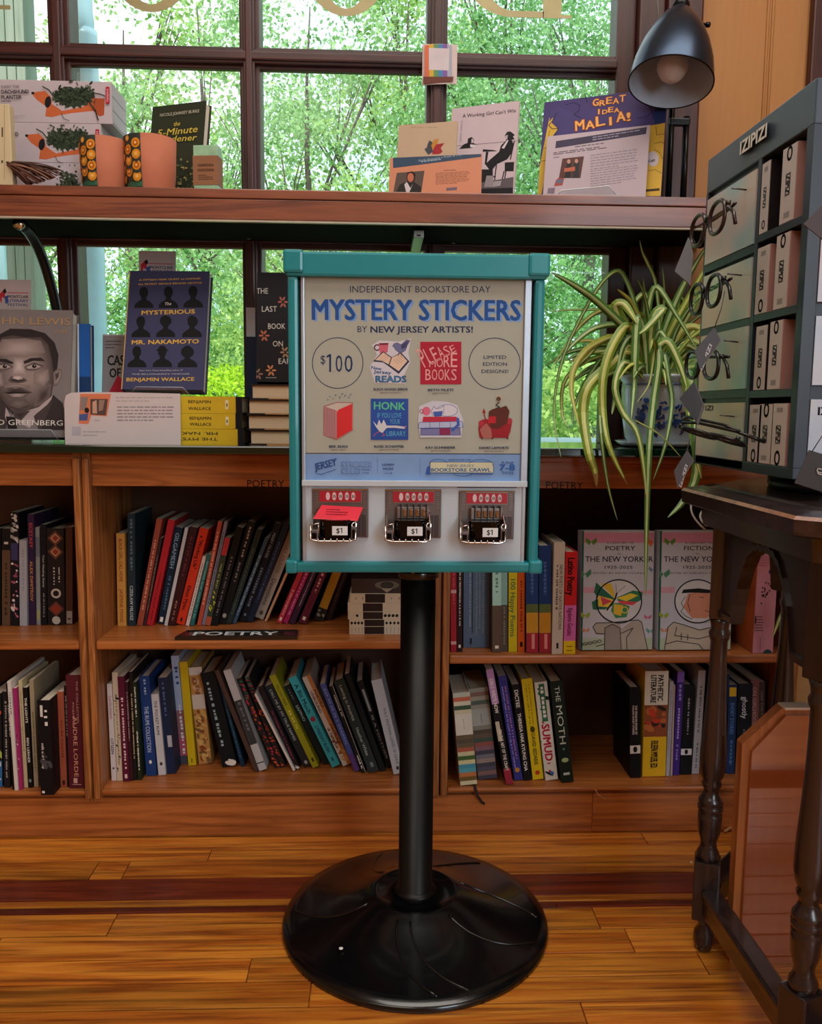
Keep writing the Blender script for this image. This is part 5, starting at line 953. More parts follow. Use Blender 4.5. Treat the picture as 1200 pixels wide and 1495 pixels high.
# --- upper shelf
def carton(X0, X1, Y0, Y1, z0, z1, lab, grp, yaw=0):
    t = thing('carton', ((X0+X1)/2, Y0, z0), lab, 'box', grp)
    MB().box((X0, Y0, z0), (X1, Y1, z1), M('#b9adb4', .5, var=.03), bev=.0008).box((X1-.0001, Y0+.004, z0+.0035), (X1+.0006, Y1-.003, z0+.0042), M('#7a98ac', .5)).box((X1-.0001, Y0+.003, z0+(z1-z0)*.35), (X1+.0006, Y1-.003, z0+(z1-z0)*.36), M('#7a98ac', .5)).box((X1-.0001, Y0+.003, z0+(z1-z0)*.68), (X1+.0006, Y1-.003, z0+(z1-z0)*.69), M('#7a98ac', .5)).build('box_body', t)
    a = Art((0, Y0, 0), (1, 0, 0), (0, 0, 1), (0, -1, 0), lift=.0001); return t, a
YC = 1.765; zt1, zt2, zt3 = PY(100, 118, YC).z, PY(100, 180, YC).z, PY(100, 238, YC).z
def dog(a, ox, oy, s=1):
    q = lambda x, y: (ox+x*s, oy+y*s)
    te, td = '#c06238', '#a54c2a'
    a.poly([q(0, -2), q(8, -4), q(20, -5), q(28, 3), q(30, 14), q(45, 24), q(75, 18), q(90, 5), q(107, 6), q(106, 30), q(100, 32), q(90, 24), q(60, 27), q(42, 30), q(30, 33), q(20, 32), q(22, 18), q(8, 8)], te, True)
    a.poly([q(92, 5), q(107, 6), q(106, 30), q(99, 32), q(88, 22)], td, True); a.disc(*q(24, 11), 4.6*s, 8.5*s, '#17151a', True, rot=8); a.disc(*q(2, -2), 2.4*s, 2*s, '#17151a', True)
    r = random.Random(int(ox))
    for ex_, ey_, rx_, ry_ in ((50, 3, 19, 13), (74, 2, 17, 13), (62, 8, 22, 12)):
        a.poly([q(ex_+rx_*math.cos(k*math.pi/14)*(1.12 if k % 2 else .8), ey_+ry_*math.sin(k*math.pi/14)*(1.15 if k % 2 else .78)) for k in range(28)], '#2c3a2a', True)
    for i in range(230):
        u = r.uniform(32, 92); v = r.gauss(-1+abs(u-60)*.05, 7)
        a.disc(*q(u, v), r.uniform(1, 4)*s, r.uniform(.6, 1.7)*s, r.choice(['#2c3a2a', '#3a4a34', '#1f2a20', '#46563e', '#33402e']), True, n=6, rot=r.uniform(0, 180))
    a.line([q(34, 4), q(26, -6), q(17, -11)], 1.6*s, '#2a3628', True); a.line([q(88, -2), q(100, 0), q(108, 3)], 1.6*s, '#2a3628', True); a.line([q(85, 12), q(94, 24), q(98, 38)], 2*s, '#2a3628', True); a.line([q(44, 28), q(48, 36), q(56, 39)], .8*s, '#2a3628', True)
for k, (xr, z0, z1, lab) in enumerate([(148, ZU, zt3, 'white dachshund planter carton, lowest of the stack behind the twig nest'), (146, zt3, zt2, 'white dachshund planter carton, middle of the stack'), (163, zt2, zt1, 'white dachshund planter carton on top of the stack')]):
    X1 = PY(xr, 150, YC).x; X0 = PY(-60 if k == 2 else -78, 150, YC).x
    t, a = carton(X0, X1, YC, YC+.098, z0+.0003, z1, lab, 'dachshund planter cartons')
    y = [238, 180, 118][k]; dx = [-15, -15, 0][k]
    if k:
        dog(a, 46+dx+(6 if k == 1 else 0), y+20, 1); a.rect(155+dx, y+9.5, 160.5+dx, y+34, '#b01c30', True); a.lines(156.3+dx, y+12, 159.3+dx, y+32, 9, '#dcb4b8', seed=2, h=.5)
        for i, (s_, x1, h, b) in enumerate((('DAISY THE', 29, 4, 0), ('DACHSHUND', 43, 5.6, .03), ('PLANTER', 32.5, 5.6, .03))): a.text((3+dx, y+11.5+i*8), (x1+dx, y+11+i*8), h, s_, '#3a3438' if i == 0 else '#26222a', b, px=True)
        a.lines(3+dx, y+29, 26+dx, y+32, 1, '#5a5460', seed=k); a.lines(14+dx, y+50, 38+dx, y+56, 2, '#a89ca4', seed=k+3, h=.3)
    a.build(t, 'print')
t = thing('package', (PY(2, 260, 1.675).x, 1.675, ZU), 'cream upright package at the left edge of the upper shelf', 'package')
X0, X1 = PY(-30, 150, 1.668).x, PY(13.5, 150, 1.668).x
MB().box((X0, 1.668, ZU), (X1, 1.6885, PY(6, 152, 1.67).z), M('#c9b994', .6, var=.05), bev=.002).build('box_body', t)
a = Art((0, 1.668, 0), (1, 0, 0), (0, 0, 1), (0, -1, 0)); a.rect(6, 153, 7, 262, '#a8966c', True); a.rect(2.5, 186, 4.5, 200, '#4c4436', True); a.rect(2, 234, 4.5, 238, '#4c4436', True); a.build(t, 'print')
# twig nest
c = PY(48, 252, 1.71); t = thing('twig_nest', (c.x, 1.71, ZU), 'small brown woven twig nest lying in front of the white cartons', 'nest')
r = random.Random(5); tw = [M('#5f3b30', .8), M('#8a6250', .8), M('#43291f', .8)]; z0 = ZU+.001; xa = PY(9, 236, 1.675).x; xb = PY(92, 262, 1.675).x
for i in range(84):
    f = r.random(); A_ = (9+r.uniform(0, 4), 236+r.uniform(0, 6)); E_ = (90-48*f**1.1+r.uniform(-4, 4), 247+23*f**.5); yy = r.uniform(1.664, 1.70)
    C_ = ((A_[0]+E_[0])/2+r.uniform(-8, 10), 229+18*f+r.uniform(-2, 14)); pts = []
    for k in range(8):
        g_ = k/7; x = A_[0]*(1-g_)**2+C_[0]*2*g_*(1-g_)+E_[0]*g_*g_; y_ = A_[1]*(1-g_)**2+C_[1]*2*g_*(1-g_)+E_[1]*g_*g_
        v = PY(x, min(y_, 271), yy-.008*math.sin(g_*3.1)); v.z = max(v.z, ZU+.0018); pts.append(v)
    MB().tube(pts, r.uniform(.0007, .0013), tw[i % 3], 5).build('twig', t)
t = thing('moss_sprig', (PY(100, 262, 1.675).x, 1.672, ZU), 'dark green moss sprig beside the twig nest', 'sprig'); c = PY(101, 256, 1.672); m = MB()
for i in range(240):
    p = Vector((c.x+r.gauss(0, .008), 1.672+r.uniform(-.004, .010), ZU+.001+abs(r.gauss(.0, .012)))); d = Vector((r.uniform(-1, 1), r.uniform(-.3, .3), r.uniform(-.2, 1)))*.007
    n_ = Vector((-d.z, 0, d.x))*.4; m.add([p, p+d*.5+n_, p+d, p+d*.5-n_], [(0, 1, 2, 3)], M(r.choice(['#26331f', '#38462b', '#1a2418']), .8))
m.build('foliage', t, kind='stuff')
# terracotta planters with pumpkin labels
for k, (xl, xm, xr, yt, lab) in enumerate([(117, 146, 182, 207, 'small terracotta pot with pumpkin seed label beside the twig nest'), (181, 212, 253, 205, 'small terracotta pot with pumpkin seed label beside the dark gardening book')]):
    Y = (1.706, 1.712)[k]; c = PY((xl+xr)/2+3, 240, Y); R = (xr-xl)/2*Y/FPX*.98; zt = PY(xl, yt, Y).z; hgt = zt-ZU; T = Matrix.Translation((c.x, Y, ZU+.0005)); te = M('#b3674a', .75, var=.06)
    t = thing('terracotta_pot', (c.x, Y, ZU), lab, 'pot', 'terracotta pots with pumpkin labels')
    MB().lathe([(R*.86, 0), (R*.95, hgt*.3), (R, hgt), (R*.93, hgt), (R*.85, hgt*.1), (.001, hgt*.08)], te, T, 40, caps=False).build('pot_body', t)
    al = math.radians(184), math.radians((268, 264)[k])
    b = MB().lathe([(R*.862+.001, .001), (R*.952+.001, hgt*.3), (R+.001, hgt-.0005)], M('#2e3a36', .5), T, 16, ang=al, caps=False)
    rr = random.Random(k+2)
    for i in range(4):
        for j in range(3):
            an = al[0]+(al[1]-al[0])*(.3+.28*j); zz_ = hgt*(.22+.2*i+.1*(j % 2)); rad = R*(.9+.1*zz_/hgt)+.0016+.0002*j
            p0 = T @ Vector((rad*math.cos(an), rad*math.sin(an), zz_)); e1 = Vector((-math.sin(an), math.cos(an), 0)); e2 = Vector((0, 0, 1)); n_ = Vector((math.cos(an), math.sin(an), 0))
            for sc, cc, lf in ((.0092, '#d98c1f', 0), (.0054, '#b85a18' if (i+j) % 2 else '#e8a63a', .0005), (.0026, '#f0c070', .0009)):
                if zz_+sc < hgt: b.add([p0+n_*lf+e1*sc*math.cos(q_*math.pi/5)+e2*sc*math.sin(q_*math.pi/5) for q_ in range(10)], [list(range(10))], M(cc, .5))
    b.lathe([(R*.87+.0018, .004), (R*.885+.0018, hgt*.14)], M('#2f6a50', .5), T, 16, ang=al, caps=False); b.build('label_sleeve', t, label='dark green sleeve printed with orange pumpkins')
# gardening book and soap
t, a = face('book', 212, 290, 159, 1.805, ZU, -20, 10, .022, 'dark green gardening book with yellow script title on the upper shelf', 'book', 'books on the upper shelf', '#33382a')
q = lambda x, y: (x/3, y/3); r = random.Random(9)
for i in range(150): a.disc(a.W*r.uniform(.05, .95), a.H*r.uniform(.02, .45), .004*r.random()+.001, .003*r.random()+.001, r.choice(['#4a5438', '#6b6c48', '#8c8a5a', '#262c20', '#5c6448', '#a89a5c']), n=6)
a.text(q(703, 513), q(874, 494), 4.6, 'NICOLE JOHNSEY BURKE', '#c9c4b0', 0, px=True)
for s_, x0, y0, x1, y1, h in (('the', 762, 555, 790, 551, 6.5), ('5-Minute', 690, 600, 865, 580, 10), ('Gardener', 680, 628, 860, 616, 9)): a.text(q(x0, y0), q(x1, y1), h, s_, '#c9b24a', .015, px=True, ital=.15)
a.build(t)
X0, X1 = PY(282, 240, 1.70).x, PY(319, 240, 1.70).x; T = Matrix.Translation((X0, 1.70, ZU)) @ Matrix.Rotation(math.radians(-6), 4, 'Z'); zt = PY(300, 212, 1.70).z-ZU; W_ = X1-X0
t = thing('soap_box', (X0+W_/2, 1.70, ZU), 'small pale green soap with brown paper band beside the gardening book', 'box')
MB().box((0, 0, 0), (W_, .03, zt), M('#8fb894', .35, var=.2, scale=60), T, bev=.002).build('soap_bar', t); MB().box((-.0006, -.0006, zt*.18), (W_+.0006, .0306, zt*.78), M('#8a5c3c', .7, var=.05), T).build('paper_band', t)
a = Art(T @ Vector((0, -.0006, 0)), T.to_3x3() @ Vector((1, 0, 0)), (0, 0, 1)); a.text((W_*.2, zt*.56), (W_*.82, zt*.56), .0048, 'GARDEN', '#3c2416', .02); a.text((W_*.18, zt*.46), (W_*.84, zt*.46), .0048, 'GODDESS', '#3c2416', .02); a.lines(W_*.2, zt*.28, W_*.8, zt*.4, 3, '#4c3020', px=False, h=.3); a.build(t, 'print')
# middle group
t, a = face('book', 650, 748.5, 160, 1.815, ZU, -22, 10, .010, 'white book with black and white cafe figures on the upper shelf', 'book', 'books on the upper shelf', '#c0acb2', hard=False)
q = lambda x, y: (560+x/5.4545, 130+y/5.4545)
a.text(q(628, 230), q(1052, 186), 5.4, "A Working Girl Can't Win", '#2c2428', .02, px=True); a.text(q(618, 425), q(632, 250), 3, 'DEBORAH GARRISON', '#7a6a70', 0, px=True)
kk = '#151216'
a.line([q(740, 440), q(1065, 412)], .6, '#4a4046', True); a.line([q(560, 455), q(680, 445)], .6, '#4a4046', True)
a.poly([q(x, y) for x, y in ((600, 478), (640, 440), (668, 430), (672, 395), (700, 382), (720, 400), (716, 430), (745, 445), (700, 470))], kk, True); a.poly([q(x, y) for x, y in ((700, 395), (716, 400), (714, 428), (698, 432))], '#b9a6aa', True); a.poly([q(x, y) for x, y in ((690, 440), (740, 445), (730, 462), (690, 465))], '#c9bcc0', True)
a.poly([q(x, y) for x, y in ((790, 480), (880, 486), (905, 495), (790, 500))], kk, True); a.poly([q(x, y) for x, y in ((815, 500), (835, 500), (820, 600), (805, 600))], kk, True)
a.poly([q(x, y) for x, y in ((965, 370), (985, 340), (1010, 338), (1045, 365), (1030, 380), (1045, 400), (1020, 405), (1035, 440), (1020, 510), (985, 560), (900, 600), (860, 650), (835, 690), (820, 690), (840, 640), (810, 600), (850, 560), (920, 500), (935, 450), (975, 410))], kk, True)
a.poly([q(x, y) for x, y in ((968, 372), (990, 365), (985, 400), (972, 402))], '#b39ea2', True); a.poly([q(x, y) for x, y in ((940, 470), (985, 405), (995, 410), (960, 475))], '#c9bcc0', True)
a.poly([q(x, y) for x, y in ((965, 585), (1040, 580), (1035, 655), (965, 655))], kk, True); a.poly([q(x, y) for x, y in ((780, 640), (870, 640), (870, 700), (800, 745), (780, 745))], kk, True)
for l_ in (((900, 590), (880, 760)), ((985, 590), (960, 740)), ((1010, 560), (1040, 420)), ((960, 655), (940, 740)), ((850, 690), (890, 700))): a.line([q(*p_) for p_ in l_], 1.6, kk, True)
a.poly([q(x, y) for x, y in ((780, 745), (1035, 700), (1030, 832), (780, 832))], '#5a5054', True); a.poly([q(x, y) for x, y in ((820, 690), (870, 690), (880, 780), (800, 780))], '#8c8286', True); a.poly([q(x, y) for x, y in ((880, 735), (940, 730), (930, 770), (870, 780))], '#9c9296', True); a.poly([q(x, y) for x, y in ((778, 795), (1030, 785), (1028, 832), (778, 832))], '#17141a', True); a.build(t)
t, a = face('book', 576, 662, 184, 1.775, ZU, -16, 10, .008, 'cream book with red and grey leaf emblem on the upper shelf', 'book', 'books on the upper shelf', '#b59c82', hard=False)
a.lines(600, 184, 665, 188, 1, '#a08a70', seed=2, h=.3)
for pts, c in ((((355, 525), (325, 480), (345, 465), (350, 440), (365, 408), (390, 425), (385, 460), (395, 500)), '#3f4048'), (((395, 500), (380, 450), (400, 405), (440, 395), (430, 430), (420, 470)), '#b87a2c'), (((385, 520), (400, 470), (420, 440), (485, 430), (455, 470), (470, 500), (450, 515), (430, 520)), '#96222c')): a.poly([q(*p_) for p_ in pts], c, True)
a.build(t)
t, a = face('flyer', 567, 702, 230.5, 1.735, ZU, -12, 8, .0008, 'orange flyer with blue heading and a small portrait photo on the upper shelf', 'flyer', 'flyers on the upper shelf', '#c47c5a', book=False)
a.poly([q(74, 548), q(775, 456), q(778, 540), q(76, 630)], '#33465c', True); a.poly([q(60, 548), (572, 228), (702.5, 213), q(778, 460)], '#33465c', True)
a.text(q(275, 578), q(622, 530), 3.2, 'April: Honoring a Poem in 1 of', '#9aa6b0', .01, px=True, ital=.1); a.lines(615, 234, 668, 238, 1, '#8796a4', seed=3, h=.5, slope=-.12)
a.poly([q(105, 668), q(326, 650), q(300, 822), q(78, 820)], '#55463f', True); a.poly([q(100, 822), q(130, 760), q(180, 740), q(250, 745), q(300, 780), q(300, 822)], '#262220', True); a.poly([q(182, 700), q(190, 665), q(225, 655), q(255, 675), q(250, 720), q(240, 745), q(190, 740)], '#2a1c1a', True); a.disc(*q(215, 705), 4.6, 6.6, '#b5674c', True); a.poly([q(165, 760), q(185, 740), q(215, 790), q(235, 752), q(205, 822), q(180, 822)], '#c6b8bc', True)
a.lines(636, 252, 687, 270, 8, '#8c5440', seed=4, h=.35, slope=-.06); a.lines(648, 248, 676, 250, 1, '#6c4436', seed=7, slope=-.06); a.poly([q(500, 788), q(585, 780), q(582, 805), q(498, 810)], '#6a5a66', True); a.build(t, 'print')
# purple and yellow picture book with flyer
t, a = face('book', 783, 964, 151, 1.805, ZU, -23, 12, .010, 'purple and yellow picture book with orange hand-drawn title', 'book', 'books on the upper shelf', '#453a6c')
q = lambda x, y: (780+x/5.714, 120+y/5.714); pu, dk, yl = '#463c70', '#1f1b3c', '#cda43c'
a.poly([q(960, 362), q(1010, 355), q(1175, 322), q(1100, 950), q(880, 950)], yl, True)
a.poly([q(1010, 355), q(1130, 322), q(1150, 240), q(1050, 200), q(980, 260)], '#22305e', True); a.poly([q(0, 935), q(125, 300), q(165, 270), q(145, 340), q(200, 390), q(160, 440), q(150, 480), q(60, 935)], yl, True)
a.poly([q(125, 330), q(185, 262), q(150, 330), q(205, 375), q(170, 440), q(400, 430), q(400, 300), q(200, 200), q(140, 240)], pu, True)
for pts in (((260, 190), (330, 170), (380, 195), (370, 240), (330, 270), (390, 300)), ((185, 260), (155, 320), (120, 360), (150, 390), (200, 385), (175, 440)), ((900, 170), (960, 200), (985, 250), (930, 290), (860, 300)), ((380, 140), (430, 130), (440, 165))): a.line([q(*p_) for p_ in pts], 1.1, dk, True)
for pts in (((1015, 370), (1020, 440), (1090, 430)), ((1005, 510), (1060, 500), (1100, 520)), ((1000, 560), (1050, 590), (1070, 640)), ((950, 740), (1010, 730), (1060, 760)), ((80, 550), (130, 545)), ((60, 660), (110, 650)), ((110, 480), (130, 400))): a.line([q(*p_) for p_ in pts], .7, '#4c3c14', True)
a.disc(*q(990, 640), 8.5, 11, '#c3b6bc', True); a.text(q(955, 672), q(1008, 655), 4, 'Copy', '#1c1a22', .04, px=True); a.poly([q(925, 895), q(1045, 885), q(1045, 905), q(925, 915)], '#3a2c14', True)
for word, x0, y0, x1, y1, h in (('GREAT', 488, 200, 768, 158, 58), ('IDEA', 518, 268, 715, 240, 44), ('MALIA!', 345, 408, 860, 300, 86)):
    n_ = len(word)
    for i, ch in enumerate(word):
        f = i/n_; xx = x0+(x1-x0)*f; yy = y0+(y1-y0)*f+(8 if i % 2 else 0); we = (x1-x0)/n_*.84; hh_ = h*(1 if i % 2 == 0 else .84); dy = (y1-y0)*.84/n_
        if ch == '!': we *= .4; dy *= .4
        if ch == 'I': xx += we*.36; dy *= .24; we *= .24
        a.text(q(xx-3, yy+3), q(xx+we+3, yy+dy+3), (hh_+6)/5.714, ch, '#7a3a1c', .07, px=True); a.text(q(xx, yy), q(xx+we, yy+dy), hh_/5.714, ch, '#d4762c', .045, px=True); a.text(q(xx, yy), q(xx+we, yy+dy), hh_/5.714, ch, '#e8b060', -.01, px=True)
a.build(t)
t, a = face('flyer', 791, 942, 199.5, 1.785, ZU+.004, -24, 12, .0008, 'white flyer with dark heading and photo leaning on the purple picture book', 'flyer', 'flyers on the upper shelf', '#b5a4ac', book=False)
a.poly([q(182, 492), q(940, 374), q(932, 432), q(175, 552)], '#433c52', True); a.lines(865, 199, 936, 206, 2, '#9a90a4', seed=5, h=.4, slope=-.155)
for i, (x0, x1, y) in enumerate(((340, 770, 540), (160, 880, 590), (160, 900, 604), (160, 250, 630))): a.lines(780+x0/5.714, 120+(y-7)/5.714, 780+x1/5.714, 120+(y+7)/5.714, 1, '#5c4f5c', seed=i, h=.5, slope=-.13)
for y0, y1, n_ in ((600, 740, 6), (735, 880, 7)): a.lines(862, 120+y0/5.714, 934, 120+y1/5.714, n_, '#8a7c86', seed=n_, h=.3, slope=-.13)
a.poly([q(235, 638), q(415, 618), q(385, 800), q(205, 800)], '#5a3a38', True); a.poly([q(270, 700), q(285, 640), q(310, 660), q(300, 800), q(250, 800)], '#2c2a2c', True); a.poly([q(330, 690), q(345, 640), q(375, 660), q(370, 800), q(320, 800)], '#343236', True); a.disc(*q(288, 662), 2.6, 3.2, '#b98a7c', True); a.disc(*q(352, 658), 2.6, 3.2, '#b98a7c', True); a.poly([q(250, 720), q(340, 705), q(340, 740), q(250, 750)], '#b9644c', True); a.poly([q(200, 800), q(250, 800), q(235, 860), q(165, 868), q(180, 820)], '#9c4a44', True); a.poly([q(190, 815), q(240, 810), q(230, 840), q(185, 845)], '#5a6a84', True); a.poly([q(115, 885), q(175, 880), q(165, 932), q(108, 928)], '#7a6c78', True); a.build(t, 'print')
tl = PY(889, 270, 1.74); st = thing('acrylic_easel', (PY(860, 280, 1.72).x, 1.72, ZU), 'clear acrylic easel at the foot of the purple picture book', 'stand', 'clear acrylic easels')
Y = 1.735; A = [PY(x, y, Y-.12*(x-815)/140*.4) for x, y in ((815, 283), (820, 278), (889, 271.5), (899, 284))]
A = [Vector((p_.x, p_.y, max(p_.z, ZU+.001))) for p_ in A]
MB().tube(A, .0011, M('#d5dade', .2, spec=.8), 6).prism([A[0], A[1], A[2], A[3]], (0, .0012, 0), acr).build('lip', st); MB().box((A[0].x, 1.700, ZU+.0002), (A[3].x, 1.712, ZU+.0018), acr).build('tray', st)
# card hanging on the glazing bar
T = None; p0 = PY(617, 62, 1.862); p1 = PY(667, 125, 1.862); cd = thing('hanging_card', ((p0.x+p1.x)/2, 1.862, p1.z), 'small striped card hanging on the crossing of the window bars', 'card')
n_ = 10; vs = []; X0, X1 = p0.x, p1.x; 
for i in range(n_+1):
    f = i/n_; yy = 1.8655-.004*math.sin(f*math.pi*.9); vs += [(X0+(X1-X0)*f, yy, p0.z-.002), (X0+(X1-X0)*f, yy, p1.z+.004*f)]
mb = MB().add(vs, [(2*i, 2*i+1, 2*i+3, 2*i+2) for i in range(n_)], M('#c9b3ae', .5)).add([(v[0], v[1]+.0012, v[2]) for v in vs], [(2*i, 2*i+2, 2*i+3, 2*i+1) for i in range(n_)], M('#b9a9a4', .5)); mb.build('sheet', cd)
a = Art((0, 1.8605, 0), (1, 0, 0), (0, 0, 1), (0, -1, 0))
for i, c in enumerate(('#c96a4c', '#c9a23c', '#5f8c5c', '#4a7fae', '#7c5a9c', '#a0a4b0')):
    x = 620+i*6.6; a.rect(x, 64.5 if i in (1, 2, 3, 4) else 66, x+6.6, 112, c, True)
a.poly([(626, 70), (656, 71), (655, 103), (626, 102)], '#c9bcc0', True); a.poly([(618, 112), (662, 112), (661, 119), (618, 122)], '#6a3c30', True); a.build(cd, 'print')
# desk lamp
ls = M('#3e4a5c', .3, metal=.9, var=.08); lk = M('#0d0e11', .3, metal=.5)
lp = thing('desk_lamp', (PY(990, 275, 1.76).x, 1.76, ZU), 'black metal desk lamp with bell shade at the right end of the upper shelf', 'lamp')
bx_, by_ = PY(988, 275, 1.76).x, 1.775
MB().lathe([(.001, 0), (.066, 0), (.067, .006), (.060, .011), (.02, .015), (.001, .015)], ls, Matrix.Translation((bx_, by_, ZU+.0002)), 48).build('base', lp)
for dx, top in ((-.012, 1.59), (.019, 1.47)): MB().tube([(bx_+dx, by_, ZU+.012), (bx_+dx, by_, top)], .0065, lk, 14).build('pole', lp)
MB().box((bx_-.018, by_-.008, 1.452), (bx_+.025, by_+.008, 1.466), lk, bev=.003).build('bracket', lp)
sc_ = PY(979, 121, 1.66); ap = PY(995, 2, 1.70); ax = (ap-sc_).normalized(); Tq = Matrix.Translation(sc_) @ ax.to_track_quat('Z', 'Y').to_matrix().to_4x4(); Ls = (ap-sc_).length
R = .0785
pr = [(R, 0), (R*.985, Ls*.08), (R*.93, Ls*.25), (R*.80, Ls*.46), (R*.62, Ls*.64), (R*.40, Ls*.80), (R*.24, Ls*.88), (R*.16, Ls*.93), (R*.15, Ls*1.0)]
MB().lathe(pr, ls, Tq, 56, caps=False).lathe([(a_*.985-.0006, b_) for a_, b_ in pr[:-2]][::-1], M('#bccbdc', .5), Tq, 56, caps=False).lathe([(R*.985-.0006, .0), (R+.0008, -.0008), (R+.0008, .0012)], lk, Tq, 56, caps=False).build('lamp_shade', lp)
MB().lathe([(R*.16, Ls*.90), (R*.21, Ls*.91), (R*.21, Ls*.96), (R*.14, Ls*.99), (R*.14, Ls*1.12), (.001, Ls*1.13)], lk, Tq, 24, caps=False).build('neck', lp)
MB().lathe([(.001, .004), (.012, .006), (.022, .014), (.029, .028), (.029, .04), (.022, .055), (.014, .07), (.014, .09)], M('#d6d2d0', .25, spec=.6), Tq, 32, caps=False).build('bulb', lp, label='unlit frosted bulb')
e_ = PY(1030, 36, 1.70); MB().tube([ap+ax*.0, Vector((bx_-.012, by_, 1.588))], .005, lk, 10).build('arm', lp); MB().tube([ap-ax*.03, (e_.x, e_.y, e_.z+.0), ], .0022, lk, 8).lathe([(.001, 0), (.005, .001), (.005, .008), (.001, .01)], lk, Matrix.Translation(e_) @ Matrix.Rotation(math.pi/2, 4, 'Y'), 14).build('switch_knob', lp)
for x0, y0, x1, y1 in ((958, 0, 962, 34),): pa, pb = PY(x0-3, -40, 1.75), PY(962, 36, 1.72); MB().tube([pa, (pa+pb)/2+Vector((.002, 0, 0)), pb, ap-ax*.02], .0022, M('#5b5450', .5), 6).build('lamp_cord', lp)
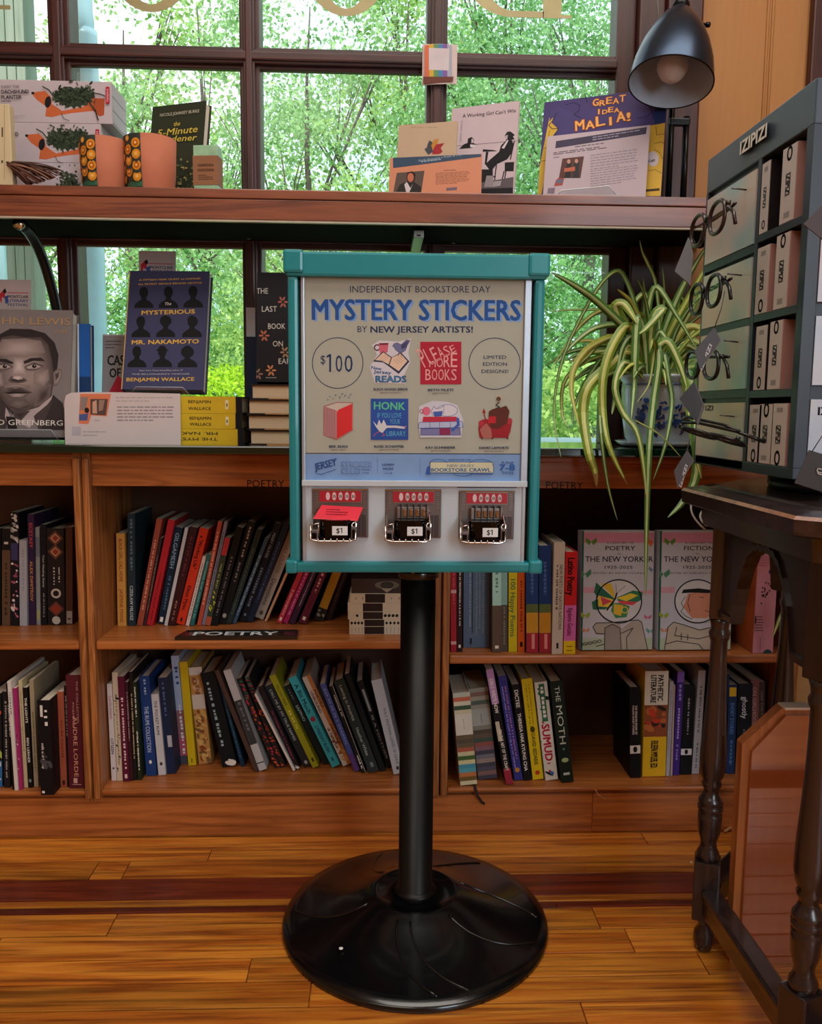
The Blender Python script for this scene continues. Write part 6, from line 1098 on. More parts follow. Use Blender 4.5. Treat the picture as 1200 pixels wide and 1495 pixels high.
# ------------------------------------------------------------------ face-out books and gift box on the right bookcase shelf
for k, (xl, xr, ob) in enumerate(((846, 952, 0), (958, 1066, 113))):
    t, a = face('book', xl+1+k, xr, 776.5, 1.685, .3799, 1.5, 4, .032, ['white butterfly covered anthology with green spine, fully visible beside the pink yellow red spine', 'white butterfly covered anthology with green spine, half hidden by the dark table'][k], 'book', 'butterfly anthologies facing out', '#bcc2d2')
    q = lambda x, y: (620+x/3.158, 760+y/3.158)
    gs = '#1d5a50'; a.rect(0, 0, .0045, a.H, gs); o_ = [0, 362][k]
    Q = lambda x, y: (620+(x+o_)/3.158, 760+y/3.158)
    a.rect(.0045, a.H*.90, a.W, a.H*.985, '#c98aa8'); a.rect(.0045, a.H*.48, a.W*.22, a.H*.53, '#cfa0b8'); a.rect(a.W*.75, a.H*.47, a.W, a.H*.5, '#cfa0b8'); a.rect(.0045, .0, a.W, a.H*.10, '#a9bca8')
    nk = '#1c2030'
    ln = [('A CENTURY OF', 838, 964, 107, 3), (('POETRY', 'FICTION')[k], 833, 970, 137, 6.6), ('IN', 889, 905, 157, 2.2), ('THE NEW YORKER', 740, 1052, 190, 8.4), ('1925-2025', 830, 958, 222, 4.6), ('EDITED BY KEVIN YOUNG', 776, 1012, 246, 2.6)]
    if k: ln[-1] = ('EDITED BY DEBORAH TREISMAN', 765, 1030, 246, 2.6)
    for s_, x0, x1, y, h in ln: a.text(Q(x0, y), Q(x1, y), h, s_, nk, .015 if h > 4 else 0, px=True)
    r = random.Random(4)
    for bx0, by0, c, s_ in ((768, 97, '#5c8a3c', 1.2), (1055, 100, '#d0704a', 1.5), (738, 245, '#4a8a70', 1.4), (740, 437, '#8fae3c', 1), (742, 505, '#c98a6c', .8), (1052, 225, '#6c8ab4', .9), (1028, 445, '#c06a8c', .8), (1040, 508, '#5c9aa0', .9)):
        for sx in (-1, 1): a.poly([Q(bx0, by0), Q(bx0+sx*20*s_, by0-16*s_), Q(bx0+sx*22*s_, by0), Q(bx0+sx*8*s_, by0+14*s_)], c, True)
    a.disc(*Q(895, 372), 33, 32, '#c9cdd6', True)
    if k == 0:
        for pts, c in ((((875, 360), (790, 285), (780, 330), (800, 360), (770, 375), (775, 410), (830, 410), (870, 390)), '#2c6a54'), (((875, 360), (810, 290), (860, 290), (875, 330)), '#d6b83c'), (((872, 365), (800, 345), (800, 395), (850, 400)), '#dcc040'), (((885, 355), (960, 322), (1005, 330), (1000, 365), (960, 385), (890, 370)), '#2f7a5c'), (((885, 358), (950, 335), (985, 345), (930, 372)), '#dcc83c'), (((890, 370), (980, 375), (960, 390), (900, 385)), '#d0485c'), (((870, 380), (900, 380), (945, 395), (930, 445), (880, 450), (858, 415)), '#3f8a5c'), (((872, 385), (915, 390), (905, 440), (870, 430)), '#d8b43c'), (((810, 350), (865, 372), (820, 392)), '#c8485a')): a.poly([Q(*p_) for p_ in pts], c, True)
        a.ring(*Q(922, 412), 4.4, 1.6, '#e0d060', True, 20); a.line([Q(840, 412), Q(878, 360), Q(885, 335)], 2.4, '#17171c', True); a.line([Q(884, 335), Q(880, 290)], .6, '#17171c', True); a.line([Q(886, 335), Q(925, 300)], .6, '#17171c', True)
        gy = '#a8a39c'
        a.poly([Q(*p_) for p_ in ((775, 490), (790, 472), (900, 470), (905, 500), (960, 460), (1000, 462), (1030, 605), (830, 600), (830, 520), (790, 525))], gy, True); a.poly([Q(*p_) for p_ in ((828, 600), (830, 495), (865, 475), (900, 495), (905, 600))], '#8f8a86', True)
        for pts in (((775, 490), (790, 472), (850, 470), (985, 458), (1000, 470), (1030, 605)), ((828, 600), (830, 495), (865, 477), (900, 495), (906, 600)), ((775, 490), (790, 520), (826, 522)), ((905, 520), (960, 495), (930, 540), (932, 600)), ((790, 580), (826, 570))): a.line([Q(*p_) for p_ in pts], 1.1, '#26242a', True)
        for i in range(5): a.ring(*Q(718+i*22, 572-i*4), 3, .9, '#2c2c34', True, 12, 1.8)
    else:
        a.poly([Q(*p_) for p_ in ((905, 320), (850, 340), (830, 400), (870, 450), (940, 450), (970, 400), (960, 340))], '#c98a74', True)
        for pts in (((840, 350), (820, 380), (832, 400), (818, 420), (840, 440), (870, 455)), ((860, 340), (850, 380), (862, 420)), ((905, 352), (925, 356)), ((930, 415), (950, 420))): a.line([Q(*p_) for p_ in pts], .9, '#3a2420', True)
        a.poly([Q(*p_) for p_ in ((822, 335), (830, 318), (900, 312), (960, 320), (965, 335), (870, 332))], '#17171c', True); gy = '#b5aea2'
        a.poly([Q(*p_) for p_ in ((740, 600), (760, 490), (790, 468), (905, 500), (1010, 480), (1040, 605))], gy, True)
        for pts in (((742, 600), (760, 490), (785, 468), (830, 480), (905, 505), (1010, 480)), ((800, 490), (790, 530), (900, 545), (1000, 520)), ((745, 570), (800, 555), (900, 570), (930, 605)), ((820, 520), (820, 550)), ((850, 525), (850, 552))): a.line([Q(*p_) for p_ in pts], 1.2, '#2a282c', True)
    a.ring(*Q(895, 372), 33, 1.8, '#1c1e24', True, 48, 31.5); a.build(t)
X0, X1 = PY(1078, 950, 1.70).x, PY(1127, 950, 1.672).x; zt = PY(1110, 792, 1.67).z
t = thing('gift_box', (X1-.03, 1.67, .3797), 'pink patterned gift box with orange side standing at the end of the shelf', 'box')
X0 = PY(1099, 950, 1.668).x
MB().box((X0, 1.668, .3798), (X1, 1.76, zt), M('#c98aa0', .5), bev=.0006).build('box_body', t)
MB().prism([(X0-.0001, 1.669, .381), (X0-.0001, 1.759, .381), (X0-.0001, 1.759, zt-.002), (X0-.0001, 1.669, zt-.002)], (-.0006, 0, 0), M('#b05a30', .5, var=.3, scale=12)).build('side_panel', t, label='orange and dark side with marbling')
a = Art((X0, 1.668, .3798), (1, 0, 0), (0, 0, 1), (0, -1, 0)); a.W, a.H = X1-X0, zt-.3798; r = random.Random(2); q = lambda x, y: (1000+x/4.985, 730+y/4.985)
for i in range(26):
    u, v = r.gauss(0, 1), r.gauss(0, 1)
    if abs(u) < 1.6 and abs(v) < 1.7: a.disc(*q(588+u*22, 680+v*50), 1.3, 1.3, '#2a1420', True, n=8)
for i in range(6): a.line([q(478, 850+i*20), q(560+5*(i % 3), 850+i*20)], .9, '#2a1430', True)
a.disc(*q(490, 870), 6, 9, '#241a2c', True, n=9); a.disc(*q(460, 950), 3.5, 22, '#1c1420', True, n=9, rot=-12); a.disc(*q(630, 525), 5, 4, '#26305a', True, n=9, rot=30); a.disc(*q(600, 1140), 8, 11, '#20474c', True, n=14); a.disc(*q(480, 1140), 4, 5, '#d8d0d0', True, n=10)
a.lines(1104, 812, 1126, 827, 4, '#b06a84', seed=3, h=.3); a.lines(*q(538, 1000), *q(556, 1100), 9, '#8c5a70', seed=2, h=.5); a.line([q(528, 990), q(568, 990), q(568, 1110), q(528, 1110)], .4, '#a06a80', True, True); a.build(t, 'print')
# ------------------------------------------------------------------ spider plant in a blue and white pot
pc = PY(968, 560, 1.755); PXc, PYc = pc.x, 1.752; zr = PY(968, 547, 1.70).z; zb = ZC+.010
pot = thing('potted_spider_plant', (PXc, PYc, ZC), 'spider plant with long striped leaves in a blue and white pot beside the eyeglass stand', 'plant')
por = M('#aab8c2', .15, coat=.6, var=.03); T = Matrix.Translation((PXc, PYc, 0)); Rp = .088
MB().lathe([(Rp*.8, zb), (Rp*.86, zb+.01), (Rp*.93, zb+.05), (Rp*.97, zr-.03), (Rp*.95, zr-.014), (Rp*1.04, zr-.006), (Rp*1.04, zr), (Rp*.95, zr), (Rp*.9, zr-.02), (.001, zr-.022)], por, T, 56, caps=False)\
    .lathe([(Rp*.985, zr-.020), (Rp*.975, zr-.018)], M('#2c4a8c', .2), T, 56, caps=False).build('pot', pot)
MB().lathe([(.001, ZC+.0006), (Rp*.95, ZC+.0006), (Rp*1.08, ZC+.012), (Rp*1.04, ZC+.012), (Rp*.9, ZC+.006), (.001, ZC+.006)], por, T, 56, caps=False).build('saucer', pot)
MB().lathe([(.001, zr-.02), (Rp*.9, zr-.0195)], M('#2a1c14', .9), T, 32, caps=False).build('soil', pot)
mb = MB(); r = random.Random(3)
for an0, zz in ((-1.95, .05), (-1.5, .045), (-1.0, .055), (-2.4, .06), (-.6, .05)):
    for k in range(26):
        an = an0+r.gauss(0, .09); z = zb+zz+r.gauss(0, .016); rd = Rp*(.86+.13*min(1, (z-zb)/.09))+.0016+.00005*k
        if not zb+.015 < z < zr-.035: continue
        n_ = Vector((math.cos(an), math.sin(an), 0)); e1 = Vector((-math.sin(an), math.cos(an), 0)); e2 = Vector((0, 0, 1)); c = Vector((PXc, PYc, z))+n_*rd; s1, s2, ro = r.uniform(.003, .0075), r.uniform(.002, .004), r.uniform(0, 3)
        mb.add([c+e1*(s1*math.cos(q)*math.cos(ro)-s2*math.sin(q)*math.sin(ro))+e2*(s1*math.cos(q)*math.sin(ro)+s2*math.sin(q)*math.cos(ro)) for q in [i*math.pi/4 for i in range(8)]], [list(range(8))], M(r.choice(['#1c2c5a', '#243c78', '#30508c']), .2))
mb.build('painted_flowers', pot)
greens = [('#5f8a34', '#d2da98'), ('#4a7834', '#b8cf90'), ('#7c9c3a', '#d8dc94'), ('#74922e', '#c9cc74'), ('#9aa63e', '#cfcc7c'), ('#38602c', '#a4bc7c')]
lcount = 0
def leaf(pts, wmax, Y0, Y1, gi=0, px=True, roll=0, tip=None, ref=None):
    """a strap leaf along a smooth 3D path: green margins, cream middle, folded along the midrib"""
    P3 = []
    n = len(pts)
    for i, p in enumerate(pts):
        if px: x, y = 780+p[0]/3.397, 340+p[1]/3.397; v_ = PY(x, y, Y0+(Y1-Y0)*(i/(n-1))**.8); P3.append(v_ if v_.z > .86 or v_.y < 1.6 else PY(x, y, 1.598 if v_.z < .83 else min(v_.y, 1.61)))
        else: P3.append(Vector(p))
    def cr(t):
        i = min(int(t), n-2); f = t-i; p0, p1, p2, p3 = P3[max(i-1, 0)], P3[i], P3[i+1], P3[min(i+2, n-1)]
        return .5*((2*p1)+(p2-p0)*f+(2*p0-5*p1+4*p2-p3)*f*f+(3*p1-p0-3*p2+p3)*f**3)
    K_ = 9+n*2; S_ = [cr(t*(n-1)/K_) for t in range(K_+1)]
    g_, c_ = greens[gi % 6]; G, Cm, Tm = M(g_, .45, var=.12, scale=40), M(c_, .45, var=.08), M('#8a6a3c', .6)
    mb = MB(); vs = []; fs = []; ms = []
    for i, p in enumerate(S_):
        t = (S_[min(i+1, K_)]-S_[max(i-1, 0)]).normalized(); v = (p-cO).normalized() if ref is None else ref
        s_ = t.cross(v); 
        if s_.length < .05: s_ = Vector((1, 0, 0))
        s_.normalize(); nn = s_.cross(t).normalized(); a_ = math.radians(roll); s_ = s_*math.cos(a_)+nn*math.sin(a_); nn = s_.cross(t).normalized()
        f = i/K_; w_ = wmax*.44*min(1, .45+f*3)*(1-f**3.2)**.8+.0003
        vs += [p-s_*w_+nn*w_*.35, p-s_*w_*.38+nn*w_*.08, p, p+s_*w_*.38+nn*w_*.08, p+s_*w_+nn*w_*.35]
    for i in range(K_):
        for k in range(4):
            m = (G if k in (0, 3) else Cm) if not (tip and i >= K_-tip) else Tm
            mb.add([vs[i*5+k], vs[i*5+k+1], vs[(i+1)*5+k+1], vs[(i+1)*5+k]], [(0, 1, 2, 3)], m, smooth=False)
    mb.build('leaf', pot)
LV = [([(560, 720), (540, 560), (430, 450), (300, 330), (190, 255), (84, 195)], .020, 1.74, 1.62, 1, 0), ([(560, 700), (520, 440), (460, 250), (405, 192), (300, 300), (150, 600), (98, 880), (133, 1115)], .011, 1.74, 1.64, 1, 30),
 ([(600, 700), (620, 480), (600, 250), (560, 150), (535, 95), (522, 35)], .008, 1.74, 1.73, 0, 20), ([(560, 720), (500, 560), (430, 450), (402, 365), (440, 352), (480, 400), (510, 450)], .024, 1.72, 1.66, 2, 0),
 ([(580, 700), (560, 450), (600, 268), (700, 400), (810, 585)], .014, 1.73, 1.66, 1, 0), ([(590, 700), (600, 560), (618, 640), (590, 850), (568, 1100), (556, 1495), (552, 1805)], .017, 1.70, 1.59, 1, 0),
 ([(560, 720), (470, 590), (350, 680), (265, 770), (243, 900), (270, 1090), (300, 1180), (310, 1262)], .026, 1.70, 1.61, 3, 0, 3), ([(540, 700), (430, 530), (300, 555), (210, 650), (185, 780), (225, 965)], .018, 1.72, 1.63, 4, 20),
 ([(560, 700), (480, 470), (400, 540), (345, 700), (340, 880), (372, 1060), (462, 1250)], .022, 1.70, 1.61, 3, 10, 1), ([(560, 700), (450, 520), (360, 680), (328, 850), (332, 1010), (365, 1250), (412, 1425)], .011, 1.71, 1.61, 5, 0),
 ([(560, 700), (540, 480), (512, 425), (500, 600), (495, 760), (480, 925)], .020, 1.69, 1.64, 1, 0), ([(600, 700), (640, 600), (665, 720), (682, 850), (650, 1050), (590, 1225)], .013, 1.69, 1.61, 5, 0),
 ([(540, 720), (450, 640), (400, 760), (440, 890), (510, 990), (545, 1180), (562, 1400)], .015, 1.68, 1.60, 0, 0, 2), ([(560, 700), (460, 480), (320, 465), (200, 545), (110, 650)], .014, 1.73, 1.66, 1, 0),
 ([(560, 700), (430, 400), (330, 388), (220, 470), (90, 665)], .013, 1.74, 1.68, 2, 20), ([(560, 700), (440, 410), (240, 382), (80, 388)], .006, 1.75, 1.72, 0, 0),
 ([(580, 700), (600, 590), (660, 540), (720, 650), (760, 780)], .022, 1.69, 1.64, 0, 0), ([(545, 700), (535, 480), (548, 350), (540, 225)], .018, 1.80, 1.82, 5, 0),
 ([(600, 700), (640, 500), (740, 260), (870, 40)], .018, 1.76, 1.70, 1, 0), ([(610, 700), (660, 520), (760, 330), (880, 120)], .018, 1.76, 1.68, 3, 10), ([(610, 700), (650, 600), (760, 420), (870, 210)], .016, 1.77, 1.72, 0, 0),
 ([(620, 700), (690, 560), (740, 480), (810, 470), (860, 530)], .020, 1.74, 1.70, 4, 0), ([(620, 700), (720, 560), (800, 540), (860, 600)], .018, 1.74, 1.70, 3, 0), ([(600, 560), (580, 700), (560, 770), (508, 842)], .004, 1.66, 1.645, 2, 0),
 ([(640, 700), (760, 700), (790, 850), (805, 1010), (800, 1210), (740, 1330), (662, 1412)], .024, 1.69, 1.58, 1, 0), ([(640, 700), (740, 720), (770, 900), (800, 1100), (830, 1220)], .016, 1.69, 1.60, 2, 0), ([(500, 930), (620, 1000), (725, 1110)], .003, 1.64, 1.61, 2, 0),
 ([(560, 700), (470, 560), (420, 700), (400, 830), (385, 900)], .014, 1.70, 1.65, 0, 15), ([(540, 700), (350, 560), (260, 620), (150, 740), (140, 900), (170, 960)], .012, 1.75, 1.70, 2, 30), ([(540, 700), (380, 600), (280, 700), (200, 860), (190, 960)], .012, 1.76, 1.72, 1, 30),
 ([(560, 700), (640, 380), (636, 170)], .007, 1.77, 1.78, 0, 0), ([(570, 700), (700, 480), (720, 320), (790, 420)], .010, 1.76, 1.74, 2, 0), ([(560, 700), (590, 420), (640, 380), (560, 470), (520, 500)], .018, 1.69, 1.65, 0, 0), ([(560, 700), (560, 330), (500, 340), (480, 420)], .012, 1.74, 1.72, 0, 0),
 ([(570, 700), (600, 520), (640, 500), (700, 640), (740, 770)], .014, 1.70, 1.66, 1, 30), ([(560, 700), (500, 520), (440, 560), (410, 700), (400, 800)], .014, 1.70, 1.66, 5, 0), ([(580, 720), (640, 640), (740, 560), (820, 600), (850, 700)], .014, 1.74, 1.70, 0, 0)]
for q in LV: leaf(q[0], q[1], q[2], q[3], q[4], True, q[5], q[6] if len(q) > 6 else None)
r = random.Random(12)
for i in range(84):
    az = r.uniform(0, 2*math.pi); L_ = r.uniform(.10, .24); el = r.uniform(.5, 1.35); p = Vector((PXc+.03*math.cos(az)-.02, PYc+.03*math.sin(az), zr-.015)); P_ = [p]; d = Vector((math.cos(az)*math.cos(el), math.sin(az)*math.cos(el)*.55, math.sin(el)))
    for k in range(5): P_.append(P_[-1]+d*L_/5); d = (d+Vector((0, 0, -.34-.1*r.random()))).normalized()
    P_ = [Vector((min(max(v.x, .30), .72), min(v.y, 1.855), v.z)) for v in P_]
    if min(v.z for v in P_) < zr-.03 and P_[-1].y > 1.6: pass
    leaf(P_, r.uniform(.008, .017), 0, 0, r.randrange(6), False, r.uniform(-40, 40))
# plantlets dangling right of the bookcase
r = random.Random(8); t = thing('spider_plantlet', (.80, 1.62, .45), 'small spider plant offshoot dangling beyond the table arch', 'plant'); pot_ = pot; pot = t
c0 = PY(1148, 885, 1.60)
for tx, ty in ((1128, 930), (1152, 968), (1138, 925), (1150, 945), (1145, 968), (1158, 930)):
    e_ = PY(tx, ty, 1.58); leaf([c0, (c0+e_)/2+Vector((r.uniform(-.01, .012), -.01, .008)), e_], .008, 0, 0, 2, False, 0)
pot = pot_
MB().tube([c0, c0+Vector((.004, .02, .1)), c0+Vector((-.02, .03, .24)), c0+Vector((-.06, .04, .32))], .0012, M('#a9b070', .5), 5).build('stem', t)
hc = thing('white_cable', (PY(1015, 760, 1.5).x, 1.5, .69), 'white cable looping down behind the table edge', 'cable')
for x0, y0, x1, y1, x2, y2 in ((1016, 724, 996, 745, 1030, 774), (1026, 745, 1016, 756, 1032, 768)):
    a_, b_, c_ = PY(x0, y0, 1.52), PY(x1, y1, 1.50), PY(x2, y2, 1.50); MB().tube([a_*(1-s)**2+b_*2*s*(1-s)+c_*s*s for s in [i/10 for i in range(11)]], .0018, M('#b9b9b4', .4), 8).build('loop', hc)
# ------------------------------------------------------------------ octagonal table
dw = wood('#38292a', '#100b0c', '#211819', rough=.28, coat=.45, key='dwx', rings=5, bump=.5); dwz = wood('#35282a', '#0f0a0b', '#201718', rough=.26, coat=.45, axis='z', key='dwz', rings=4, bump=.3)
worn = wood('#96634a', '#3a241c', '#6a4434', rough=.4, coat=.2, key='worn', rings=6)
TC = Vector((.905, 1.112, 0)); ZT_ = .760
tb = thing('octagonal_table', TC, 'dark carved octagonal table with turned legs holding the eyeglass stand', 'table')
def octa(R, z): return [(TC.x+R*math.cos(math.radians(22.5+45*k)), TC.y+R*math.sin(math.radians(22.5+45*k)), z) for k in range(8)]
def oct_loft(rings, mat, mb, mats=None):
    vs = []; 
    for R, z in rings: vs += octa(R, z)
    fs = [list(range(7, -1, -1)), [(len(rings)-1)*8+k for k in range(8)]]
    mb.add(vs, fs, mat)
    for j in range(len(rings)-1):
        mb.add(vs[j*8:(j+2)*8], [(k, (k+1) % 8, 8+(k+1) % 8, 8+k) for k in range(8)], mats[j] if mats else mat)
    return mb
R0 = .470
oct_loft([(R0-.014, ZT_-.030), (R0-.002, ZT_-.026), (R0, ZT_-.008), (R0-.004, ZT_-.004), (R0-.018, ZT_-.002), (R0-.030, ZT_+.001), (R0-.034, ZT_-.002), (R0-.048, ZT_-.001), (R0-.052, ZT_+.002), (R0-.056, ZT_+.002)], dw, MB(), [dw, dw, worn, dw, dw, dw, dw, dw, dw]).build('tabletop', tb)
ap_ = MB()
oct_loft([(R0-.075, ZT_-.062), (R0-.035, ZT_-.060), (R0-.030, ZT_-.031), (R0-.075, ZT_-.0305)], dwz, ap_); ap_.build('apron', tb)
RL = .4027
def zy(y): return PY(1045, y, 1.267).z
s_ = 1.267/FPX
prof = [(.0, 0), (9, 1385), (15, 1378), (16, 1362), (14, 1350), (9, 1342), (10, 1335), (15, 1325)]
leg_lo = [(max(a_, .3)*s_, zy(b_) if b_ else 0.0003) for a_, b_ in [(8, 0), (13, 1383), (16, 1368), (15, 1353), (9, 1342), (11, 1334), (16, 1326)]]
leg_lo = [(8*s_, .0004), (13*s_, .004), (16*s_, .018), (15*s_, .032), (9*s_, .043), (11*s_, .050), (16*s_, .058)]
zb0, zb1 = .058, zy(1252)
leg_up = [(a_*s_, zy(b_)) for a_, b_ in [(18, 1252), (17, 1243), (13, 1236), (12, 1228), (14, 1221), (17, 1212), (18, 1195), (18, 1186), (16, 1183.5), (19, 1180), (19, 1175), (16.5, 1172.5), (18.5, 1170), (18, 1166), (15, 1162), (12, 1156), (11, 1151), (14, 1147), (15, 1142), (13, 1138), (17, 1130), (19.5, 1115), (19.5, 1100), (18, 1075), (16, 1045), (14, 1010), (12.7, 970), (12.5, 935), (15, 930), (16, 923), (13, 917), (14, 910), (17, 900)]]
for k in range(8):
    an = math.radians(22.5+45*k); lx, ly = TC.x+RL*math.cos(an), TC.y+RL*math.sin(an)
    L_ = MB(); T = Matrix.Translation((lx, ly, 0)); Tz = Matrix.Translation((lx, ly, 0)) @ Matrix.Rotation(an, 4, 'Z')
    L_.lathe(leg_lo, dwz, T, 24).lathe(leg_up, dwz, T, 28).box((-.020, -.020, zb0), (.020, .020, zb1), dwz, Tz, bev=.003)
    zt = leg_up[-1][1]; L_.box((-.017, -.018, zt-.001), (.017, .018, ZT_-.060), dwz, Tz, bev=.002); L_.build('leg', tb)
    if k in (0, 7, 1, 6) and False: continue
    # carved arch panel and stretcher to the next leg
    an2 = math.radians(22.5+45*(k+1)); m1 = Vector((lx, ly, 0)); m2 = Vector((TC.x+RL*math.cos(an2), TC.y+RL*math.sin(an2), 0)); dd = (m2-m1); W_ = dd.length; dd.normalize(); nn = Vector((-dd.y, dd.x, 0))
    zA = ZT_-.0605; nseg = 36; out = []; zl_ = zt+.004
    for i in range(nseg+1):
        f = i/nseg; u = .018+(W_-.036)*f; c_ = min(1, abs(f-.5)*2/.66); zz = zA-.014-(.115)*(c_**3)-(.0032 if i % 2 else 0) if c_ < 1 else zl_; out.append((u, zz))
    zl = zt+.0
    poly = [(.014, zA), (W_-.014, zA), (W_-.014, zl+.006), (W_-.020, zl+.004)]+[(u, max(z_, zl+.004)) for u, z_ in reversed(out)]+[(.020, zl+.004), (.014, zl+.006)]
    mb = MB()
    for i in range(nseg):                                        # strip by strip so the scalloped outline stays clean
        (u0, z0), (u1, z1) = out[i], out[i+1]; z0 = max(z0, zl+.004); z1 = max(z1, zl+.004)
        b_ = m1-nn*.008
        q = [b_+dd*u0+Vector((0, 0, zA)), b_+dd*u1+Vector((0, 0, zA)), b_+dd*u1+Vector((0, 0, z1)), b_+dd*u0+Vector((0, 0, z0))]
        mb.prism(q, nn*.016, dwz)
        q2 = [m1-nn*.012+dd*u0+Vector((0, 0, z0+.010)), m1-nn*.012+dd*u1+Vector((0, 0, z1+.010)), m1-nn*.012+dd*u1+Vector((0, 0, z1+.001)), m1-nn*.012+dd*u0+Vector((0, 0, z0+.001))]
        mb.prism(q2, nn*.005, dwz)
    mb.build('arch_panel', tb)
    T2 = Matrix(((dd.x, nn.x, 0, m1.x), (dd.y, nn.y, 0, m1.y), (0, 0, 1, 0), (0, 0, 0, 1)))
    MB().box((.019, -.013, .072), (W_-.019, .013, .114), dwz, T2, bev=.002).box((.019, -.016, .100), (W_-.019, .016, .112), dwz, T2, bev=.003).build('stretcher', tb)
# ------------------------------------------------------------------ eyeglass display stand
SX, SY0, SY1, SX1 = .515, 1.030, 1.362, .815; SZ0, SZ1 = .790, 1.266
dk = M('#232c3a', .4, var=.1); dk2 = M('#3a4552', .38, var=.08); inn = M('#10141c', .6)
ds = thing('eyeglass_display', ((SX+SX1)/2, (SY0+SY1)/2, ZT_+.003), 'dark blue grey eyeglass display stand with mirrored panels on the octagonal table', 'display stand')
MB().lathe([(.11, ZT_+.0032), (.11, ZT_+.016), (.06, ZT_+.018), (.06, SZ0)], dk, Matrix.Translation(((SX+SX1)/2+.02, (SY0+SY1)/2, 0)), 32).box((.60, 1.12, ZT_+.0035), (.76, 1.28, SZ0-.0002), dk, bev=.003).build('swivel_base', ds)
def S2(x, y, X=SX): p = PX(x, y, X); return p.y, p.z
yd = S2(1107, 300)[0]; ye = S2(1172, 300)[0]                        # divider between panels and boxes, corner post
MB().box((SX, SY0, SZ1-.052), (SX1, SY1, SZ1), dk2, bev=.0015).build('header', ds)
MB().box((SX, SY0, SZ0), (SX1, SY1, SZ0+.014), dk, bev=.001).build('bottom_panel', ds)
MB().box((SX+.006, yd-.004, SZ0+.014), (SX1-.001, SY1-.0005, SZ1-.052), dk).build('core', ds)
MB().box((SX+.12, SY0+.02, SZ0+.0141), (SX1-.001, yd-.0041, SZ1-.0521), inn).build('core_back', ds)
MB().box((SX, SY0, SZ0+.0141), (SX+.016, SY0+.016, SZ1-.0521), dk, bev=.0005).build('corner_post', ds)
MB().box((SX1-.016, SY0, SZ0+.0141), (SX1, SY0+.016, SZ1-.0521), dk, bev=.0005).build('corner_post', ds)
MB().box((SX, yd-.004, SZ0+.0141), (SX+.0059, yd+.006, SZ1-.0521), dk, bev=.0004).build('divider', ds); MB().box((SX, SY1-.008, SZ0+.0141), (SX+.0059, SY1, SZ1-.0521), dk).build('divider', ds)
def blur(c1, c2, c3, seed):
    k = ('blur', c1, c2, c3, seed)
    if k in _mats: return _mats[k]
    m = bpy.data.materials.new('printed_panel'); m.use_nodes = True; nt = m.node_tree; b = nt.nodes['Principled BSDF']; b.inputs['Roughness'].default_value = .25
    tx = N(nt, 'ShaderNodeTexCoord'); mp = N(nt, 'ShaderNodeMapping'); mp.inputs['Location'].default_value = (seed, seed*.7, seed*1.3); n = N(nt, 'ShaderNodeTexNoise', Scale=9, Detail=2); rr = N(nt, 'ShaderNodeValToRGB'); e = rr.color_ramp.elements
    e[0].position = .35; e[0].color = (*lin(c1), 1); e[1].position = .68; e[1].color = (*lin(c3), 1); x = e.new(.52); x.color = (*lin(c2), 1)
    nt.links.new(tx.outputs['Object'], mp.inputs[0]); nt.links.new(mp.outputs[0], n.inputs['Vector']); nt.links.new(n.outputs['Fac'], rr.inputs[0]); nt.links.new(rr.outputs[0], b.inputs['Base Color']); _mats[k] = m; return m
for i, (xt, yt, xb, yb, xr) in enumerate(((1038, 290, 1035, 385, 1106), (1034, 402, 1032, 479, 1101), (1031, 490, 1029, 571, 1097), (1029, 589, 1025, 665, 1092))):
    y1, z1 = S2(xt, yt); z0 = S2(xb, yb)[1]; y0 = yd+.008
    MB().box((SX-.0012, y0, z0), (SX+.0055, SY1-.0085, z1), blur('#8fb0b4', '#b9b3ac', '#c9b4a4', i*3.1+1)).build('picture_panel', ds, label='pale blurred photo panel'); 
    MB().box((SX, yd+.0065, z0-.012), (SX+.0054, SY1-.0082, z0-.0005), dk).build('rail', ds)
    # peg that carries the glasses
    yy = (y0+SY1)/2-.06; MB().tube([(SX-.001, yy, z1-.02), (SX-.022, yy, z1-.018)], .0012, M('#6c6c70', .4, metal=1), 6).build('peg', ds)
a = Art((SX-.0012, 1.2, 1), (0, -1, 0), (0, 0, 1), (-1, 0, 0)); a.text((1030, 599), (1041, 599), 7, 'IZI', '#14161a', .06, px=True)
a2 = Art((SX, 1.2, 1), (0, -1, 0), (0, 0, 1), (-1, 0, 0)); a.mb.join(a2.mb); a.build(ds, 'panel_lettering')
lt = MB(); aa = Art((SX-.0002, 1.2, 1), (0, -1, 0), (0, 0, 1), (-1, 0, 0)); wm = M('#d8d2c4', .5)
for k in range(6):
    b2 = Art((SX-.0003-.0012*k, 1.2, 1), (0, -1, 0), (0, 0, 1), (-1, 0, 0)); b2.text((1080.5, 226), (1119, 199), 18.5, 'IZIPIZI', wm if k == 5 else M('#8c8478', .6), .05, px=True); lt.join(b2.mb)
lt.build('logo_lettering', ds, label='raised white logo letters on the header')
a = Art((SX-.0002, 1.2, 1), (0, -1, 0), (0, 0, 1), (-1, 0, 0)); a.text((1095, 231), (1104, 226), 3.5, 'PARIS', '#8c98a4', 0, px=True); a.build(ds, 'small_lettering')
cw, cpk = M('#b9b0ac', .5, var=.03), M('#a8807a', .5, var=.04)
